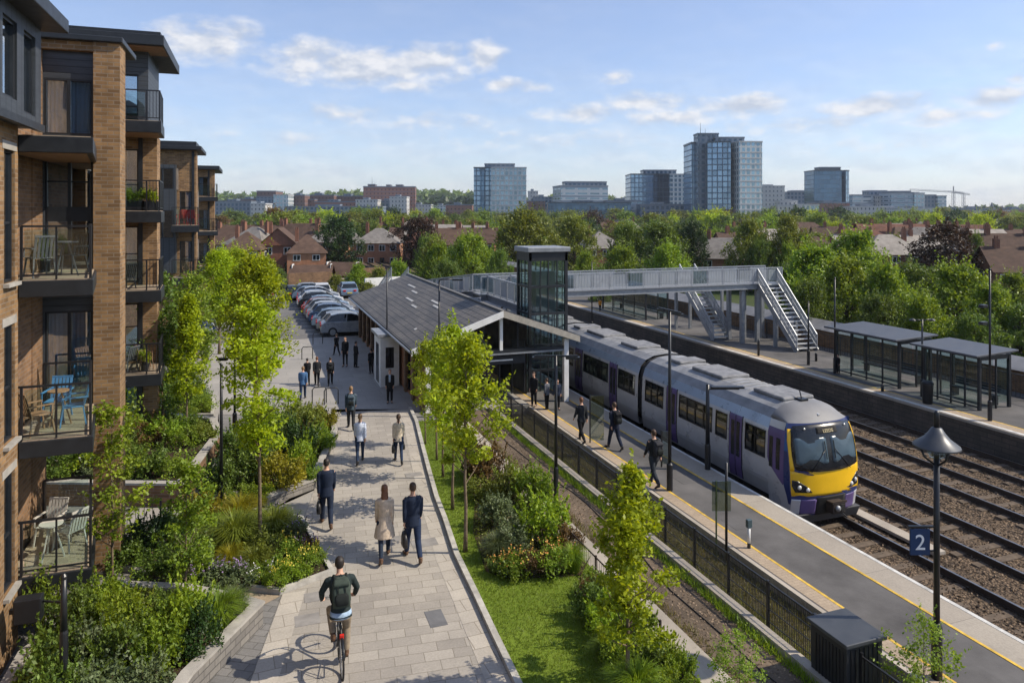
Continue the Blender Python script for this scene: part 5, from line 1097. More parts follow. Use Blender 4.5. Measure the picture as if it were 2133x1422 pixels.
# bargeboards
BEIGE = mat('beige_boards', (.36, .33, .28), .6, 0, .15, 5, dirt=.35)
for sg, x2 in ((-1, xe), (1, xm)):
    m = MB(); z2 = rz_(x2); m.hexa([(xr, y0-.41, zr_-.26), (x2, y0-.41, z2-.26), (x2, y0-.352, z2-.26), (xr, y0-.352, zr_-.26), (xr, y0-.41, zr_+.02), (x2, y0-.41, z2+.02), (x2, y0-.352, z2+.02), (xr, y0-.352, zr_+.02)]); m.build('bargeboard', M['white'] if sg < 0 else BEIGE, ST)
    m = MB(); m.hexa([(xr, y0-.352, zr_-.20), (x2, y0-.352, z2-.20), (x2, 31.6, z2-.20), (xr, 31.6, zr_-.20), (xr, y0-.352, zr_-.17), (x2, y0-.352, z2-.17), (x2, 31.6, z2-.17), (xr, 31.6, zr_-.17)]); m.build('boarded_soffit', BEIGE, ST)
MB().box(xr-.07, xr+.07, y0-.1, y0+.04, 2.4, zr_-.3).build('king_post', M['white'], ST)
MB().box(xw, 13.4, y0-.08, y0+.06, 2.2, 2.42).build('tie_beam', M['dark'], ST)
MB().box(xw, 13.4, y0-.10, y0-.085, 2.2, 2.28).build('beam_trim', M['steel'], ST)
for x in (xw+.12, 13.3): MB().box(x-.11, x+.11, y0-.15, y0+.07, -.1 if x > 11 else 0, rz_(x)-.3).build('column', M['white'], ST)
# glazed gable and front
m = MB(); m.add([(xw+.25, y0, 2.43), (13.15, y0, 2.43), (13.15, y0, rz_(13.15)-.22), (xr, y0, zr_-.22), (xw+.25, y0, rz_(xw+.25)-.22)], [(0, 1, 2, 3, 4)]); m.build('gable_glass', M['glass_clear'], ST)
m = MB()
for x in (7.8, 8.6, 9.4, 11.0, 11.8, 12.6): m.box(x-.025, x+.025, y0-.03, y0+.03, 2.43, rz_(x)-.2)
m.build('gable_mullions', M['dark'], ST)
m = MB(); m.quad((xw+.2, 31.75, 0), (12.1, 31.75, 0), (12.1, 31.75, 2.5), (xw+.2, 31.75, 2.5)); m.build('front_glass', M['glass_clear'], ST)
m = MB()
for i in range(9): x = xw+.2+i*.62; m.box(x-.03, x+.03, 31.68, 31.74, 0, 2.5)
m.box(xw+.2, 12.1, 31.67, 31.74, 2.05, 2.15); m.build('front_mullions', M['dark'], ST)
for x in (8.5, 9.8): MB().box(x-.5, x+.5, 31.70, 31.735, .0, 2.05).build('door', M['glass_dark'], ST)
MB().box(9.0, 11.4, y0+.1, y0+.2, 1.75, 2.1).build('fascia_sign', M['dark'], ST)
m = MB(); m.box(9.6, 10.8, y0+.085, y0+.1, 1.90, 1.96); m.build('sign_lettering', M['white'], ST)
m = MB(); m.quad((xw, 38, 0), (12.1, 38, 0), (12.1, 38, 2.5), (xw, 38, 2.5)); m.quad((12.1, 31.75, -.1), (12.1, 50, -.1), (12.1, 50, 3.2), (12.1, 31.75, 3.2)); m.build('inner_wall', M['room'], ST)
# left wall: brick piers, openings, annex
hol = []; yy = 31.2
while yy < 49:
    if not 34.2 < yy < 37.0: hol.append((yy, yy+1.05, .1 if int(yy*10) % 3 else .9, 2.15))
    yy += 1.75
m = MB(); holed(m, 'x', xw, y0+.08, y1, -.02, 2.75, [], .1); m.v = []; m.f = []; m.m = []
def holed_left(mb, X, u0, u1, z0, z1, holes, r):
    us = sorted({u0, u1, *[h[0] for h in holes], *[h[1] for h in holes]}); zs = sorted({z0, z1, *[h[2] for h in holes], *[h[3] for h in holes]})
    for a, b in zip(us, us[1:]):
        for c, d in zip(zs, zs[1:]):
            mm = ((a+b)/2, (c+d)/2)
            if any(h[0] < mm[0] < h[1] and h[2] < mm[1] < h[3] for h in holes): continue
            mb.quad((X, b, c), (X, a, c), (X, a, d), (X, b, d))
    for a, b, c, d in holes:
        mb.quad((X, a, c), (X, a, d), (X+r, a, d), (X+r, a, c)); mb.quad((X, b, c), (X+r, b, c), (X+r, b, d), (X, b, d)); mb.quad((X, a, d), (X, b, d), (X+r, b, d), (X+r, a, d)); mb.quad((X, a, c), (X+r, a, c), (X+r, b, c), (X, b, c))
holed_left(m, xw, y0+.08, y1, -.02, 2.8, hol, .18); m.quad((xw, y1, 0), (12.1, y1, 0), (12.1, y1, 3.3), (xw, y1, 2.8)); m.build('wall', M['brick_or'], ST)
for h in hol:
    w = MB(); a, b, c, d = h
    for q in ((a, a+.06), (b-.06, b), ((a+b)/2-.03, (a+b)/2+.03)): w.box(xw+.10, xw+.16, q[0], q[1], c, d)
    w.box(xw+.10, xw+.16, a, b, d-.07, d-.002); w.box(xw+.10, xw+.16, a, b, c+.002, c+.07)
    nm = 'door' if c < .5 else 'window'; o = w.build(nm, M['dark'], ST); MB().box(xw+.14, xw+.15, a+.06, b-.06, c+.07, d-.07).build('pane', M['glass_dark'], o)
for yy in [30.3+1.75*i for i in range(12)]:
    if 34.3 < yy < 37: continue
    MB().box(xw-.12, xw-.002, yy-.17, yy+.17, -.01, 2.55).build('brick_buttress', M['brick_dk'], ST)
m = MB(); m.box(5.75, 6.66, 35.0, 36.9, -.005, 2.42); an = m.build('porch', M['white'], ST)
MB().box(5.6, 6.67, 34.85, 37.05, 2.425, 2.56).build('porch_roof', M['steel'], an); MB().box(5.735, 5.748, 35.5, 36.3, .1, 2.0).build('porch_door', M['glass_dark'], an)
MB().box(6.0, 6.4, 34.985, 34.998, .9, 1.9).build('porch_window', M['glass_dark'], an)
MB().box(7.4, 7.5, 30.6, 36.0, 0, .9).build('ticket_barrier', M['dark'], ST)
# ------------------------------------------------------------------ lift tower
LT = thing('lift_tower', 'tall glass lift tower with a dark frame and flat grey roof beside the footbridge', 'lift tower', (12.3, 32.0, -.1))
x0, x1, ya, yb, zt = 12.3, 14.32, 32.0, 33.7, 6.55
for x in (x0+.07, x1-.07):
    for y in (ya+.07, yb-.07): MB().box(x-.07, x+.07, y-.07, y+.07, -.1, zt).build('corner_post', M['dark'], LT)
m = MB()
for z in (.9, 2.1, 3.6, 4.9, 6.2):
    for y in (ya+.05, yb-.05): m.box(x0+.14, x1-.14, y-.045, y+.045, z-.06, z+.06)
    for x in (x0+.05, x1-.05): m.box(x-.045, x+.045, ya+.14, yb-.14, z-.06, z+.06)
for f in (.3, .5, .72): x = x0+(x1-x0)*f; m.box(x-.025, x+.025, ya+.01, ya+.06, -.1, zt); m.box(x-.025, x+.025, yb-.06, yb-.01, -.1, zt)
for f in (.36, .66): y = ya+(yb-ya)*f; m.box(x0+.01, x0+.05, y-.02, y+.02, -.1, zt); m.box(x1-.05, x1-.01, y-.02, y+.02, -.1, zt)
m.build('mullions', M['dark'], LT)
for nm, b in (('glass_panel', (x0+.14, x1-.14, ya+.062, ya+.07)), ('glass_panel', (x0+.14, x1-.14, yb-.07, yb-.062)), ('glass_panel', (x0+.055, x0+.063, ya+.14, yb-.14)), ('glass_panel', (x1-.063, x1-.055, ya+.14, yb-.14))): MB().box(*b, -.1, zt-.25).build(nm, M['glass_green'], LT)
MB().box(x0-.10, x1+.10, ya-.12, yb+.1, zt, zt+.24).build('roof', M['steel'], LT, bevel=.03)
MB().box(x0+.01, x1-.01, ya+.0, yb-.0, zt-.42, zt-.002).build('head_band', M['dark'], LT)
MB().box(x0+.5, x1-.5, ya+.35, yb-.35, 3.55, 5.6).build('lift_car', mat('lift_car_grey', (.10, .11, .12), .4, .4), LT)
m = MB()
for x in (x0+.42, x1-.42): m.box(x-.03, x+.03, (ya+yb)/2-.03, (ya+yb)/2+.03, -.1, zt-.4)
m.build('guide_rails', M['steel'], LT)
# ------------------------------------------------------------------ footbridge
FB = thing('footbridge', 'grey steel footbridge crossing all tracks with panelled parapets and two stairs', 'footbridge', (13, 40, -.1))
def span(parent, a, b, w, name='deck', gird=.32, h=1.05, panels=True, step=1.15, mesh_sides=(1, 1)):
    """walkway between two points with girders, panels and rails"""
    a = V(a); b = V(b); d = b-a; flat = V((d.x, d.y, 0)).normalized(); n = V((-flat.y, flat.x, 0))
    o = MB().bar(a-V((0, 0, .05)), b-V((0, 0, .05)), w-.02, .1).build(name, M['steel'], parent)
    for sg in (-1, 1):
        s = n*sg*w/2
        m = MB(); m.bar(a+s-V((0, 0, gird/2)), b+s-V((0, 0, gird/2)), .10, gird); m.bar(a+s*1.06-V((0, 0, gird-.02)), b+s*1.06-V((0, 0, gird-.02)), .2, .04); m.bar(a+s*1.06+V((0, 0, .02)), b+s*1.06+V((0, 0, .02)), .2, .04); m.build('girder', M['steel'], parent)
        m = MB(); m.bar(a+s+V((0, 0, h)), b+s+V((0, 0, h)), .07, .06); m.bar(a+s+V((0, 0, .12)), b+s+V((0, 0, .12)), .04, .04); k = max(1, round(d.length/step))
        for j in range(k+1): p = a.lerp(b, j/k)+s; m.bar(p, p+V((0, 0, h)), .05, .05)
        for j in range(k*6): p = a.lerp(b, (j+.5)/(k*6))+s*1.01; m.bar(p+V((0, 0, .14)), p+V((0, 0, h-.03)), .014, .014)
        m.build('parapet_rail', M['steel_lt'], parent)
        for j in range(k):
            p = a.lerp(b, (j+.06)/k)+s; q = a.lerp(b, (j+.94)/k)+s; u = n*.008
            lo, hi = V((0, 0, .17)), V((0, 0, h-.07)); m = MB().hexa([p-u+lo, q-u+lo, q+u+lo, p+u+lo, p-u+hi, q-u+hi, q+u+hi, p+u+hi])
            m.build('parapet_panel', PANEL[0] if (j*7+(sg > 0)*3) % 5 == 2 else PANEL[2] if j % 4 else PANEL[1], parent)
    return o
PANEL = [mat('pale_panel', (.33, .35, .375), .5, .25, .18, 3, dirt=.35), glass_mat('panel_glass', (.8, .9, .95), .12, .75)]
def frosted(name, c, k):
    t = NT(name); tr = t.n('ShaderNodeBsdfTransparent'); mx = t.n('ShaderNodeMixShader'); mx.inputs[0].default_value = k; t.l(tr.outputs[0], mx.inputs[1]); t.l(t.bsdf(c, .35, 0, .5), mx.inputs[2]); return t.done(mx.outputs[0])
PANEL.append(frosted('fine_mesh_panel', (.40, .43, .46), .5))
zb = 3.75
span(FB, (12.2, 40.2, zb), (33.3, 40.2, zb), 1.7)
def stair(parent, x, y0, z0, y1, z1, w, n=16):
    """flight from (y0, z0) at the foot to (y1, z1) at the head"""
    m = MB()
    for i in range(n):
        a, b = i/n, (i+1)/n; ya_, yb_ = y0+(y1-y0)*a, y0+(y1-y0)*b; z = z0+(z1-z0)*b
        m.box(x-w/2+.03, x+w/2-.03, ya_, yb_+.04*(1 if y1 > y0 else -1), z-.05, z)
    st = m.build('stair_treads', M['steel'], parent)
    m = MB()
    for i in range(n):
        b = (i+1)/n; ya_ = y0+(y1-y0)*i/n; z = z0+(z1-z0)*b; m.box(x-w/2+.04, x+w/2-.04, ya_-.012, ya_-.002, z-.06, z+.004)
    m.build('nosings', M['white'], st)
    for sg in (-1, 1):
        xx = x+sg*w/2; m = MB(); m.bar((xx, y0, z0+.02), (xx, y1, z1-.08), .06, .34); m.build('stringer', M['steel'], parent)
        m = MB(); m.bar((xx, y0, z0+1.0), (xx, y1, z1+1.0), .06, .06); m.bar((xx, y0, z0+.6), (xx, y1, z1+.6), .04, .04)
        for j in range(6): f = j/5; p = V((xx, y0+(y1-y0)*f, z0+(z1-z0)*f)); m.bar(p, p+V((0, 0, 1.0)), .05, .05)
        m.build('handrail', M['steel_lt'], parent)
        m = MB(); a = V((xx, y0, z0+.25)); b = V((xx, y1, z1+.25)); u = V((.006, 0, 0)); q = V((0, 0, .68)); m.hexa([a-u, b-u, b+u, a+u, a-u+q, b-u+q, b+u+q, a+u+q]); m.build('stair_panel', PANEL[2], parent)
stair(FB, 32.1, 35.7, -.1, 39.35, zb, 1.55)
stair(FB, 29.6, 40.9, -.1, 45.0, zb, 1.25)
MB().box(28.9, 33.9, 45.0, 46.3, zb-.14, zb).build('landing', M['steel'], FB); MB().box(31.0, 32.2, 41.06, 45.0, zb-.13, zb-.005).build('landing', M['steel'], FB)
m = MB()
for x in (31.4, 32.9, 30.2): 
    for y in (39.5, 40.9): m.box(x-.12, x+.12, y-.12, y+.12, -.1, zb-.42)
m.v and m.build('column', M['steel'], FB); 
for x, y in ((31.3, 37.6), (32.9, 37.6), (29.2, 45.8), (30.4, 45.8), (33.2, 45.8)): MB().box(x-.09, x+.09, y-.09, y+.09, -.1, (zb-.45 if y > 40 else 1.75)).build('column', M['steel'], FB)
for x, y in ((12.5, 41.0), (13.9, 39.5)): MB().box(x-.1, x+.1, y-.1, y+.1, -.1, zb-.42).build('column', M['steel'], FB)
span(FB, (13.3, 33.75, zb), (13.3, 39.33, zb), 1.4)
span(FB, (13.1, 41.08, zb), (13.1, 53.0, 2.4), 1.5); span(FB, (13.1, 53.02, 2.4), (13.1, 62.0, .9), 1.5)
stair(FB, 11.2, 66.0, .6, 58.5, 3.0, 1.4)
# ------------------------------------------------------------------ the train (local frame: nose at y = 0, running +y, rail top at z = 0)
TC = {'silver': mat('train_silver', (.52, .52, .54), .30, .2, .08, 1.5, .5, dirt=.3), 'lower': mat('train_lower_grey', (.42, .42, .44), .38, .25, .1, 1.5, dirt=.25), 'roof': mat('train_roof_grey', (.25, .255, .265), .6, .1, .25, 2, dirt=.5), 'sky_sheen': mat('train_cantrail_sheen', (.36, .44, .56), .3, .3, .1, 2),
 'purple': mat('train_purple', (.11, .075, .20), .35, 0, .12, 2), 'navy': mat('train_navy', (.022, .035, .13), .3, 0, .1, 2), 'blue': mat('train_blue', (.025, .10, .30), .3, 0, .1, 2), 'yellow': mat('train_yellow', (.78, .46, .012), .35, 0, .06, 2), 'mask': mat('train_mask_black', (.012, .014, .018), .22, 0, .2, 3), 'hood': mat('train_hood_grey', (.17, .17, .175), .55, .0, .12, 2, dirt=.2), 'under': mat('train_underframe', (.014, .013, .012), .8, 0, .3, 4), 'glass': glass_mat('train_glass', (.62, .64, .60), .12, .6), 'screen': mat('windscreen_glass', (.055, .09, .12), .28, 0, .25, 1.2, .5), 'bellows': mat('gangway_bellows', (.016, .016, .018), .8, 0, .2, 8), 'roofpod': mat('roof_unit_grey', (.20, .20, .205), .65, .1, .3, 4, dirt=.5), 'lamp': mat('headlamp_glass', (.75, .74, .70), .08, .3, .05, 3), 'seat': mat('train_interior', (.10, .09, .085), .8, 0, .4, 1.5), 'led': None}
t_ = NT('destination_display'); e_ = t_.n('ShaderNodeEmission'); e_.inputs[0].default_value = (1, .85, .55, 1); e_.inputs[1].default_value = .55; TC['led'] = t_.done(e_.outputs[0])
PRF = [(1.30, .62), (1.365, 1.0), (1.375, 1.45), (1.372, 2.0), (1.34, 2.62), (1.22, 3.0), (.98, 3.25), (.6, 3.40), (0, 3.45)]
def half(z):
    for (x0, z0), (x1, z1) in zip(PRF, PRF[1:]):
        if z0 <= z <= z1: return x0+(x1-x0)*(z-z0)/(z1-z0)
    return PRF[0][0] if z < PRF[0][1] else 0
TR = thing('train', 'silver commuter train with a yellow and purple nose standing at the platform', 'train', (16.5, 17.3, -1.0)); BASE[TR.name] = V((0, 0, 0))
def side_patch(mb, y0, y1, z0, z1, sg=-1, off=.0, mi=0, nz=6):
    zs = sorted({z0, z1, *[z for _, z in PRF if z0 < z < z1]})
    for a, b in zip(zs, zs[1:]):
        xa, xb = sg*(half(a)+off), sg*(half(b)+off); q = [(xa, y0, a), (xa, y1, a), (xb, y1, b), (xb, y0, b)]
        mb.quad(*(q if sg > 0 else q[::-1]), mi)
    # edges
    if off > .004:
        for yy in (y0, y1): mb.add([(sg*(half(a)+d), yy, a) for a in zs for d in (0, off)], [(2*i, 2*i+1, 2*i+3, 2*i+2) for i in range(len(zs)-1)], mi)
        for zz in (z0, z1): mb.quad((sg*half(zz), y0, zz), (sg*half(zz), y1, zz), (sg*(half(zz)+off), y1, zz), (sg*(half(zz)+off), y0, zz), mi)
def car(ya, yb, windows, doors, y_start):
    """body shell with openings cut on both sides"""
    m = MB(); prof_ = [(-x, z) for x, z in PRF] + [(x, z) for x, z in PRF[::-1][1:]]
    zw0, zw1 = 1.72, 2.58; holes = [(a, b) for a, b, _ in windows]
    for sg in (-1, 1):
        m = MB(); us = sorted({y_start, yb, *[h for w in holes for h in w]})
        for a, b in zip(us, us[1:]):
            mid = (a+b)/2; side_patch(m, a, b, .62, zw0, sg, 0, 1 if False else 0)
            if not any(h[0] < mid < h[1] for h in holes): side_patch(m, a, b, zw0, zw1, sg)
            side_patch(m, a, b, zw1, 3.0, sg)
        m.build('car_side', TC['silver'], TR, False)
    m = MB()
    rp = [(-1.22, 3.0), (-.98, 3.25), (-.6, 3.40), (0, 3.45), (.6, 3.40), (.98, 3.25), (1.22, 3.0)]
    for (xa, za), (xb, zb_) in zip(rp, rp[1:]): m.quad((xa, y_start, za), (xa, yb, za), (xb, yb, zb_), (xb, y_start, zb_))
    r = m.build('roof', TC['roof'], TR)
    m = MB(); side_patch(m, y_start, yb, 2.70, 3.0, -1, .006); side_patch(m, y_start, yb, 2.70, 3.0, 1, .006); m.build('cantrail_sheen', TC['sky_sheen'], TR)  # bluish band: sky reflection on the roof shoulder put into the colour
    m = MB(); side_patch(m, y_start, yb, .62, 1.12, -1, .006); side_patch(m, y_start, yb, .62, 1.12, 1, .006); m.build('lower_band', TC['lower'], TR)
    m = MB(); m.add([(x, yb, z) for x, z in prof_], [tuple(range(len(prof_)))]); m.box(-1.30, 1.30, y_start, yb, .60, .62); m.build('end_wall', TC['hood'], TR)
    m = MB()
    for yy in [y_start+.2+i*.34 for i in range(int((yb-y_start-.4)/.34))]: m.path([V((x*.93, yy, z+.012)) for x, z in rp[1:-1]], .016, 4, 0, False)
    m.build('roof_ribs', TC['roofpod'], r)
    for i, (f, L) in enumerate(((.24, 1.5), (.62, 1.9), (.86, .8))):
        yc = ya+(yb-ya)*f; m = MB(); m.box(-.62, .62, yc-L/2, yc+L/2, 3.39, 3.53); m.build('roof_unit', TC['roofpod'], r, bevel=.06)
    m = MB(); m.quad((-1.0, y_start, 1.1), (1.0, y_start, 1.1), (1.0, yb, 1.1), (-1.0, yb, 1.1)); 
    for yy in [y_start+.5+i*.85 for i in range(int((yb-y_start-.6)/.85))]:
        for x in (-.85, .85): m.box(x-.45, x+.45, yy-.06, yy+.06, 1.1, 2.25)
    m.build('seats', TC['seat'], TR)
    for a, b, n in windows:
        for sg in (-1, 1):
            fz = MB()
            for i in range(n+1): u = a+(b-a)*i/n; side_patch(fz, max(a, u-.035), min(b, u+.035), zw0, zw1, sg, .012)
            side_patch(fz, a, b, zw0, zw0+.05, sg, .0121); side_patch(fz, a, b, zw1-.05, zw1, sg, .0121); side_patch(fz, a, b, zw1-.27, zw1-.245, sg, .011)
            w = fz.build('window', TC['mask'], TR); g = MB(); side_patch(g, a, b, zw0, zw1, sg, -.01); g.build('pane', TC['glass'], w)
    for a, b in doors:
        for sg in (-1, 1):
            m = MB(); side_patch(m, a, b, .66, 2.70, sg, .022); d = m.build('door', TC['purple'], TR)
            m = MB(); mid = (a+b)/2
            for q0, q1 in ((a+.10, mid-.05), (mid+.05, b-.10)): side_patch(m, q0, q1, 1.35, 2.5, sg, .028)
            m.build('door_window', TC['mask'], d)
            m = MB(); side_patch(m, mid-.012, mid+.012, .68, 2.68, sg, .029); side_patch(m, a-.02, a, .66, 2.72, sg, .024); side_patch(m, b, b+.02, .66, 2.72, sg, .024); m.build('door_seal', TC['mask'], d)
    for yc in (ya+1.6, yb-1.6):
        m = MB(); m.box(-1.15, 1.15, yc-1.1, yc+1.1, .25, .58)
        bg = m.build('bogie', TC['under'], TR)
        for yy in (yc-.8, yc+.8):
            for x in (-.75, .75): MB().path([V((x-.06, yy, .42)), V((x+.06, yy, .42))], .42, 18).build('wheel', M['rust'], bg)
    m = MB(); m.box(-1.25, 1.25, ya+3.0, yb-3.0, .22, .6); m.build('underframe_box', TC['under'], TR)
car(0, 9.0, [(1.35, 2.35, 2), (3.3, 3.95, 1), (4.15, 6.25, 4), (7.35, 8.75, 3)], [(2.5, 3.15), (6.4, 7.1)], 2.0 if False else 1.25)
def mid_car(y): car(y, y+9.0, [(y+.25, y+1.75, 3), (y+2.7, y+5.3, 4), (y+6.5, y+8.7, 4)], [(y+1.85, y+2.55), (y+5.45, y+6.25)], y)
for k in range(1, 5):
    y = k*9.35
    m = MB(); pf = [(-x*.93, .4+z*.86) for x, z in PRF] + [(x*.93, .4+z*.86) for x, z in PRF[::-1][1:]]; m.loft([[(x, y-.35+j*.35/6+.001, z+(.03 if j % 2 else 0)) for x, z in pf] for j in range(7)]); m.build('gangway', TC['bellows'], TR)
    mid_car(y)
# nose
W0 = 1.37
def yf(z):   # setback of the front at height z
    if z < .9: return .10 - .10*min(1, max(0, (z-.3)/.6))
    if z < 1.6: return 0.0 + .03*(z-.9)/.7
    return .03 + .30*((z-1.6)/1.4)**1.5 if z < 3.0 else .33 + 1.6*(z-3.0)
def wf(z): return 1.30 if z < .9 else (half(z)*.985 if z > .62 else 1.3)
def S(u, z, off=0.0):
    """point on the nose: u across (-1..1), z up; bulges in plan"""
    w = wf(min(z, 2.99)); return V((u*w*(1-.03*abs(u)**4), yf(z) + .30*abs(u)**2.6*1.0 - off, z))
def npatch(poly, off, rings=5):
    """fills an outline given in (u, z) on the curved nose"""
    m = MB(); c = (sum(p[0] for p in poly)/len(poly), sum(p[1] for p in poly)/len(poly)); n = len(poly); R_ = [[S(c[0]+(p[0]-c[0])*k/rings, c[1]+(p[1]-c[1])*k/rings, off) for p in poly] for k in range(1, rings+1)]
    vs = [S(*c, off)] + [p for r in R_ for p in r]; fs = [(0, 1+(i+1) % n, 1+i) for i in range(n)]
    for k in range(rings-1):
        b = 1+k*n; fs += [(b+i, b+(i+1) % n, b+n+(i+1) % n, b+n+i) for i in range(n)]
    b0 = len(vs); vs += [S(p[0], p[1], -.03) for p in poly]; b = 1+(rings-1)*n; fs += [(b+i, b+(i+1) % n, b0+(i+1) % n, b0+i) for i in range(n)]
    return m.add(vs, fs)
def rrect(u0, u1, z0, z1, r=.08, ru=None, k=5):
    ru = ru or r; out = []
    for cx, cz, a0 in ((u1-ru, z0+r, -PI/2), (u1-ru, z1-r, 0), (u0+ru, z1-r, PI/2), (u0+ru, z0+r, PI)):
        for i in range(k+1): a = a0+PI/2*i/k; out.append((cx+ru*math.cos(a), cz+r*math.sin(a)))
    return out
def dense(poly, n=5): return [(a[0]+(b[0]-a[0])*i/n, a[1]+(b[1]-a[1])*i/n) for a, b in zip(poly, poly[1:]+poly[:1]) for i in range(n)]
# nose shell: side walls from the front edge back to the full section
zs = [.30, .45, .62, .9, 1.1, 1.3, 1.5, 1.72, 2.0, 2.3, 2.62, 2.85, 3.0]
m = MB(); us = [-1+2*i/20 for i in range(21)]
vs = [S(u, z) for z in zs for u in us]; m.add(vs, [(j*21+i, j*21+i+1, (j+1)*21+i+1, (j+1)*21+i) for j in range(len(zs)-1) for i in range(20)]); m.build('nose_shell', TC['navy'], TR, True)
Y1 = 1.25
def side_region(zlo, zhi, ya, yb, sg, name, mt, off=.0, parent=None, n=6):
    """a piece of the cab side; ya, yb may be functions of z; 0 = front edge, 1.35 = first full section"""
    m = MB(); zz = [zlo+(zhi-zlo)*i/10 for i in range(11)]; rows = []
    for z in zz:
        f = S(sg, z); b = V((sg*(half(max(.62, z))), Y1, z)); a0 = ya(z) if callable(ya) else ya; b0 = yb(z) if callable(yb) else yb; r = []
        for i in range(n+1):
            y = max(f.y, a0)+(b0-max(f.y, a0))*i/n; k = min(1, max(0, (y-f.y)/(Y1-f.y))); x = f.x+(b.x-f.x)*(1-(1-k)**2) if y < Y1 else sg*half(max(.62, z)); r.append((x+sg*off, y, z))
        rows.append(r)
    vs = [p for r in rows for p in r]; fs = [(j*(n+1)+i, j*(n+1)+i+1, (j+1)*(n+1)+i+1, (j+1)*(n+1)+i) for j in range(10) for i in range(n)]
    if sg < 0: fs = [f[::-1] for f in fs]
    return m.add(vs, fs).build(name, mt, parent or TR, True)
for sg in (-1, 1):
    sw = lambda z: .35+.95*max(0, 1-(z-.3)/1.45)**1.3 if z < 1.75 else .35
    side_region(.30, 3.0, 0, 1.26, sg, 'cab_side', TC['silver'])
    side_region(.62, 3.0, 0, lambda z: .62 if z > 1.5 else .62-.2*(1.5-z)/.9, sg, 'cab_corner', TC['navy'], .006)
    side_region(2.2, 3.0, 0, .55, sg, 'cab_corner_top', TC['blue'], .009)
    side_region(1.15, 2.78, .55, lambda z: 1.24 if z > 1.7 else .6+.64*max(0, (z-1.15)/.55), sg, 'cab_purple_panel', TC['purple'], .010)
    for a, b in ((.70, .86), (1.0, 1.16)): side_region(1.55, 2.5, a, b, sg, 'cab_side_window', TC['mask'], .016, n=3)
# roof hood over the cab
m = MB(); rows = []
rp = [(-1.22, 3.0), (-1.1, 3.14), (-.98, 3.25), (-.8, 3.33), (-.6, 3.40), (-.3, 3.44), (0, 3.45), (.3, 3.44), (.6, 3.40), (.8, 3.33), (.98, 3.25), (1.1, 3.14), (1.22, 3.0)]
for k in range(9):
    f = k/8; row_ = []
    for x, z in rp:
        u = x/1.22; p0 = S(u, 2.98); yb_ = 1.3; e = math.sin(f*PI/2); zf = 2.98+.0*f; row_.append((p0.x+(x-p0.x)*f, p0.y+(yb_-p0.y)*f, p0.z+(z-p0.z)*e))
    rows.append(row_)
m.loft(rows, 0, False); hood = m.build('cab_roof', TC['hood'], TR, True)
MB().box(-.14, .14, 1.15, 1.55, 3.44, 3.50).build('aerial_base', M['black'], hood); MB().tube((0, 1.3, 3.5), (0, 1.38, 3.72), .02).build('aerial', M['black'], hood)
MB().path([V((0, .62, 3.16)), V((0, .52, 3.15))], .04, 10).build('top_lamp', TC['lamp'], hood)
# yellow lower panel and the two yellow uprights
npatch(dense([(-.985, .90), (.985, .90), (.985, 1.66), (-.985, 1.66)]), .012).build('yellow_front', TC['yellow'], TR, True)
for sg in (-1, 1): npatch(dense([(sg*.90, 1.655), (sg*.988, 1.655), (sg*.988, 2.84), (sg*.90, 2.84)][::sg], 4), .016).build('yellow_upright', TC['yellow'], TR, True)
mask = npatch([(u, 1.70-.08*(1-(u/.9)**2)) for u in [-.86+1.72*i/12 for i in range(13)]] + [(.91, 1.80), (.93, 2.1), (.93, 2.4), (.92, 2.80), (.86, 2.93), (.5, 2.965), (0, 2.975), (-.5, 2.965), (-.86, 2.93), (-.92, 2.80), (-.93, 2.4), (-.93, 2.1), (-.91, 1.80)], .040).build('windscreen_surround', TC['mask'], TR, True)
for u0, u1 in ((-.86, -.08), (.05, .86)): npatch(rrect(u0, u1, 1.84, 2.60, .07), .052).build('windscreen', TC['screen'], TR, True)
npatch(rrect(-.30, .30, 2.70, 2.88, .02), .052).build('display_panel', TC['under'], TR, True)
# the destination reads as a row of lit characters
p_ = S(0, 2.74, .07); text_part('destination_text', 'LEEDS', .145, TC['led'], TR, (p_.x, p_.y-.03, p_.z), (PI/2-.34, 0, 0))
for sg in (-1, 1):
    hl = npatch(dense([(sg*.52, 1.02), (sg*.90, 1.02), (sg*.97, 1.22), (sg*.96, 1.38), (sg*.84, 1.36), (sg*.66, 1.22)][::sg], 3), .020).build('headlight', TC['mask'], TR, True)
    for u, z, r in ((.62, 1.10, .07), (.80, 1.17, .075)):
        p = S(sg*u, z, .02); MB().path([p+V((0, .02, 0)), p+V((0, -.018, 0))], [r, r*.8], 14).build('lamp', TC['lamp'], hl, True)
    npatch(dense([(sg*.42, .34), (sg*.80, .34), (sg*.80, .80), (sg*.42, .80)][::sg]), .014).build('bumper_panel', TC['purple'], TR, True)
    npatch(dense([(sg*.80, .31), (sg*.995, .31), (sg*.995, .80), (sg*.80, .80)][::sg]), .013).build('bumper_corner', TC['silver'], TR, True)
    p = S(sg*.62, 2.86, .05); MB().path([p, p-V((0, .02, 0))], .035, 10).build('marker_lamp', TC['lamp'], TR, True)
    # wipers
    a = S(sg*.55, 1.62, .06); b = S(sg*.16 if sg < 0 else .12, 2.25, .085); w = MB().path([a, a.lerp(b, .6), b], .012, 5).build('wiper', M['black'], TR, True)
    MB().bar(S(sg*.14 if sg < 0 else .10, 1.98, .085), S(sg*.15 if sg < 0 else .11, 2.50, .085), .02, .02).build('wiper_blade', M['black'], w)
npatch(dense([(-.42, .30), (.42, .30), (.42, .86), (-.42, .86)]), .016).build('coupler_recess', TC['under'], TR, True)
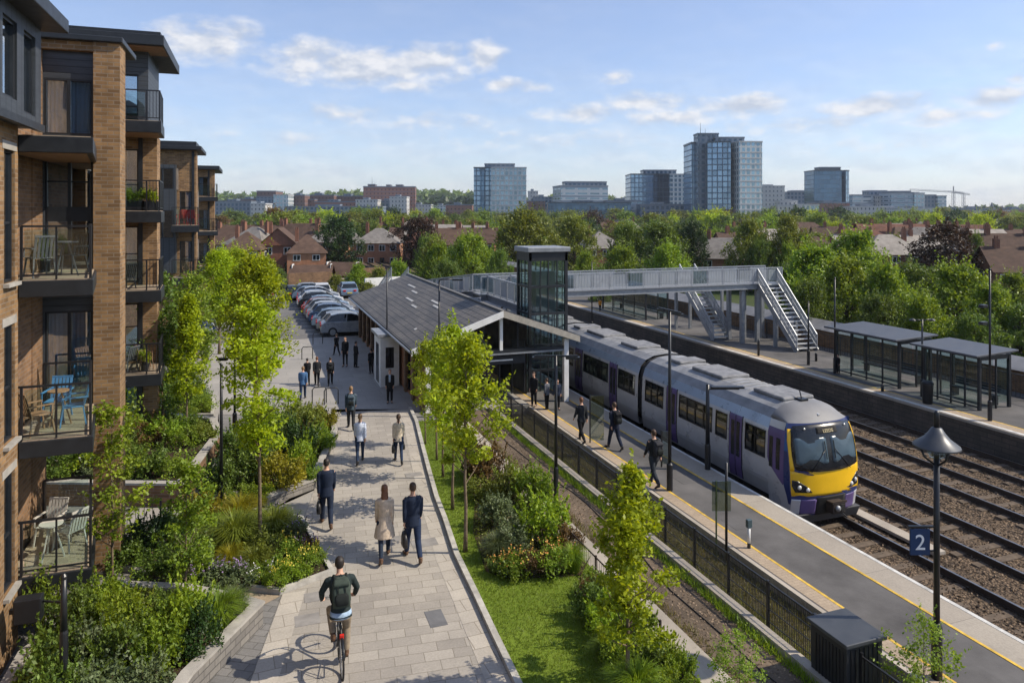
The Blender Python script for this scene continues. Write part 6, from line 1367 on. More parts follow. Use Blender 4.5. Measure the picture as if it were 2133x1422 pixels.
cp = MB().box(-.24, .24, -.30, .0, .42, .76).build('coupler', M['rust'], TR, bevel=.03); MB().path([V((-.08, -.36, .60)), V((-.08, -.29, .60))], .085, 12).build('coupler_cone', M['steel'], cp, True); MB().box(.03, .18, -.34, -.3, .5, .7).build('coupler_plate', TC['under'], cp); MB().path([V((.05, -.33, .46)), V((.15, -.40, .36)), V((.22, -.36, .32))], .025, 6).build('coupler_hose', M['rubber'], cp, True)
MB().box(-.27, .27, -.31, -.28, .74, .80).build('coupler_cover', M['rust'], cp)
m = MB(); m.hexa([(-1.22, .25, .02), (1.22, .25, .02), (1.22, 1.2, .02), (-1.22, 1.2, .02), (-1.26, .14, .34), (1.26, .14, .34), (1.26, 1.2, .34), (-1.26, 1.2, .34)]); m.build('snow_plough', mat('plough_grey', (.055, .055, .058), .6, .2, .2, 3), TR, bevel=.03)
# ------------------------------------------------------------------ lamps, fences, shelters and other platform furniture
def lamp_post(label, foot, h, r=.055, head=None, basew=1.7, baseh=.8, rz=0.0, group=None):
    t = thing('lamp_post', label, 'lamp post', foot, 0, group); p = V(foot)
    MB().lathe([(r*basew, 0), (r*basew, baseh), (r, baseh+.05)], c=p, n=12).build('base', M['black'], t)
    MB().path([p+V((0, 0, baseh)), p+V((0, 0, h))], [r, r*.75], 10).build('pole', M['black'], t, True)
    c, s = math.cos(rz), math.sin(rz); d = V((c, s, 0)); top = p+V((0, 0, h))
    if head == 'arm':
        MB().path([top-V((0, 0, .05)), top+V((0, 0, .08)), top+d*.12+V((0, 0, .12)), top+d*.55+V((0, 0, .14))], r*.6, 8).build('arm', M['black'], t, True)
        m = MB(); e = top+d*.55+V((0, 0, .11)); m.bar(e, e+d*.42, .16, .07); m.build('lamp_head', M['black'], t)
    elif head == 'tee':
        for sg in (-1, 1): m = MB(); e = top-V((0, 0, .02)); m.bar(e, e+d*sg*.62, .05, .05); m.build('arm', M['black'], t); m = MB(); m.bar(e+d*sg*.28-V((0, 0, .05)), e+d*sg*.68-V((0, 0, .05)), .17, .06); m.build('lamp_head', M['black'], t)
    elif head == 'twin':
        for sg in (-1, 1): MB().path([top-V((0, 0, .1)), top+d*sg*.15-V((0, 0, .02)), top+d*sg*.4], r*.5, 6).build('arm', M['black'], t, True); m = MB(); m.lathe([(.05, .04), (.16, -.04), (.14, -.07)], c=top+d*sg*.45, n=10); m.build('lamp_head', M['black'], t)
    elif head == 'side':
        m = MB(); e = top-V((0, 0, .15)); m.bar(e, e+d*1.05, .06, .05); m.build('arm', M['black'], t); m = MB(); m.bar(e+d*.12+V((0, 0, .05)), e+d*1.2+V((0, 0, .05)), .2, .06); m.build('lamp_head', M['black'], t)
    elif head == 'plain': MB().lathe([(r*.8, h-.02), (r*.9, h+.03), (r*.4, h+.07)], c=p, n=10).build('cap', M['black'], t)
    return t
RT = math.atan2(-SA, CA)      # the direction to the right of the camera
def lamp(label, px, py, ptop, head, z=0.0, r=.055, **k):
    p = gp(px, py, z); h = (py-ptop)/FPX*depth(p); return lamp_post(label, p, h, r, head, **k)
lamp('plain black lamp column standing at the left of the hedge bed', 461, 1050, 760, 'plain', 0, .05, basew=1.3, baseh=.5)
lamp('black lamp post with twin heads half hidden behind the slender maple', 489, 905, 745, 'tee', 0, .05, rz=RT)
lamp('tall thin lamp post in front of the station roof by the porch', 806, 800, 560, 'plain', 0, .04)
lamp('tall lamp post with a bent arm rising past the station gable', 915, 868, 588, 'arm', 0, .05, rz=RT)
lamp('black lamp post with a short cross head standing on the concrete strip', 1158, 1055, 740, 'tee', 0.03, .05, rz=RT, basew=1.4, baseh=1.1)
lamp('tall black lamp post with a wide base on the platform beside the carriage', 1395, 1021, 645, 'tee', -.1, .055, rz=PI/2)
lamp('black lamp post with a flat one-sided head at the platform edge by the train', 1474, 977, 800, 'side', -.1, .075, rz=RT, basew=1.25)
lamp('thin tall lamp post between the lift tower and the far platform', 1233, 691, 545, 'plain', -1.2, .05)
for lab, px, py, pt, hd in (('black lamp post standing at the foot of the bridge stairs', 1684, 760, 630, 'plain'), ('thin black lamp post at the left end of the first shelter', 1739, 777, 580, 'plain'), ('lamp post with twin lanterns between the two shelters', 1921, 826, 665, 'twin'), ('tallest lamp post on the far platform, in front of the second shelter', 2062, 876, 562, 'plain'), ('short lamp post between the two bridge stairs', 1548, 712, 615, 'plain')):
    lamp(lab, px, py, pt, hd, -.1, .05, rz=RT)
for lab, px, py, pt in (('low black bollard at the edge of the far platform near the stairs', 1580, 741, 707), ('low black bollard in front of the first shelter', 1838, 815, 800), ('slim post on the far platform under the bridge', 1700, 752, 735)):
    p = gp(px, py, -.1); h = (py-pt)/FPX*depth(p); tag(MB().lathe([(.07, 0), (.07, h*.9), (.05, h), (.01, h+.02)], c=(0, 0, 0), n=10).build('bollard', M['black'], None, True), lab, 'bollard').location = p
for i, (pp, zz) in enumerate((((2062, 876), 4.3), )):
    p = gp(2062, 876, -.1); 
    for dz in (.0, -.7): q = p+V((-.25, .1, 4.7+dz)); tag(MB().box(-.16, .16, -.1, .1, -.07, .07).build('floodlight', M['black'], None, bevel=.02), 'upper black floodlight on the tallest far lamp post' if dz == 0 else 'lower black floodlight on the tallest far lamp post', 'floodlight').location = q; 
    m = MB(); m.bar(p+V((-.16, .1, 4.7)), p+V((0, 0, 4.7)), .04, .04)
# ornate lamp with the platform number
P = gp(1951, 1412, -.1); k = depth(P)/FPX
t = thing('lamp_post', 'black heritage lamp post with a hooded lantern carrying the number two sign', 'lamp post', P)
zt = (1412-855)*k; m = MB().lathe([(.095, 0), (.095, .95), (.075, 1.0), (.055, 1.03)], c=P, n=14).build('base', M['black'], t, True)
MB().path([P+V((0, 0, 1.0)), P+V((0, 0, zt-.72))], [.056, .050], 12).build('pole', M['black'], t, True)
MB().path([P+V((0, 0, zt-.34)), P+V((0, 0, zt-.04)), P+V((0, 0, zt))], [.055, .05, .03], 12).build('finial', M['black'], t, True)
hd = MB().lathe([(.40, -.66), (.39, -.63), (.22, -.50), (.14, -.40), (.09, -.32), (.06, -.30)], c=P+V((0, 0, zt)), n=20).build('hood', mat('lantern_hood', (.075, .08, .09), .45, .3), t, True)
MB().lathe([(.10, -.86), (.12, -.84), (.18, -.70)], c=P+V((0, 0, zt)), n=14).build('lantern_glass', M['glass_green'], hd, True)
for a in (.4, 2.5, 4.6): MB().path([P+V((.05*math.cos(a), .05*math.sin(a), zt-.98)), P+V((.2*math.cos(a), .2*math.sin(a), zt-.86)), P+V((.27*math.cos(a), .27*math.sin(a), zt-.69))], .02, 6).build('bracket', M['black'], t, True)
SG = thing('platform_sign', 'blue hanging sign with a white number 2 on the heritage lamp post', 'sign', P+V((-.30*CA, .30*SA, 0)), -YAW); BASE[SG.name] = V((0, 0, 0))
za, zb2 = (1412-1155)*k, (1412-1101)*k
BLUE = mat('sign_blue', (.008, .032, .10), .65, 0, .12, 3); WHT = mat('sign_white', (.8, .8, .8), .5, 0, .03, 3)
MB().box(-.19, .17, -.02, .02, za, zb2).build('panel', BLUE, SG, bevel=.006)
MB().box(-.22, .32, -.025, .025, zb2+.03, zb2+.06).build('hanger', M['black'], SG); m = MB(); m.box(-.15, -.13, -.01, .01, zb2, zb2+.03); m.box(.11, .13, -.01, .01, zb2, zb2+.03); m.box(.17, .30, -.012, .012, za+.06, za+.09); m.build('bracket', M['black'], SG)
text_part('number', '2', .40, WHT, SG, (-.012, -.0245, za+.105), (PI/2, 0, 0))
# near-left pole with a black box on the wall
P = gp(133, 1500, .3); zt = 8.4-(1203-445)/FPX*depth(P); lamp_post('black pole in the near planting beside the brick wall', P, zt-.3, .055, 'plain', basew=1.15, baseh=1.4)
t = thing('wall_lantern', 'square black box lamp fixed to the brick wall at the lower left', 'lamp', (-4.1, 13.0, 2.2)); c = at(60, 13.2, zat(1267, 13.2)); m = MB(); m.box(c.x-.22, c.x+.22, c.y-.12, c.y+.12, c.z-.22, c.z+.22); m.build('box', M['black'], t, bevel=.02); m = MB(); m.bar(c+V((.22, 0, .1)), at(133, 13.2, c.z+.12), .03, .03); m.bar(c+V((-.3, .0, 0)), c+V((-.22, 0, 0)), .08, .08); m.build('arm', M['black'], t)
# ---- mesh fence along the platform
t = thing('mesh_fence', 'long black wire mesh fence on a kerb between the gravel track and the platform', 'fence', (10.0, 28, -.38))
ys = [29.4-1.32*i for i in range(15)]; xf = 10.0; zb_, zt_ = -.30, .80
MB().box(xf-.10, xf+.10, ys[-1]-.1, 29.5, -.5, -.26).build('kerb', G['conc'], t)
for y in ys: MB().box(xf-.03, xf+.03, y-.03, y+.03, zb_-.1, zt_+.03).build('post', M['black'], t, bevel=.006)
for a, b in zip(ys[1:], ys):
    m = MB(); n = 27
    for i in range(1, n): y = a+(b-a)*i/n; m.box(xf-.005, xf+.005, y-.005, y+.005, zb_+.02, zt_-.02)
    for i in range(5): z = zb_+.03+i*(zt_-zb_-.06)/4; m.box(xf-.009, xf+.009, a+.03, b-.03, z-.007, z+.007)
    m.box(xf-.015, xf+.015, a+.03, b-.03, zt_-.03, zt_)
    m.build('mesh_panel', M['black'], t)
# cabinet, near railing
t = thing('equipment_cabinet', 'dark grey metal cabinet with a flat lid standing in the fence line', 'cabinet', (10.0, 10.4, -.38))
MB().box(9.62, 10.42, 9.75, 10.6, -.40, .92).build('body', mat('cabinet_grey', (.028, .031, .036), .5, .2, .2, 3, dirt=.2), t, bevel=.01)
MB().box(9.56, 10.48, 9.69, 10.66, .921, .99).build('lid', mat('cabinet_lid', (.055, .06, .068), .5, .2, .2, 3), t, bevel=.012)
m = MB()
for i in range(9): m.box(9.605, 9.619, 9.82+i*.08, 9.84+i*.08, -.2, .8)
for i in range(7): m.box(9.70+i*.10, 9.73+i*.10, 9.735, 9.749, -.2, .85)
m.build('louvres', M['black'], t)
bar_fence('railing', 'near black bar railing running from the cabinet towards the camera', [(9.86, 9.66), (9.95, 5.5)], -.32, 1.12, .075, 1.0)
# ---- glass screens, notice panel and post on the platform
def screen(label, px, py, w, z=-.1, h=1.05, panel_from=.0, m_=None):
    p = gp(px, py, z); t = thing('glass_screen', label, 'screen', p)
    for y in (-w/2, w/2): MB().box(p.x-.02, p.x+.02, p.y+y-.02, p.y+y+.02, z, z+h).build('post', M['black'], t)
    MB().box(p.x-.006, p.x+.006, p.y-w/2+.02, p.y+w/2-.02, z+.12+panel_from, z+h-.02).build('glass_panel', m_ or M['glass_rail'], t)
HAZE_GLASS = glass_mat('frosted_screen', (.86, .92, .84), .12, .78)
def xscreen(label, px0, px1, py, ptop, frm=0.0):
    z = -.1; a = gp(px0, py, z); b = at(px1, depth(a), z); h = (py-ptop)/FPX*depth(a); t = thing('glass_screen', label, 'screen', a)
    MB().box(a.x-.02, a.x+.02, a.y-.02, a.y+.02, z, z+h).build('post', M['black'], t); n = V((SA, CA, 0))*.006
    q = V((0, 0, .1+frm)); u = V((0, 0, h-.03)); MB().hexa([a-n+q, b-n+q, b+n+q, a+n+q, a-n+u, b-n+u, b+n+u, a+n+u]).build('glass_panel', HAZE_GLASS, t)
xscreen('clear glass screen standing on the platform beside the two walkers', 1229, 1258, 922, 822); xscreen('small glass screen behind the walker with the grey rucksack', 1378, 1398, 972, 896)
p = gp(1513, 1166, -.1); kk = depth(p)/FPX; t = thing('notice_board', 'thin post holding a pale translucent notice panel on the platform', 'notice board', p)
MB().path([p, p+V((0, 0, (1166-963)*kk))], .033, 8).build('post', M['black'], t, True); a = at(1482, depth(p), 0); b = at(1521, depth(p), 0); n = V((SA, CA, 0)); q0 = V((0, 0, -.1+(1166-1062)*kk)); q1 = V((0, 0, -.1+(1166-1000)*kk)); a -= n*.05; b -= n*.05; n = n*.01
MB().hexa([a-n+q0, b-n+q0, b+n+q0, a+n+q0, a-n+q1, b-n+q1, b+n+q1, a+n+q1]).build('panel', HAZE_GLASS, t); 
P2 = at(1492, depth(p), -.1); MB().path([P2, P2+V((0, 0, (1166-1000)*kk))], .022, 8).build('rear_post', mat('green_post', (.10, .13, .05), .6), t, True)
p = gp(1560, 1141, -.1); kk = depth(p)/FPX; t = thing('marker_post', 'short white and dark marker post on the yellow platform line', 'post', p); H_ = (1141-1081)*kk
MB().lathe([(.045, 0), (.045, .12), (.035, .14)], c=p, n=10).build('foot', M['black'], t); MB().path([p+V((0, 0, .1)), p+V((0, 0, H_*.72))], .038, 10).build('shaft', M['white'], t, True); MB().box(p.x-.07, p.x+.07, p.y-.05, p.y+.05, p.z+H_*.72, p.z+H_).build('head', mat('marker_head', (.05, .08, .09), .4), t, bevel=.015)
# ---- shelters on the far platform
def shelter(label, x0, x1, y0, y1, h=2.35):
    z = -.1; t = thing('waiting_shelter', label, 'shelter', (x0, y0, z))
    for x in (x0, x1):
        for y in (y0, y1): MB().box(x-.06, x+.06, y-.06, y+.06, z, z+h).build('post', M['dark'], t)
    m = MB(); m.hexa([(x0-.55, y0-.3, z+h), (x1+.2, y0-.3, z+h+.12), (x1+.2, y1+.35, z+h+.12), (x0-.55, y1+.35, z+h), (x0-.55, y0-.3, z+h+.09), (x1+.2, y0-.3, z+h+.21), (x1+.2, y1+.35, z+h+.21), (x0-.55, y1+.35, z+h+.09)]); rf = m.build('roof', mat('shelter_roof', (.085, .09, .10), .5, .3, .2, 2, dirt=.3), t, bevel=.015)
    L = y1-y0
    for i in range(4):
        a, b = y0+L*i/4, y0+L*(i+1)/4
        MB().box(x0-.005, x0+.005, a+.05, b-.05, z+.22, z+h-.12).build('glass_panel', M['glass_rail'], t)
        if i: MB().box(x0-.03, x0+.03, a-.03, a+.03, z, z+h).build('mullion', M['dark'], t)
        MB().box(x1-.005, x1+.005, a+.05, b-.05, z+.22, z+h-.12).build('glass_panel', M['glass_rail'], t)
    mid = (x0+x1)/2+.1
    for y in (y0, y1): MB().box(mid+.05, x1-.08, y-.005, y+.005, z+.22, z+h-.12).build('glass_panel', M['glass_rail'], t); MB().box(mid-.03, mid+.03, y-.03, y+.03, z, z+h).build('mullion', M['dark'], t)
    for bx in ((x0+.06, x1-.06, y0-.04, y0+.04, z+h-.2, z+h-.02), (x0+.06, x1-.06, y1-.04, y1+.04, z+h-.2, z+h-.02), (x0-.04, x0+.04, y0+.06, y1-.06, z+h-.14, z+h-.02), (x0-.03, x0+.03, y0+.06, y1-.06, z+.1, z+.16)): MB().box(*bx).build('frame_bar', M['dark'], t)
    tb = thing('bench', f'dark slatted bench inside the {label.split(" shelter")[0]} shelter', 'bench', (x1-.4, y0+.3, z)); m = MB()
    for i in range(4): m.box(x1-.55+i*.1, x1-.47+i*.1, y0+.25, y1-.25, z+.43, z+.46)
    m.build('seat', M['dark'], tb); m = MB()
    for i in range(3): m.box(x1-.13, x1-.11, y0+.25, y1-.25, z+.55+i*.12, z+.63+i*.12)
    m.build('backrest', M['dark'], tb)
    for y in (y0+.4, y1-.4): MB().box(x1-.5, x1-.15, y-.03, y+.03, z, z+.43).build('leg', M['dark'], tb)
shelter('farther glazed waiting shelter with a flat dark roof', 29.5, 31.5, 26.6, 30.6); shelter('nearer glazed waiting shelter with a flat dark roof', 29.5, 31.3, 22.5, 25.2)
shelter('distant glazed waiting shelter beyond the bridge stairs', 29.4, 31.4, 50.5, 58)
m = MB(); P = gp(1932, 840, -.1); t = thing('litter_bin', 'dark round litter bin between the two shelters', 'bin', P); MB().lathe([(.2, 0), (.24, .85), (.25, .9)], c=P, n=14).build('body', M['black'], t, True); MB().lathe([(.26, .9), (.2, 1.0), (.05, 1.02)], c=P, n=14).build('lid', M['dark'], t, True)
P = gp(1990, 832, -.1)
bar_fence('platform_fence', 'long black bar fence along the back of the far platform', [(33.0, 12), (33.0, 80)], -.1, 1.15, .2, 2.2)
# wall with a sloping cap behind the far platform
t = thing('boundary_wall', 'long dark wall with a grey sloping cap behind the far platform', 'wall', (34.4, 40, -.1)); MB().box(34.3, 34.6, -2, 110, -1.5, .95).build('wall', M['brick_dk'], t); m = MB(); m.hexa([(34.15, -2, .951), (35.4, -2, .951), (35.4, 110, .951), (34.15, 110, .951), (34.3, -2, 1.02), (35.3, -2, 1.42), (35.3, 110, 1.42), (34.3, 110, 1.02)]); m.build('cap', mat('wall_cap_sheet', (.20, .20, .205), .6, .1, .2, 1.5, dirt=.4), t)
# cycle stands and low posts on the forecourt
for i, (px, py) in enumerate(((665, 840), (690, 842), (662, 716), (640, 748))):
    p = gp(px, py); o = MB().path([V((-.3, 0, 0)), V((-.3, 0, .62)), V((-.22, 0, .72)), V((.22, 0, .72)), V((.3, 0, .62)), V((.3, 0, 0))], .025, 6).build('cycle_stand', M['dark'], None, True); o.location = p; tag(o, None, 'cycle stand', 'hoop stands on the forecourt'); pend(o, 'dark metal hoop stand', 'on the forecourt left of the walkers')
# ------------------------------------------------------------------ parked cars
def car_proto(paint):
    t = thing('parked_car', 'x', 'car', (0, 0, 0), 0, 'cars parked in the row by the station')
    L, W = 4.15, 1.72
    prof_ = [(0, .32), (.02, .62), (.10, .80), (.35, .90), (.95, .95), (1.0, .96)]
    low = [(-2.07, .28), (-2.10, .55), (-2.02, .82), (-1.85, .95), (-1.2, .98), (.75, .97), (1.55, .84), (1.95, .70), (2.07, .52), (2.05, .26)]
    m = MB(); rings = []
    for w, s in ((-1, .93), (-.97, 1), (-.5, 1.0), (0, 1.01), (.5, 1.0), (.97, 1), (1, .93)):
        rings.append([(x*(1 if abs(w) < .98 else .985), w*W/2, .62+(z-.62)*s) for x, z in low])
    m.loft(rings); m.build('body', paint, t, bevel=.03)
    g = [(-1.75, .955), (-1.35, 1.36), (-.9, 1.455), (.0, 1.45), (.45, 1.33), (1.15, .935)]
    m = MB(); m.loft([[(x, w*(.80 if i in (0, 5) else .64 if z > 1.2 else .8)*(1 if abs(w) == 1 else 1), z) for i, (x, z) in enumerate(g)] for w in (-1, 1)]); cab = m.build('glasshouse', M['glass_dark'], t)
    m = MB(); m.loft([[(x, w*.655, z) for x, z in ((-1.38, 1.365), (-.9, 1.472), (0, 1.467), (.46, 1.345), (.4, 1.33), (0, 1.44), (-.9, 1.445), (-1.3, 1.35))] for w in (-1, 1)]); m.build('roof_panel', paint, t)
    for sg in (-1, 1):
        for a, b in (((-1.72, .97), (-1.36, 1.37)), ((-.35, .96), (-.30, 1.46)), ((1.12, .95), (.45, 1.345))): MB().bar((a[0], sg*.80, a[1]), (b[0], sg*.655, b[1]), .05, .07).build('pillar', paint, t)
        for x in (-1.28, 1.30):
            w = MB().path([V((x, sg*.72, .31)), V((x, sg*.87, .31))], .31, 18).build('wheel', M['rubber'], t); MB().path([V((x, sg*.86, .31)), V((x, sg*.878, .31))], .20, 14).build('rim', M['steel'], w)
        MB().box(-2.12, -1.98, sg*.52-.14, sg*.52+.2*sg*0+.14, .66, .82).build('tail_light', PETALRED, t, bevel=.02); MB().box(1.86, 2.02, sg*.56-.16, sg*.56+.16, .60, .72).build('headlight', TC['lamp'], t, bevel=.02)
        MB().box(.55, .72, sg*.86-.02, sg*.98, .95, 1.07).build('mirror', paint, t, bevel=.02)
    MB().box(-2.125, -2.09, -.25, .25, .48, .58).build('number_plate', PETAL['yellow'], t)
    MB().box(-2.13, 2.09, -.80, .80, .24, .33).build('sill', M['rubber'], t)
    return t
PETALRED = mat('tail_light_red', (.45, .015, .012), .3)
def paint(n, c): return mat('car_paint_'+n, c, .28, .15, .05, 3, .4)
PAINT = [('silver', (.27, .29, .32)), ('pale blue', (.15, .21, .29)), ('dark blue', (.025, .05, .11)), ('white', (.5, .51, .52)), ('grey', (.16, .17, .19)), ('black', (.015, .017, .02)), ('red brown', (.18, .05, .035))]
PROT = [car_proto(paint(n, c)) for n, c in PAINT]; used_ = set()
order = [0, 4, 1, 2, 0, 4, 6, 1, 5, 3, 2, 0, 1, 4]
def put_car(ci, p, rz, place):
    o = PROT[ci] if ci not in used_ else copy_tree(PROT[ci]); used_.add(ci); o.location = p; o.rotation_euler = (0, 0, rz); q = rng.uniform(.90, 1.0); o.scale = (q, rng.uniform(.92, .98), rng.uniform(.88, 1.05)); pend(o, PAINT[ci][0]+' hatchback parked', place); return o
for i, ci in enumerate(order): put_car(ci, (6.15-.05*i+rng.uniform(-.25, .25), 51.1+i*1.84, .004), rng.uniform(-.05, .05)-.08, 'in the long row beyond the station wall')
for i, ci in enumerate((4, 0, 5, 3, 1)): put_car(ci, (8.6+(i % 2)*.2, 71.8+i*1.0 if i > 2 else 72.6, .004) if False else (-1.5+i*2.6, 74.5, .004), PI/2, 'across the far end of the car park')
for i, ci in enumerate((5, 2, 4)): put_car(ci, (-4.6, 40.5+i*3.2 if False else 52+i*2.3, .004), .1, 'behind the maples beside the apartment row')
for i, ci in enumerate((0, 3)): put_car(ci, at((2045, 1985)[i], (62, 66)[i], -1.6), .4, 'among the trees at the right')
for ci in range(len(PAINT)):
    if ci not in used_: put_car(ci, (10.6, 56+ci*1.7, .004), 0, 'behind the station')
# ------------------------------------------------------------------ houses, trees and the town beyond
ROOF = {'brown': mat('brown_tiles', (.095, .060, .044), .85, 0, .3, 1.2, .2, .4, 25, dirt=.4), 'grey': mat('grey_slates', (.19, .175, .16), .8, 0, .25, 1.2, .2, .4, 25, dirt=.4), 'pale': mat('pale_tiles', (.30, .27, .235), .85, 0, .2, 1.2, .2, .4, 25, dirt=.4), 'red': mat('red_tiles', (.14, .066, .046), .85, 0, .3, 1.2, .2, .4, 25, dirt=.4)}
WINW = mat('white_window_frame', (.70, .70, .68), .5)
def house(label, px, yc, w, d, he, hr, kind='hip', roof='grey', wallm='brick_or', rz=0.0, base=-2.4, nw=3, chim=1, storeys=2, gable_face=False):
    P = at(px, yc, base); t = thing('house', label, 'house', P, rz - YAW, 'brick houses among the trees'); BASE[t.name] = V((0, 0, 0)); x, y = w/2, d/2
    m = MB(); m.box(-x, x, -y, y, -.3, he); 
    if kind == 'gable': m.add([(-x, -y, he), (x, -y, he), (x, y, he), (-x, y, he), (0, -y, hr-.1), (0, y, hr-.1)] if gable_face else [(-x, -y, he), (x, -y, he), (x, y, he), (-x, y, he), (-x, 0, hr-.1), (x, 0, hr-.1)], [(0, 1, 4), (2, 3, 5)] if gable_face else [(0, 4, 3), (1, 2, 5)])
    m.build('wall', M[wallm], t)
    o = .35; m = MB(); zo = he-.12
    if kind == 'hip':
        r = max(.3, x-y*.9) if x > y else .2; m.add([(-x-o, -y-o, zo), (x+o, -y-o, zo), (x+o, y+o, zo), (-x-o, y+o, zo), (-r, 0, hr), (r, 0, hr)], [(0, 1, 5, 4), (1, 2, 5), (2, 3, 4, 5), (3, 0, 4), (3, 2, 1, 0)])
    elif gable_face: m.add([(-x-o, -y-o, zo), (x+o, -y-o, zo), (x+o, y+o, zo), (-x-o, y+o, zo), (0, -y-o, hr), (0, y+o, hr)], [(0, 4, 5, 3), (1, 2, 5, 4), (3, 2, 1, 0)])
    else: m.add([(-x-o, -y-o, zo), (x+o, -y-o, zo), (x+o, y+o, zo), (-x-o, y+o, zo), (-x-o, 0, hr), (x+o, 0, hr)], [(0, 1, 5, 4), (2, 3, 4, 5), (3, 2, 1, 0)])
    rf = m.build('roof', ROOF[roof], t)
    for i in range(chim): cx = (-x*.55, x*.6, 0)[i]; c = MB().box(cx-.3, cx+.3, -.35, .35, hr-1.2, hr+.95).build('chimney', M['brick_red'], rf); mm = MB(); [mm.lathe([(.11, 0), (.09, .35)], c=(cx+q, 0, hr+.95), n=8) for q in (-.14, .14)]; mm.build('chimney_pots', ROOF['red'], rf)
    hs = he/storeys; faces = [('f', -y)]
    for s in range(storeys):
        for i in range(nw):
            u = -x+2*x*(i+.5)/nw; ww = min(.62, w/nw*.28); z0 = s*hs+hs*.32; z1 = s*hs+hs*.82
            if s == 0 and i == nw//2: MB().box(u-.45, u+.45, -y-.06, -y-.005, 0, hs*.8).build('door', M['glass_dark'], t); continue
            f = MB(); f.box(u-ww, u+ww, -y-.07, -y-.004, z0, z1); o_ = f.build('window', WINW, t)
            g = MB(); g.box(u-ww+.09, u-.04, -y-.085, -y-.071, z0+.09, z1-.09); g.box(u+.04, u+ww-.09, -y-.085, -y-.071, z0+.09, z1-.09); g.build('pane', M['glass_dark'], o_)
    for sd in (-1, 1):
        f = MB(); f.box(sd*(x+.004), sd*(x+.07), -.6, .6, hs*1.3, hs*1.8); o_ = f.build('window', WINW, t); MB().box(sd*(x+.071), sd*(x+.085), -.5, .5, hs*1.3+.09, hs*1.8-.09).build('pane', M['glass_dark'], o_)
    return t
H = house
H('brick house with grey hipped roof between the dark round and the copper tree', 790, 145, 8.6, 8, 4.9, 7.7, 'hip', 'grey', 'brick_or', .05, -2.2, 4)
H('brick house with a brown hipped roof half covered in ivy behind the car park', 640, 128, 6.4, 9, 4.0, 7.0, 'hip', 'brown', 'brick_or', .25, -2.3, 2)
H('brown gabled brick house left of the ivy-covered house', 585, 134, 6.5, 9, 5.2, 8.2, 'gable', 'brown', 'brick_red', .2, -2.4, 2, 1, 2, True)
H('red brick house with a bay below a pointed roof beside the maple crown', 515, 128, 6.2, 8, 4.6, 7.6, 'hip', 'brown', 'brick_red', .1, -2.4, 3)
H('brown roofed house at the end of the apartment row', 478, 146, 7.5, 8, 4.8, 8.0, 'gable', 'brown', 'brick_red', -.1, -2.4, 3)
H('long brown roofed house behind the left row of houses', 545, 165, 16, 8, 5.0, 8.2, 'gable', 'brown', 'brick_red', 0, -2.4, 6, 3)
H('steep dark roofed house behind the left row with two chimneys', 615, 172, 12, 8, 5.0, 8.5, 'hip', 'brown', 'brick_red', .1, -2.4, 4, 2)
H('grey slated house half behind the dark round tree', 682, 155, 8, 8, 4.9, 7.6, 'hip', 'grey', 'brick_or', 0, -2.4, 3)
H('brick house with a dark roof right of the copper tree', 930, 140, 7, 8, 5.0, 8.0, 'gable', 'brown', 'brick_red', .15, -2.4, 3, 2)
H('brown roofed terrace house with grouped chimneys left of the large lime tree', 985, 150, 10, 8, 4.9, 7.9, 'gable', 'brown', 'brick_red', -.1, -2.4, 4, 3)
H('narrow grey roofed house seen between trees right of the lift tower', 1248, 135, 7.5, 8, 4.6, 7.4, 'hip', 'grey', 'brick_red', .2, -2.4, 3)
H('orange brick house with a grey gabled roof right of the dark conical tree', 1502, 108, 6.4, 8, 4.2, 7.0, 'gable', 'grey', 'brick_or', -.35, -2.2, 2, 1)
H('brown roofed house with gable just behind the orange brick one', 1540, 128, 8, 8, 4.5, 7.4, 'gable', 'brown', 'brick_red', .1, -2.3, 3, 2)
H('brown roofed brick house behind the bright tree row', 1700, 118, 8, 8, 4.6, 7.0, 'hip', 'brown', 'brick_red', -.2, -2.3, 3)
H('brick house with a broad pale tiled hipped roof left of the great copper beech', 1845, 118, 9.4, 8, 4.2, 7.2, 'hip', 'pale', 'brick_red', -.1, -2.2, 3, 2)
H('pale roofed house just left of the broad pale hipped roof', 1772, 126, 6.5, 8, 4.2, 7.0, 'gable', 'pale', 'brick_red', 0, -2.2, 3, 1)
H('pale roofed house peeping out left of the copper beech', 1920, 128, 7.5, 8, 4.2, 6.8, 'gable', 'pale', 'brick_red', 0, -2.2, 3, 2)
H('pale roofed house right of the great copper beech', 2035, 122, 7, 8, 4.4, 7.2, 'hip', 'pale', 'brick_red', -.15, -2.2, 3, 1)
H('red brick house with dark roof and white windows at the right edge', 2110, 88, 6.6, 8, 3.6, 6.4, 'gable', 'brown', 'brick_red', -.25, -2.0, 3, 2)
H('dark roofed brick house behind the right edge house', 2095, 106, 9, 8, 4.2, 7.6, 'gable', 'brown', 'brick_red', -.2, -2.1, 3, 2)
H('low brown gabled outbuilding at the end of the car park', 650, 90, 4.6, 4, 1.9, 3.3, 'gable', 'brown', 'brick_dk', .1, -1.3, 2, 0, 1)
H('small brown gabled shed right of the outbuilding', 715, 94, 4.0, 4, 1.9, 3.4, 'gable', 'brown', 'brick_dk', -.2, -1.3, 2, 0, 1)
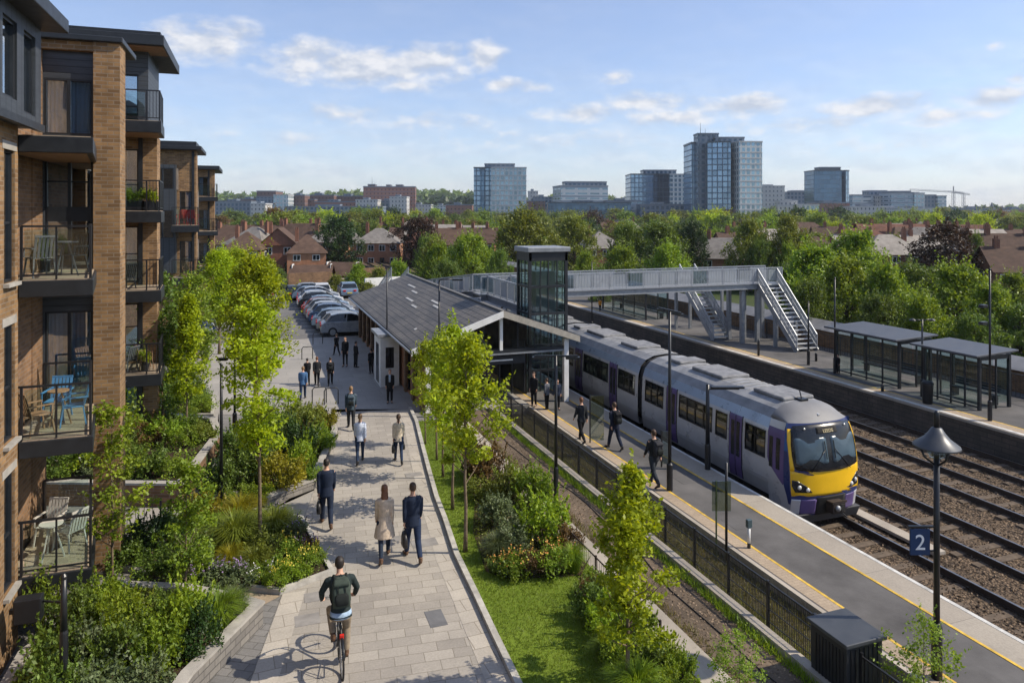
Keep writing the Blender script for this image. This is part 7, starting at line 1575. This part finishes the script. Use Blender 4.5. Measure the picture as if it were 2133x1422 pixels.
for i in range(50):
    px = rng.uniform(450, 2130); yc = rng.uniform(165, 320) if i > 16 else rng.choice([rng.uniform(455, 1000), rng.uniform(1480, 2130)]); yc = yc if yc < 321 else rng.uniform(135, 172); px = px if i > 16 else (rng.uniform(455, 1000) if i < 7 else rng.uniform(1590, 2130))
    if 1000 < px < 1240: continue
    h_ = H('x', px, yc, rng.uniform(8, 15), 8, rng.uniform(4.5, 5.5), rng.uniform(7.4, 8.8), rng.choice(['hip', 'gable']), rng.choice(['brown', 'grey', 'brown', 'red', 'pale']), rng.choice(['brick_red', 'brick_or']), rng.uniform(-.3, .3), -2.5, 3, rng.randrange(1, 3))
    pend(h_, 'small brick house with chimneys', 'deep among the trees ' + ('at the left' if px < 1000 else 'in the middle' if px < 1600 else 'at the right'))
# walls, panels and fences at the end of the car park
for i, (px0, px1, yc, h_, mt) in enumerate(((600, 690, 84, 1.6, M['brick_dk']), (690, 745, 82, 1.2, G['platwall_lt']), (745, 800, 85, 2.0, M['brick_dk']), (760, 850, 79, 1.5, M['white']))):
    a, b = at(px0, yc, -1.6), at(px1, yc+3, -1.6); o = MB().bar(a+V((0, 0, h_*.6+.6)), b+V((0, 0, h_*.6+.6)), .25, h_*1.2+1).build('garden_wall', mt); tag(o, ('low brown brick wall below the outbuilding', 'pale block wall at the end of the car park', 'brown wall at the far right of the car park', 'white panel fence behind the station roof')[i], 'wall')
# ---- trees
def far_tree(kind, seed, shape, n=2600, leaf=.30, h=9.0, r=4.0, z0=1.2, ncl=90, cr=1.15): return tree_meshes(h, r, z0, shape, ncl, n, leaf, LEAF[kind], seed, .22, cr, M['bark_far'], up=.5, core=.55)
TV = {}
for kd in ('fresh', 'mid', 'dark', 'olive', 'copper', 'bright', 'rust'):
    TV[kd] = [far_tree(kd, 200+len(TV)*10+j, ('egg', 'round', 'oval')[j], 4200, .24) for j in range(2)]
BIG = {k: tree_meshes(9, 4.0, .8, sh, 240, 13000, .17, LEAF[k], 300+i, .25, .85, M['bark_far'], core=.6) for i, (k, sh) in enumerate((('dark', 'round'), ('copper', 'round'), ('olive', 'egg'), ('fresh', 'egg'), ('mid', 'oval')))}
TNAME = {'fresh': 'fresh green', 'mid': 'mid green', 'dark': 'dark green', 'olive': 'olive green', 'copper': 'dark copper', 'bright': 'bright green', 'rust': 'russet'}
def bt(label, px, ptop, wpx, yc, kind, base=-2.4, big=True, place=None):
    P = at(px, yc, base); h = zat(ptop, yc)-base; w = wpx/FPX*yc
    ms = BIG[kind] if big and kind in BIG else rng.choice(TV[kind]); t = plant_tree('tree', label, 'tree', P, 'trees among the houses', rng.uniform(0, 6.2), ms, w/8.2, h/9.0)
    if place: pend(t, label, place)
    return t
bt('big dark green round tree between the ivy-covered house and the grey hipped roof', 704, 456, 92, 132, 'dark'); bt('round copper-leaved tree right of the grey hipped roof house', 872, 455, 88, 130, 'copper')
bt('broad green tree left of the lift tower', 985, 495, 118, 88, 'fresh', -1.9); bt('large spreading lime tree behind the lift tower', 1090, 440, 135, 112, 'olive'); bt('green tree right of the lime tree above the lift tower roof', 1195, 455, 105, 116, 'olive'); bt('rounded green tree above the footbridge, left of a pair', 1305, 472, 85, 105, 'mid'); bt('wide green tree above the footbridge middle', 1375, 468, 110, 102, 'mid')
bt('dark conical tree above the footbridge end', 1441, 466, 66, 104, 'dark'); bt('low bright shrub tree behind the footbridge, left', 1300, 520, 100, 78, 'fresh', -1.8); bt('low bright shrub tree behind the footbridge, right', 1395, 515, 110, 76, 'fresh', -1.8)
bt('tall olive tree right of the orange brick house', 1562, 462, 95, 98, 'olive', -2.2); bt('tall olive green tree beside the bridge stairs head', 1640, 455, 90, 96, 'olive', -2.2)
bt('great round copper beech at the right', 1968, 468, 132, 92, 'copper', -2.1)
for i, (px, pt, w, yc, k) in enumerate(((1700, 520, 150, 60, 'fresh'), (1785, 490, 130, 70, 'fresh'), (1765, 545, 140, 54, 'fresh'), (1850, 560, 130, 52, 'fresh'), (1905, 555, 120, 60, 'mid'), (1990, 560, 150, 52, 'fresh'), (2060, 600, 110, 48, 'fresh'), (2125, 640, 120, 46, 'mid'), (2110, 575, 80, 62, 'fresh'), (1690, 590, 90, 50, 'mid'), (1830, 620, 100, 46, 'mid'), (1930, 625, 110, 45, 'fresh'), (2030, 660, 100, 43, 'mid'), (1640, 560, 90, 62, 'mid'))):
    bt('leafy green tree', px, pt, w*1.1, yc, k, -1.7, True, 'in the row behind the far platform wall')
for i, (px, pt, w, yc, k) in enumerate(((745, 555, 60, 84, 'fresh'), (790, 560, 60, 82, 'olive'), (830, 548, 70, 86, 'fresh'), (700, 575, 50, 80, 'olive'), (765, 590, 60, 78, 'olive'), (930, 545, 70, 80, 'mid'), (1040, 525, 60, 80, 'mid'), (570, 560, 60, 92, 'mid'), (520, 545, 70, 95, 'mid'), (470, 530, 70, 92, 'fresh'), (1220, 530, 60, 78, 'fresh'), (1250, 560, 50, 70, 'mid'))):
    bt('small green tree', px, pt, w, yc, k, -1.8, True, 'between the car park and the houses')
for i in range(22):
    px = rng.choice([rng.uniform(860, 1010), rng.uniform(1200, 2140), rng.uniform(1560, 2140)]); yc = rng.uniform(92, 128); 
    bt('leafy garden tree', px, rng.uniform(488, 522), rng.uniform(45, 85), yc, rng.choice(['fresh', 'mid', 'olive', 'mid', 'fresh']), -2.2, True, 'among the nearest houses ' + ('left of the lift tower' if px < 1080 else 'behind the footbridge' if px < 1620 else 'at the right'))
for yc0, yc1, n, hlo, hhi in ((150, 200, 34, 6, 9), (200, 270, 44, 8, 11), (270, 360, 46, 9, 13), (360, 470, 44, 10, 14)):
    for i in range(n):
        px = 445+(2150-445)*(i+rng.uniform(.1, .9))/n; yc = rng.uniform(yc0, yc1); h = rng.uniform(hlo, hhi); kd = rng.choices(['mid', 'fresh', 'olive', 'dark', 'copper', 'bright', 'rust'], [6, 5, 5, 2.5, 1.2, 1, .7])[0]
        zt = zat(0, yc); P = at(px, yc, -2.6); s = h/9; t = plant_tree('tree', None, 'tree', P, 'belt of trees below the skyline', rng.uniform(0, 6.2), rng.choice(TV[kd]), s*rng.uniform(.85, 1.35)*(1.15 if yc > 250 else 1), s)
        zone = 'below far brick offices' if px < 960 else 'below the white-framed block' if px < 1130 else 'below the banded office' if px < 1300 else 'below the tallest tower' if px < 1600 else 'below the dark tower' if px < 1850 else 'towards the cranes'
        pend(t, TNAME[kd]+' tree', ('in near belt ' if yc < 230 else 'in far belt ')+zone)
# ------------------------------------------------------------------ town
def facade_mat(name, glass, frame, sx, sz, ms, tint_var=.35, rough=.12, metal=.0):
    t = NT(name); v = t.coord(); uv = wall_uv(t, v); b = bricktex(t, uv, 1, (0, 0, 0), (1, 1, 1), (.5, .5, .5), sx, sz, ms, 0)
    c = t.mix(b.outputs[0], mul(glass, 1-tint_var), mul(glass, 1+tint_var)); c = t.mix(b.outputs['Fac'], c, frame); r = t.math('ADD', t.math('MULTIPLY', b.outputs['Fac'], .5), rough)
    o_ = t.bsdf(c, r, 0, .5); t.l(t.math('MULTIPLY', t.math('SUBTRACT', 1.0, b.outputs['Fac']), metal), o_.node.inputs['Metallic']); return t.done(o_)
FC = {'blue': facade_mat('blue_curtain_wall', (.20, .31, .43), (.10, .145, .20), 3.0, 3.4, .34, .3, .1, .65), 'dark': facade_mat('dark_curtain_wall', (.085, .165, .26), (.045, .08, .12), 2.4, 3.4, .22, .3, .1, .6), 'white': facade_mat('white_framed_wall', (.20, .32, .40), (.55, .57, .57), 3.0, 3.4, .6, .3, .1, .6), 'pale': facade_mat('pale_office_wall', (.08, .10, .12), (.50, .49, .47), 2.8, 3.3, 1.0), 'grey': facade_mat('grey_office_wall', (.04, .09, .14), (.17, .21, .26), 3.2, 3.4, .7), 'brick': facade_mat('brick_office_wall', (.05, .045, .045), (.26, .12, .085), 3.2, 3.4, 1.2), 'brown': facade_mat('brown_block_wall', (.05, .045, .045), (.17, .095, .075), 3.2, 3.4, 1.2), 'band': facade_mat('banded_office_wall', (.14, .24, .33), (.36, .41, .45), 9.0, 3.4, 1.2, .25, .1, .6)}
PLAIN = {'grey': mat('grey_panel', (.15, .18, .22), .6), 'lgrey': mat('light_grey_panel', (.42, .43, .44), .6), 'slate': mat('slate_band', (.09, .14, .20), .5), 'dk': mat('dark_blue_panel', (.055, .075, .095), .4)}
def tower(label, parts, cat='office building', name='office_building', masts=()):
    """parts: (px0, px1, ytop, distance, depth m, angle, facade, part name)"""
    p0 = parts[0]; P0 = at((p0[0]+p0[1])/2, p0[3], -3); t = thing(name, label, cat, P0, -YAW); BASE[t.name] = V((0, 0, 0))
    for px0, px1, yt, yc, dp, ang, fc, nm in parts:
        P = at((px0+px1)/2, yc, -3); w = (px1-px0)/FPX*yc; h = zat(yt, yc)+3; q = Matrix.Rotation(YAW, 3, 'Z') @ (P-P0)
        c, s = math.cos(ang), math.sin(ang)
        # a box turned by ang whose silhouette is w wide; its nearest corner faces the camera
        if abs(ang) > .02:
            a = dp; b = max(3, (w-a*abs(s))/abs(c)); lx, ly = b/2, a/2
        else: lx, ly = w/2, dp/2
        m = MB(); m.box(-lx, lx, -ly, ly, 0, h); o = m.build(nm, FC.get(fc) or PLAIN[fc], t); o.location = q + V((0, 0, 0)); o.rotation_euler = (0, 0, ang)
        m = MB(); m.box(-lx-.25, lx+.25, -ly-.25, ly+.25, h, h+.9); m.build('parapet', PLAIN['lgrey'] if fc in ('white', 'pale') else PLAIN['grey'] if fc not in ('dark', 'blue') else PLAIN['dk'], o)
        if fc in FC and h > 18:
            nfl = int(h/3.4); m = MB()
            for k in range(1, min(nfl, 40)):
                z = k*3.4; m.box(-lx-.12, lx+.12, -ly-.12, ly+.12, z-(.3 if fc in ('white', 'pale') else .16), z+(.3 if fc in ('white', 'pale') else .16))
            m.build('floor_bands', PLAIN['lgrey'] if fc in ('white', 'pale') else PLAIN['slate'], o)
    for px, yt, yc, zb in masts:
        P = at(px, yc, 0); q = Matrix.Rotation(YAW, 3, 'Z') @ (P-P0); MB().path([V((q.x, q.y, zb+3)), V((q.x, q.y, zat(yt, yc)+3))], [.22, .08], 6).build('mast', PLAIN['dk'], t)
    return t
tower('white-framed office block with a dark glass flank, left of the low banded office', [(1024, 1096, 352, 500, 12, 0, 'white', 'right_wing'), (988, 1028, 352, 505, 14, 0, 'blue', 'left_wing'), (1010, 1072, 344, 510, 8, 0, 'grey', 'rooftop_box'), (1027, 1045, 354, 498.6, 8, 0, 'dark', 'glass_strip'), (1000, 1010, 354, 499.5, 8, 0, 'dark', 'glass_strip')], masts=((1040, 338, 512, 38),))
tower('long low blue-grey office with pale horizontal bands', [(1153, 1263, 390, 520, 24, .18, 'band', 'main_block'), (1172, 1262, 381, 530, 12, .1, 'grey', 'rooftop_box')])
tower('mid-height glass office just left of the tallest tower', [(1308, 1392, 366, 540, 24, .0, 'blue', 'left_wing'), (1355, 1392, 366, 538, 20, 0, 'dark', 'centre_bay'), (1390, 1432, 366, 536, 20, 0, 'white', 'right_wing'), (1337, 1405, 357, 550, 12, 0, 'grey', 'rooftop_box')])
tower('tallest glass tower with a grey core and rooftop masts', [(1432, 1470, 302, 455, 20, 0, 'blue', 'left_wing'), (1468, 1526, 300, 440, 16, -.25, 'blue', 'middle_face'), (1522, 1578, 300, 436, 18, .12, 'white', 'right_face'), (1449, 1470, 282, 445, 10, 0, 'grey', 'core'), (1449, 1492, 282, 450, 10, 0, 'grey', 'core_top'), (1485, 1545, 290, 446, 10, 0, 'grey', 'rooftop_box')], masts=((1459, 256, 445, 54), (1469, 268, 448, 54), (1496, 281, 450, 54), (1527, 284, 448, 50)))
tower('dark blue glass tower right of the tallest tower', [(1685, 1742, 358, 560, 18, 0, 'dark', 'front'), (1738, 1755, 358, 562, 18, .35, 'blue', 'side'), (1702, 1745, 351, 566, 10, 0, 'dk', 'rooftop_box')], masts=((1720, 346, 566, 36),))
tower('pale stepped office right against the tallest tower', [(1578, 1624, 390, 545, 20, 0, 'pale', 'main_block'), (1576, 1600, 388, 555, 20, 0, 'grey', 'rear_block')])
tower('low white office blocks in front of the dark blue tower', [(1612, 1660, 430, 470, 14, 0, 'pale', 'left_block'), (1655, 1697, 428, 480, 14, 0, 'white', 'right_block'), (1620, 1655, 420, 490, 10, 0, 'pale', 'upper_block')])
tower('hazy dark office behind the low white blocks', [(1630, 1688, 402, 640, 20, 0, 'grey', 'main_block'), (1645, 1670, 399, 645, 10, 0, 'grey', 'rooftop_box')])
tower('wide grey office right of the dark blue tower', [(1758, 1842, 408, 620, 20, .1, 'band', 'main_block'), (1803, 1840, 399, 630, 12, 0, 'grey', 'rooftop_box'), (1822, 1843, 410, 610, 8, 0, 'pale', 'end_bay')])
tower('grey office with a white end wall, second right of the dark blue tower', [(1843, 1900, 403, 600, 20, 0, 'band', 'main_block'), (1895, 1916, 404, 596, 14, 0, 'white', 'end_wall'), (1850, 1890, 400, 606, 10, 0, 'grey', 'rooftop_box')])
tower('blue-grey office at the right end of the skyline', [(1913, 1936, 408, 640, 20, 0, 'grey', 'left_part'), (1934, 1958, 410, 638, 20, .1, 'band', 'right_part')])
tower('long red brick office with stepped roof boxes on the left skyline', [(758, 868, 391, 640, 22, .1, 'brick', 'main_block'), (768, 783, 386, 636, 8, 0, 'brown', 'stair_box'), (806, 815, 387, 636, 8, 0, 'brown', 'stair_box'), (826, 840, 387, 636, 8, 0, 'brown', 'stair_box')], masts=((775, 368, 640, 32),))
tower('white office block with a dark flat top on the far left', [(543, 582, 400, 640, 20, 0, 'brown', 'rear_block'), (576, 606, 408, 620, 16, 0, 'white', 'front_block'), (540, 580, 412, 622, 16, 0, 'grey', 'low_block')])
rows_ = [(455, 530, 421, 600, 'grey'), (500, 545, 416, 680, 'brown'), (530, 560, 426, 560, 'pale'), (600, 660, 417, 650, 'brown'), (612, 640, 408, 640, 'brown'), (640, 700, 408, 660, 'brown'), (660, 745, 422, 600, 'brick'), (700, 760, 410, 670, 'brown'), (745, 790, 418, 600, 'pale'), (815, 850, 412, 600, 'pale'), (790, 830, 420, 620, 'grey'), (600, 800, 432, 540, 'grey'), (850, 900, 428, 640, 'pale'), (900, 940, 430, 700, 'white'), (930, 985, 428, 620, 'brick'), (1096, 1135, 420, 640, 'brick'), (1100, 1120, 400, 700, 'pale'), (1140, 1310, 424, 480, 'dark'), (1260, 1330, 420, 500, 'band'), (1330, 1420, 428, 480, 'grey'), (1395, 1440, 416, 560, 'brick'), (1580, 1640, 418, 560, 'pale'), (1690, 1760, 424, 540, 'brick'), (1760, 1850, 432, 520, 'pale'), (1860, 1960, 436, 500, 'white'), (1960, 2010, 438, 560, 'brick'), (2040, 2090, 440, 620, 'pale'), (2005, 2050, 436, 700, 'grey'), (2085, 2140, 437, 650, 'brick'), (1300, 1345, 413, 620, 'pale'), (1110, 1150, 412, 640, 'grey')]
for px0, px1, yt, yc, fc in rows_:
    adj = {'grey': 'low grey building', 'brown': 'low brown brick building', 'pale': 'low cream building', 'brick': 'low red brick building', 'dark': 'long dark glass podium', 'band': 'low banded office', 'white': 'low white building'}[fc]
    o = tower('x', [(px0, px1, yt, yc, 16, 0, fc, 'main_block'), (px0+(px1-px0)*.3, px0+(px1-px0)*.55, yt-4, yc+3, 8, 0, 'grey', 'rooftop_box')], 'building', 'town_building'); pend(o, adj, 'on the skyline ' + ('left of the white-framed block' if px1 < 1000 else 'between white-framed block and tallest tower' if px1 < 1445 else 'right of the tallest tower'))
# masts and cranes
def crane(label, px, ytop, yc, jx0, jx1, jy0, jy1):
    P = at(px, yc, -3); t = thing('tower_crane', label, 'crane', P, -YAW); BASE[t.name] = V((0, 0, 0)); k = yc/FPX; z = zat(ytop, yc)+3; zj = zat((jy0+jy1)/2, yc)+3; cm = mat('crane_steel', (.40, .38, .38), .6)
    m = MB(); w = 1.0
    for sx in (-1, 1):
        for sy in (-1, 1): m.bar((sx*w, sy*w, 0), (sx*w, sy*w, zj), .28, .28)
    for i in range(int(zj/4)): m.bar((-w, -w, i*4), (w, -w, i*4+4), .2, .2)
    m.build('mast', cm, t); m = MB(); m.bar(((jx0-px)*k, 0, zat(jy0, yc)+3), ((jx1-px)*k, 0, zat(jy1, yc)+3), 1.2, .5); m.bar(((jx0-px)*k, 0, zat(jy0, yc)+4.2), ((jx1-px)*k, 0, zat(jy1, yc)+4.2), .3, .3)
    for i in range(14): f = i/14; x = ((jx0-px)+(jx1-jx0)*f)*k; zz = zat(jy0+(jy1-jy0)*f, yc)+3; m.bar((x, 0, zz), (x+1.5, 0, zz+1.2), .2, .2)
    m.build('jib', cm, t); m = MB(); m.bar((0, 0, zj), (0, 0, z), .8, .8); m.build('apex', cm, t)
crane('left tower crane on the horizon with a long jib', 1986, 388, 700, 1895, 2005, 396, 402); crane('right tower crane on the horizon with a short jib', 2007, 402, 720, 1975, 2020, 400, 406)
for px, yt, yb, lab in ((2066, 425, 440, 'thin church spire on the right horizon'), (2088, 425, 440, 'small square tower on the right horizon')):
    P = at(px, 900, -4); t = thing('spire', lab, 'tower', P); z = zat(yt, 900); MB().box(P.x-2.2, P.x+2.2, P.y-2.2, P.y+2.2, -4, z-4).build('tower', PLAIN['dk'], t); MB().lathe([(2.6, 0), (.3, 6 if px == 2066 else 2)], c=(P.x, P.y, z-4), n=6).build('spire_top', PLAIN['dk'], t)
# wooded ridges at the horizon: far woods that read as one mass
rs_ = np.random.RandomState(9)
def ridge(seed, px0, px1, yc, top, n, lm, leaf):
    rs = np.random.RandomState(seed); px = rs.uniform(px0, px1, n); d = yc*rs.uniform(.95, 1.08, n); u = rs.uniform(0, 1, n)**.7
    tp = top(px) + 3.0*np.sin(px*.21+seed)+2.0*np.sin(px*.53)+rs.normal(size=n)*.8
    z = CAMZ-(tp-HORIZ)/FPX*d; z = -3+(z+3)*u; xc = (px-CXP)/FPX*d; C = np.column_stack([CA*xc+SA*d, -SA*xc+CA*d, z])
    o = link(bpy.data.objects.new('distant_wood', quads_mesh('distant_wood', [(leaf_arrays(C, leaf, rs, .6), 0)], [LEAF[lm]]))); o['kind'] = 'stuff'
ridge(31, 440, 1000, 1300, lambda p: 402+6*np.sin(p*.012+1), 9000, 'mid', 6.5); ridge(32, 440, 1000, 900, lambda p: 418+5*np.sin(p*.018), 7000, 'dark', 5); ridge(33, 1080, 1320, 1300, lambda p: 410+5*np.sin(p*.03), 4000, 'mid', 6.5); ridge(34, 1560, 2160, 1500, lambda p: 434+3*np.sin(p*.02), 8000, 'mid', 6.5); ridge(35, 1900, 2160, 900, lambda p: 438+2*np.sin(p*.03), 5000, 'dark', 5)
# ------------------------------------------------------------------ sun, sky, air, camera
SUN_EL, SUN_OFF = math.radians(43), math.radians(2)   # the sun stands to the right, a little behind the camera
sx, sy = math.cos(SUN_OFF), -math.sin(SUN_OFF); d = V((CA*sx+SA*sy, -SA*sx+CA*sy, 0)).normalized(); sun_dir = V((d.x*math.cos(SUN_EL), d.y*math.cos(SUN_EL), math.sin(SUN_EL)))
L = bpy.data.lights.new('sun', 'SUN'); L.energy = 4.95; L.angle = math.radians(.55); L.color = (1.0, .90, .74)
o = link(bpy.data.objects.new('sun', L)); o.rotation_euler = (-sun_dir).to_track_quat('-Z', 'Y').to_euler(); o.location = sun_dir*60
w = bpy.data.worlds.new('World'); scene.world = w; w.use_nodes = True; nt = w.node_tree; nt.nodes.clear()
class W(NT):
    def __init__(s): s.t = nt; s.out = s.n('ShaderNodeOutputWorld')
t = W(); sky = t.n('ShaderNodeTexSky'); sky.sky_type = 'NISHITA'; sky.sun_disc = False; sky.sun_elevation = SUN_EL; sky.sun_rotation = math.atan2(sun_dir.x, sun_dir.y); sky.air_density = 1.0; sky.dust_density = .6; sky.ozone_density = 1.2
gv = t.coord('Generated'); rot = t.scale(gv, 1.0, (0, 0, YAW)); sp = t.n('ShaderNodeSeparateXYZ'); t.l(rot, sp.inputs[0])
az = t.math('ARCTAN2', sp.outputs[0], sp.outputs[1]); el = t.math('ARCSINE', sp.outputs[2])
cb = t.n('ShaderNodeCombineXYZ'); t.l(az, cb.inputs[0]); t.l(el, cb.inputs[1]); pos = cb.outputs[0]
CLOUDS = [(420, 88, 140, 46, .85), (500, 75, 60, 36, .7), (760, 140, 220, 44, 1), (880, 130, 110, 40, .9), (650, 118, 100, 40, .8), (840, 175, 110, 22, .6), (1012, 118, 44, 36, .95), (1042, 175, 48, 18, .75), (1118, 182, 48, 14, .6), (1280, 160, 40, 18, .6), (720, 240, 170, 26, .55), (1345, 214, 100, 26, .85), (1215, 236, 110, 24, .7), (1545, 222, 120, 28, .85), (1400, 245, 160, 24, .6), (1830, 222, 130, 28, .9), (2060, 205, 100, 30, .9), (1990, 240, 140, 26, .7), (2070, 96, 26, 12, .6), (2120, 165, 40, 20, .6), (900, 255, 260, 30, .45), (1700, 260, 300, 26, .5), (1100, 290, 400, 40, .35), (600, 290, 200, 30, .35), (1850, 300, 300, 40, .3)]
mk = None; sh = None
for px, py, rx, ry, k in CLOUDS:
    a = math.atan((px-CXP)/FPX); e = math.atan((HORIZ-py)/FPX*math.cos(a)); rxa = rx/FPX*math.cos(a)**2; rya = ry/FPX*math.cos(a)
    mp = t.scale(pos, (1/rxa, 1/rya, 1), (0, 0, 0), (-a/rxa, -e/rya, 0)); ln = t.n('ShaderNodeVectorMath', operation='LENGTH'); t.l(mp, ln.inputs[0])
    v = t.math('MULTIPLY', t.math('SUBTRACT', 1.42, ln.outputs['Value']), k); mk = v if mk is None else t.math('MAXIMUM', mk, v)
nz = t.noise(t.scale(pos, (22, 42, 1)), 1.0, 9, .54); nz2 = t.noise(t.scale(pos, (9, 30, 1)), 1.0, 6, .6)
dens = t.math('ADD', t.math('MULTIPLY', t.math('MAXIMUM', mk, 0.0), .80), t.math('MULTIPLY', t.math('SUBTRACT', nz, .5), 1.5))
cov = t.ramp(dens, .16, .74); cov = t.math('MULTIPLY', cov, t.ramp(mk, 0.0, .35))
veil = t.math('MULTIPLY', t.ramp(nz2, .34, .70, 0, .62), t.ramp(el, .02, .22, 1.0, .15)); cov = t.math('MAXIMUM', t.math('MULTIPLY', cov, .9), veil)
# cloud brightness: sunlit tops, greyer undersides (a second sample of the density towards the sun)
nzs = t.noise(t.scale(pos, (22, 42, 1), (0, 0, 0), (.16, .40, 0)), 1.0, 9, .54); lit = t.ramp(t.math('SUBTRACT', nz, nzs), -.14, .14)
SKYK = .135
ccol = t.mix(lit, (.50/SKYK, .55/SKYK, .65/SKYK), (.80/SKYK, .80/SKYK, .82/SKYK))
skyc = t.mix(.14, t.mix(1.0, sky.outputs[0], (.93, .96, 1.13), 'MULTIPLY'), (.70/SKYK, .76/SKYK, .86/SKYK))
bg = t.n('ShaderNodeBackground'); bg.inputs[1].default_value = SKYK; t.l(t.mix(cov, skyc, ccol), bg.inputs[0]); t.l(bg.outputs[0], t.out.inputs['Surface'])
# air between the camera and the town
HAZE = True
if HAZE:
    m = MB(); m.box(-2500, 2900, -300, 2900, -5.5, 130); hz = NT('air'); pv = hz.n('ShaderNodeVolumePrincipled'); pv.inputs['Color'].default_value = (.80, .88, 1.0, 1); pv.inputs['Density'].default_value = 0.00013; pv.inputs['Anisotropy'].default_value = .2; hz.l(pv.outputs[0], hz.out.inputs['Volume'])
    o = m.build('haze', hz.m); o['kind'] = 'stuff'
cam = bpy.data.cameras.new('camera'); co = link(bpy.data.objects.new('camera', cam)); co.location = (0, 0, CAMZ); co.rotation_euler = (PI/2, 0, -YAW); cam.sensor_width = 36; cam.lens = 36*FPX/2133; cam.shift_y = -(711-HORIZ)/2133; cam.clip_end = 9000; cam.clip_start = .1
scene.camera = co
scene.view_settings.view_transform = 'Standard'; scene.view_settings.look = 'None'; scene.view_settings.exposure = .21; scene.view_settings.gamma = 1
scene.cycles.max_bounces = 7; scene.cycles.transparent_max_bounces = 14; scene.cycles.volume_bounces = 0; scene.cycles.use_denoising = True; scene.cycles.caustics_reflective = False; scene.cycles.caustics_refractive = False
finish_labels()
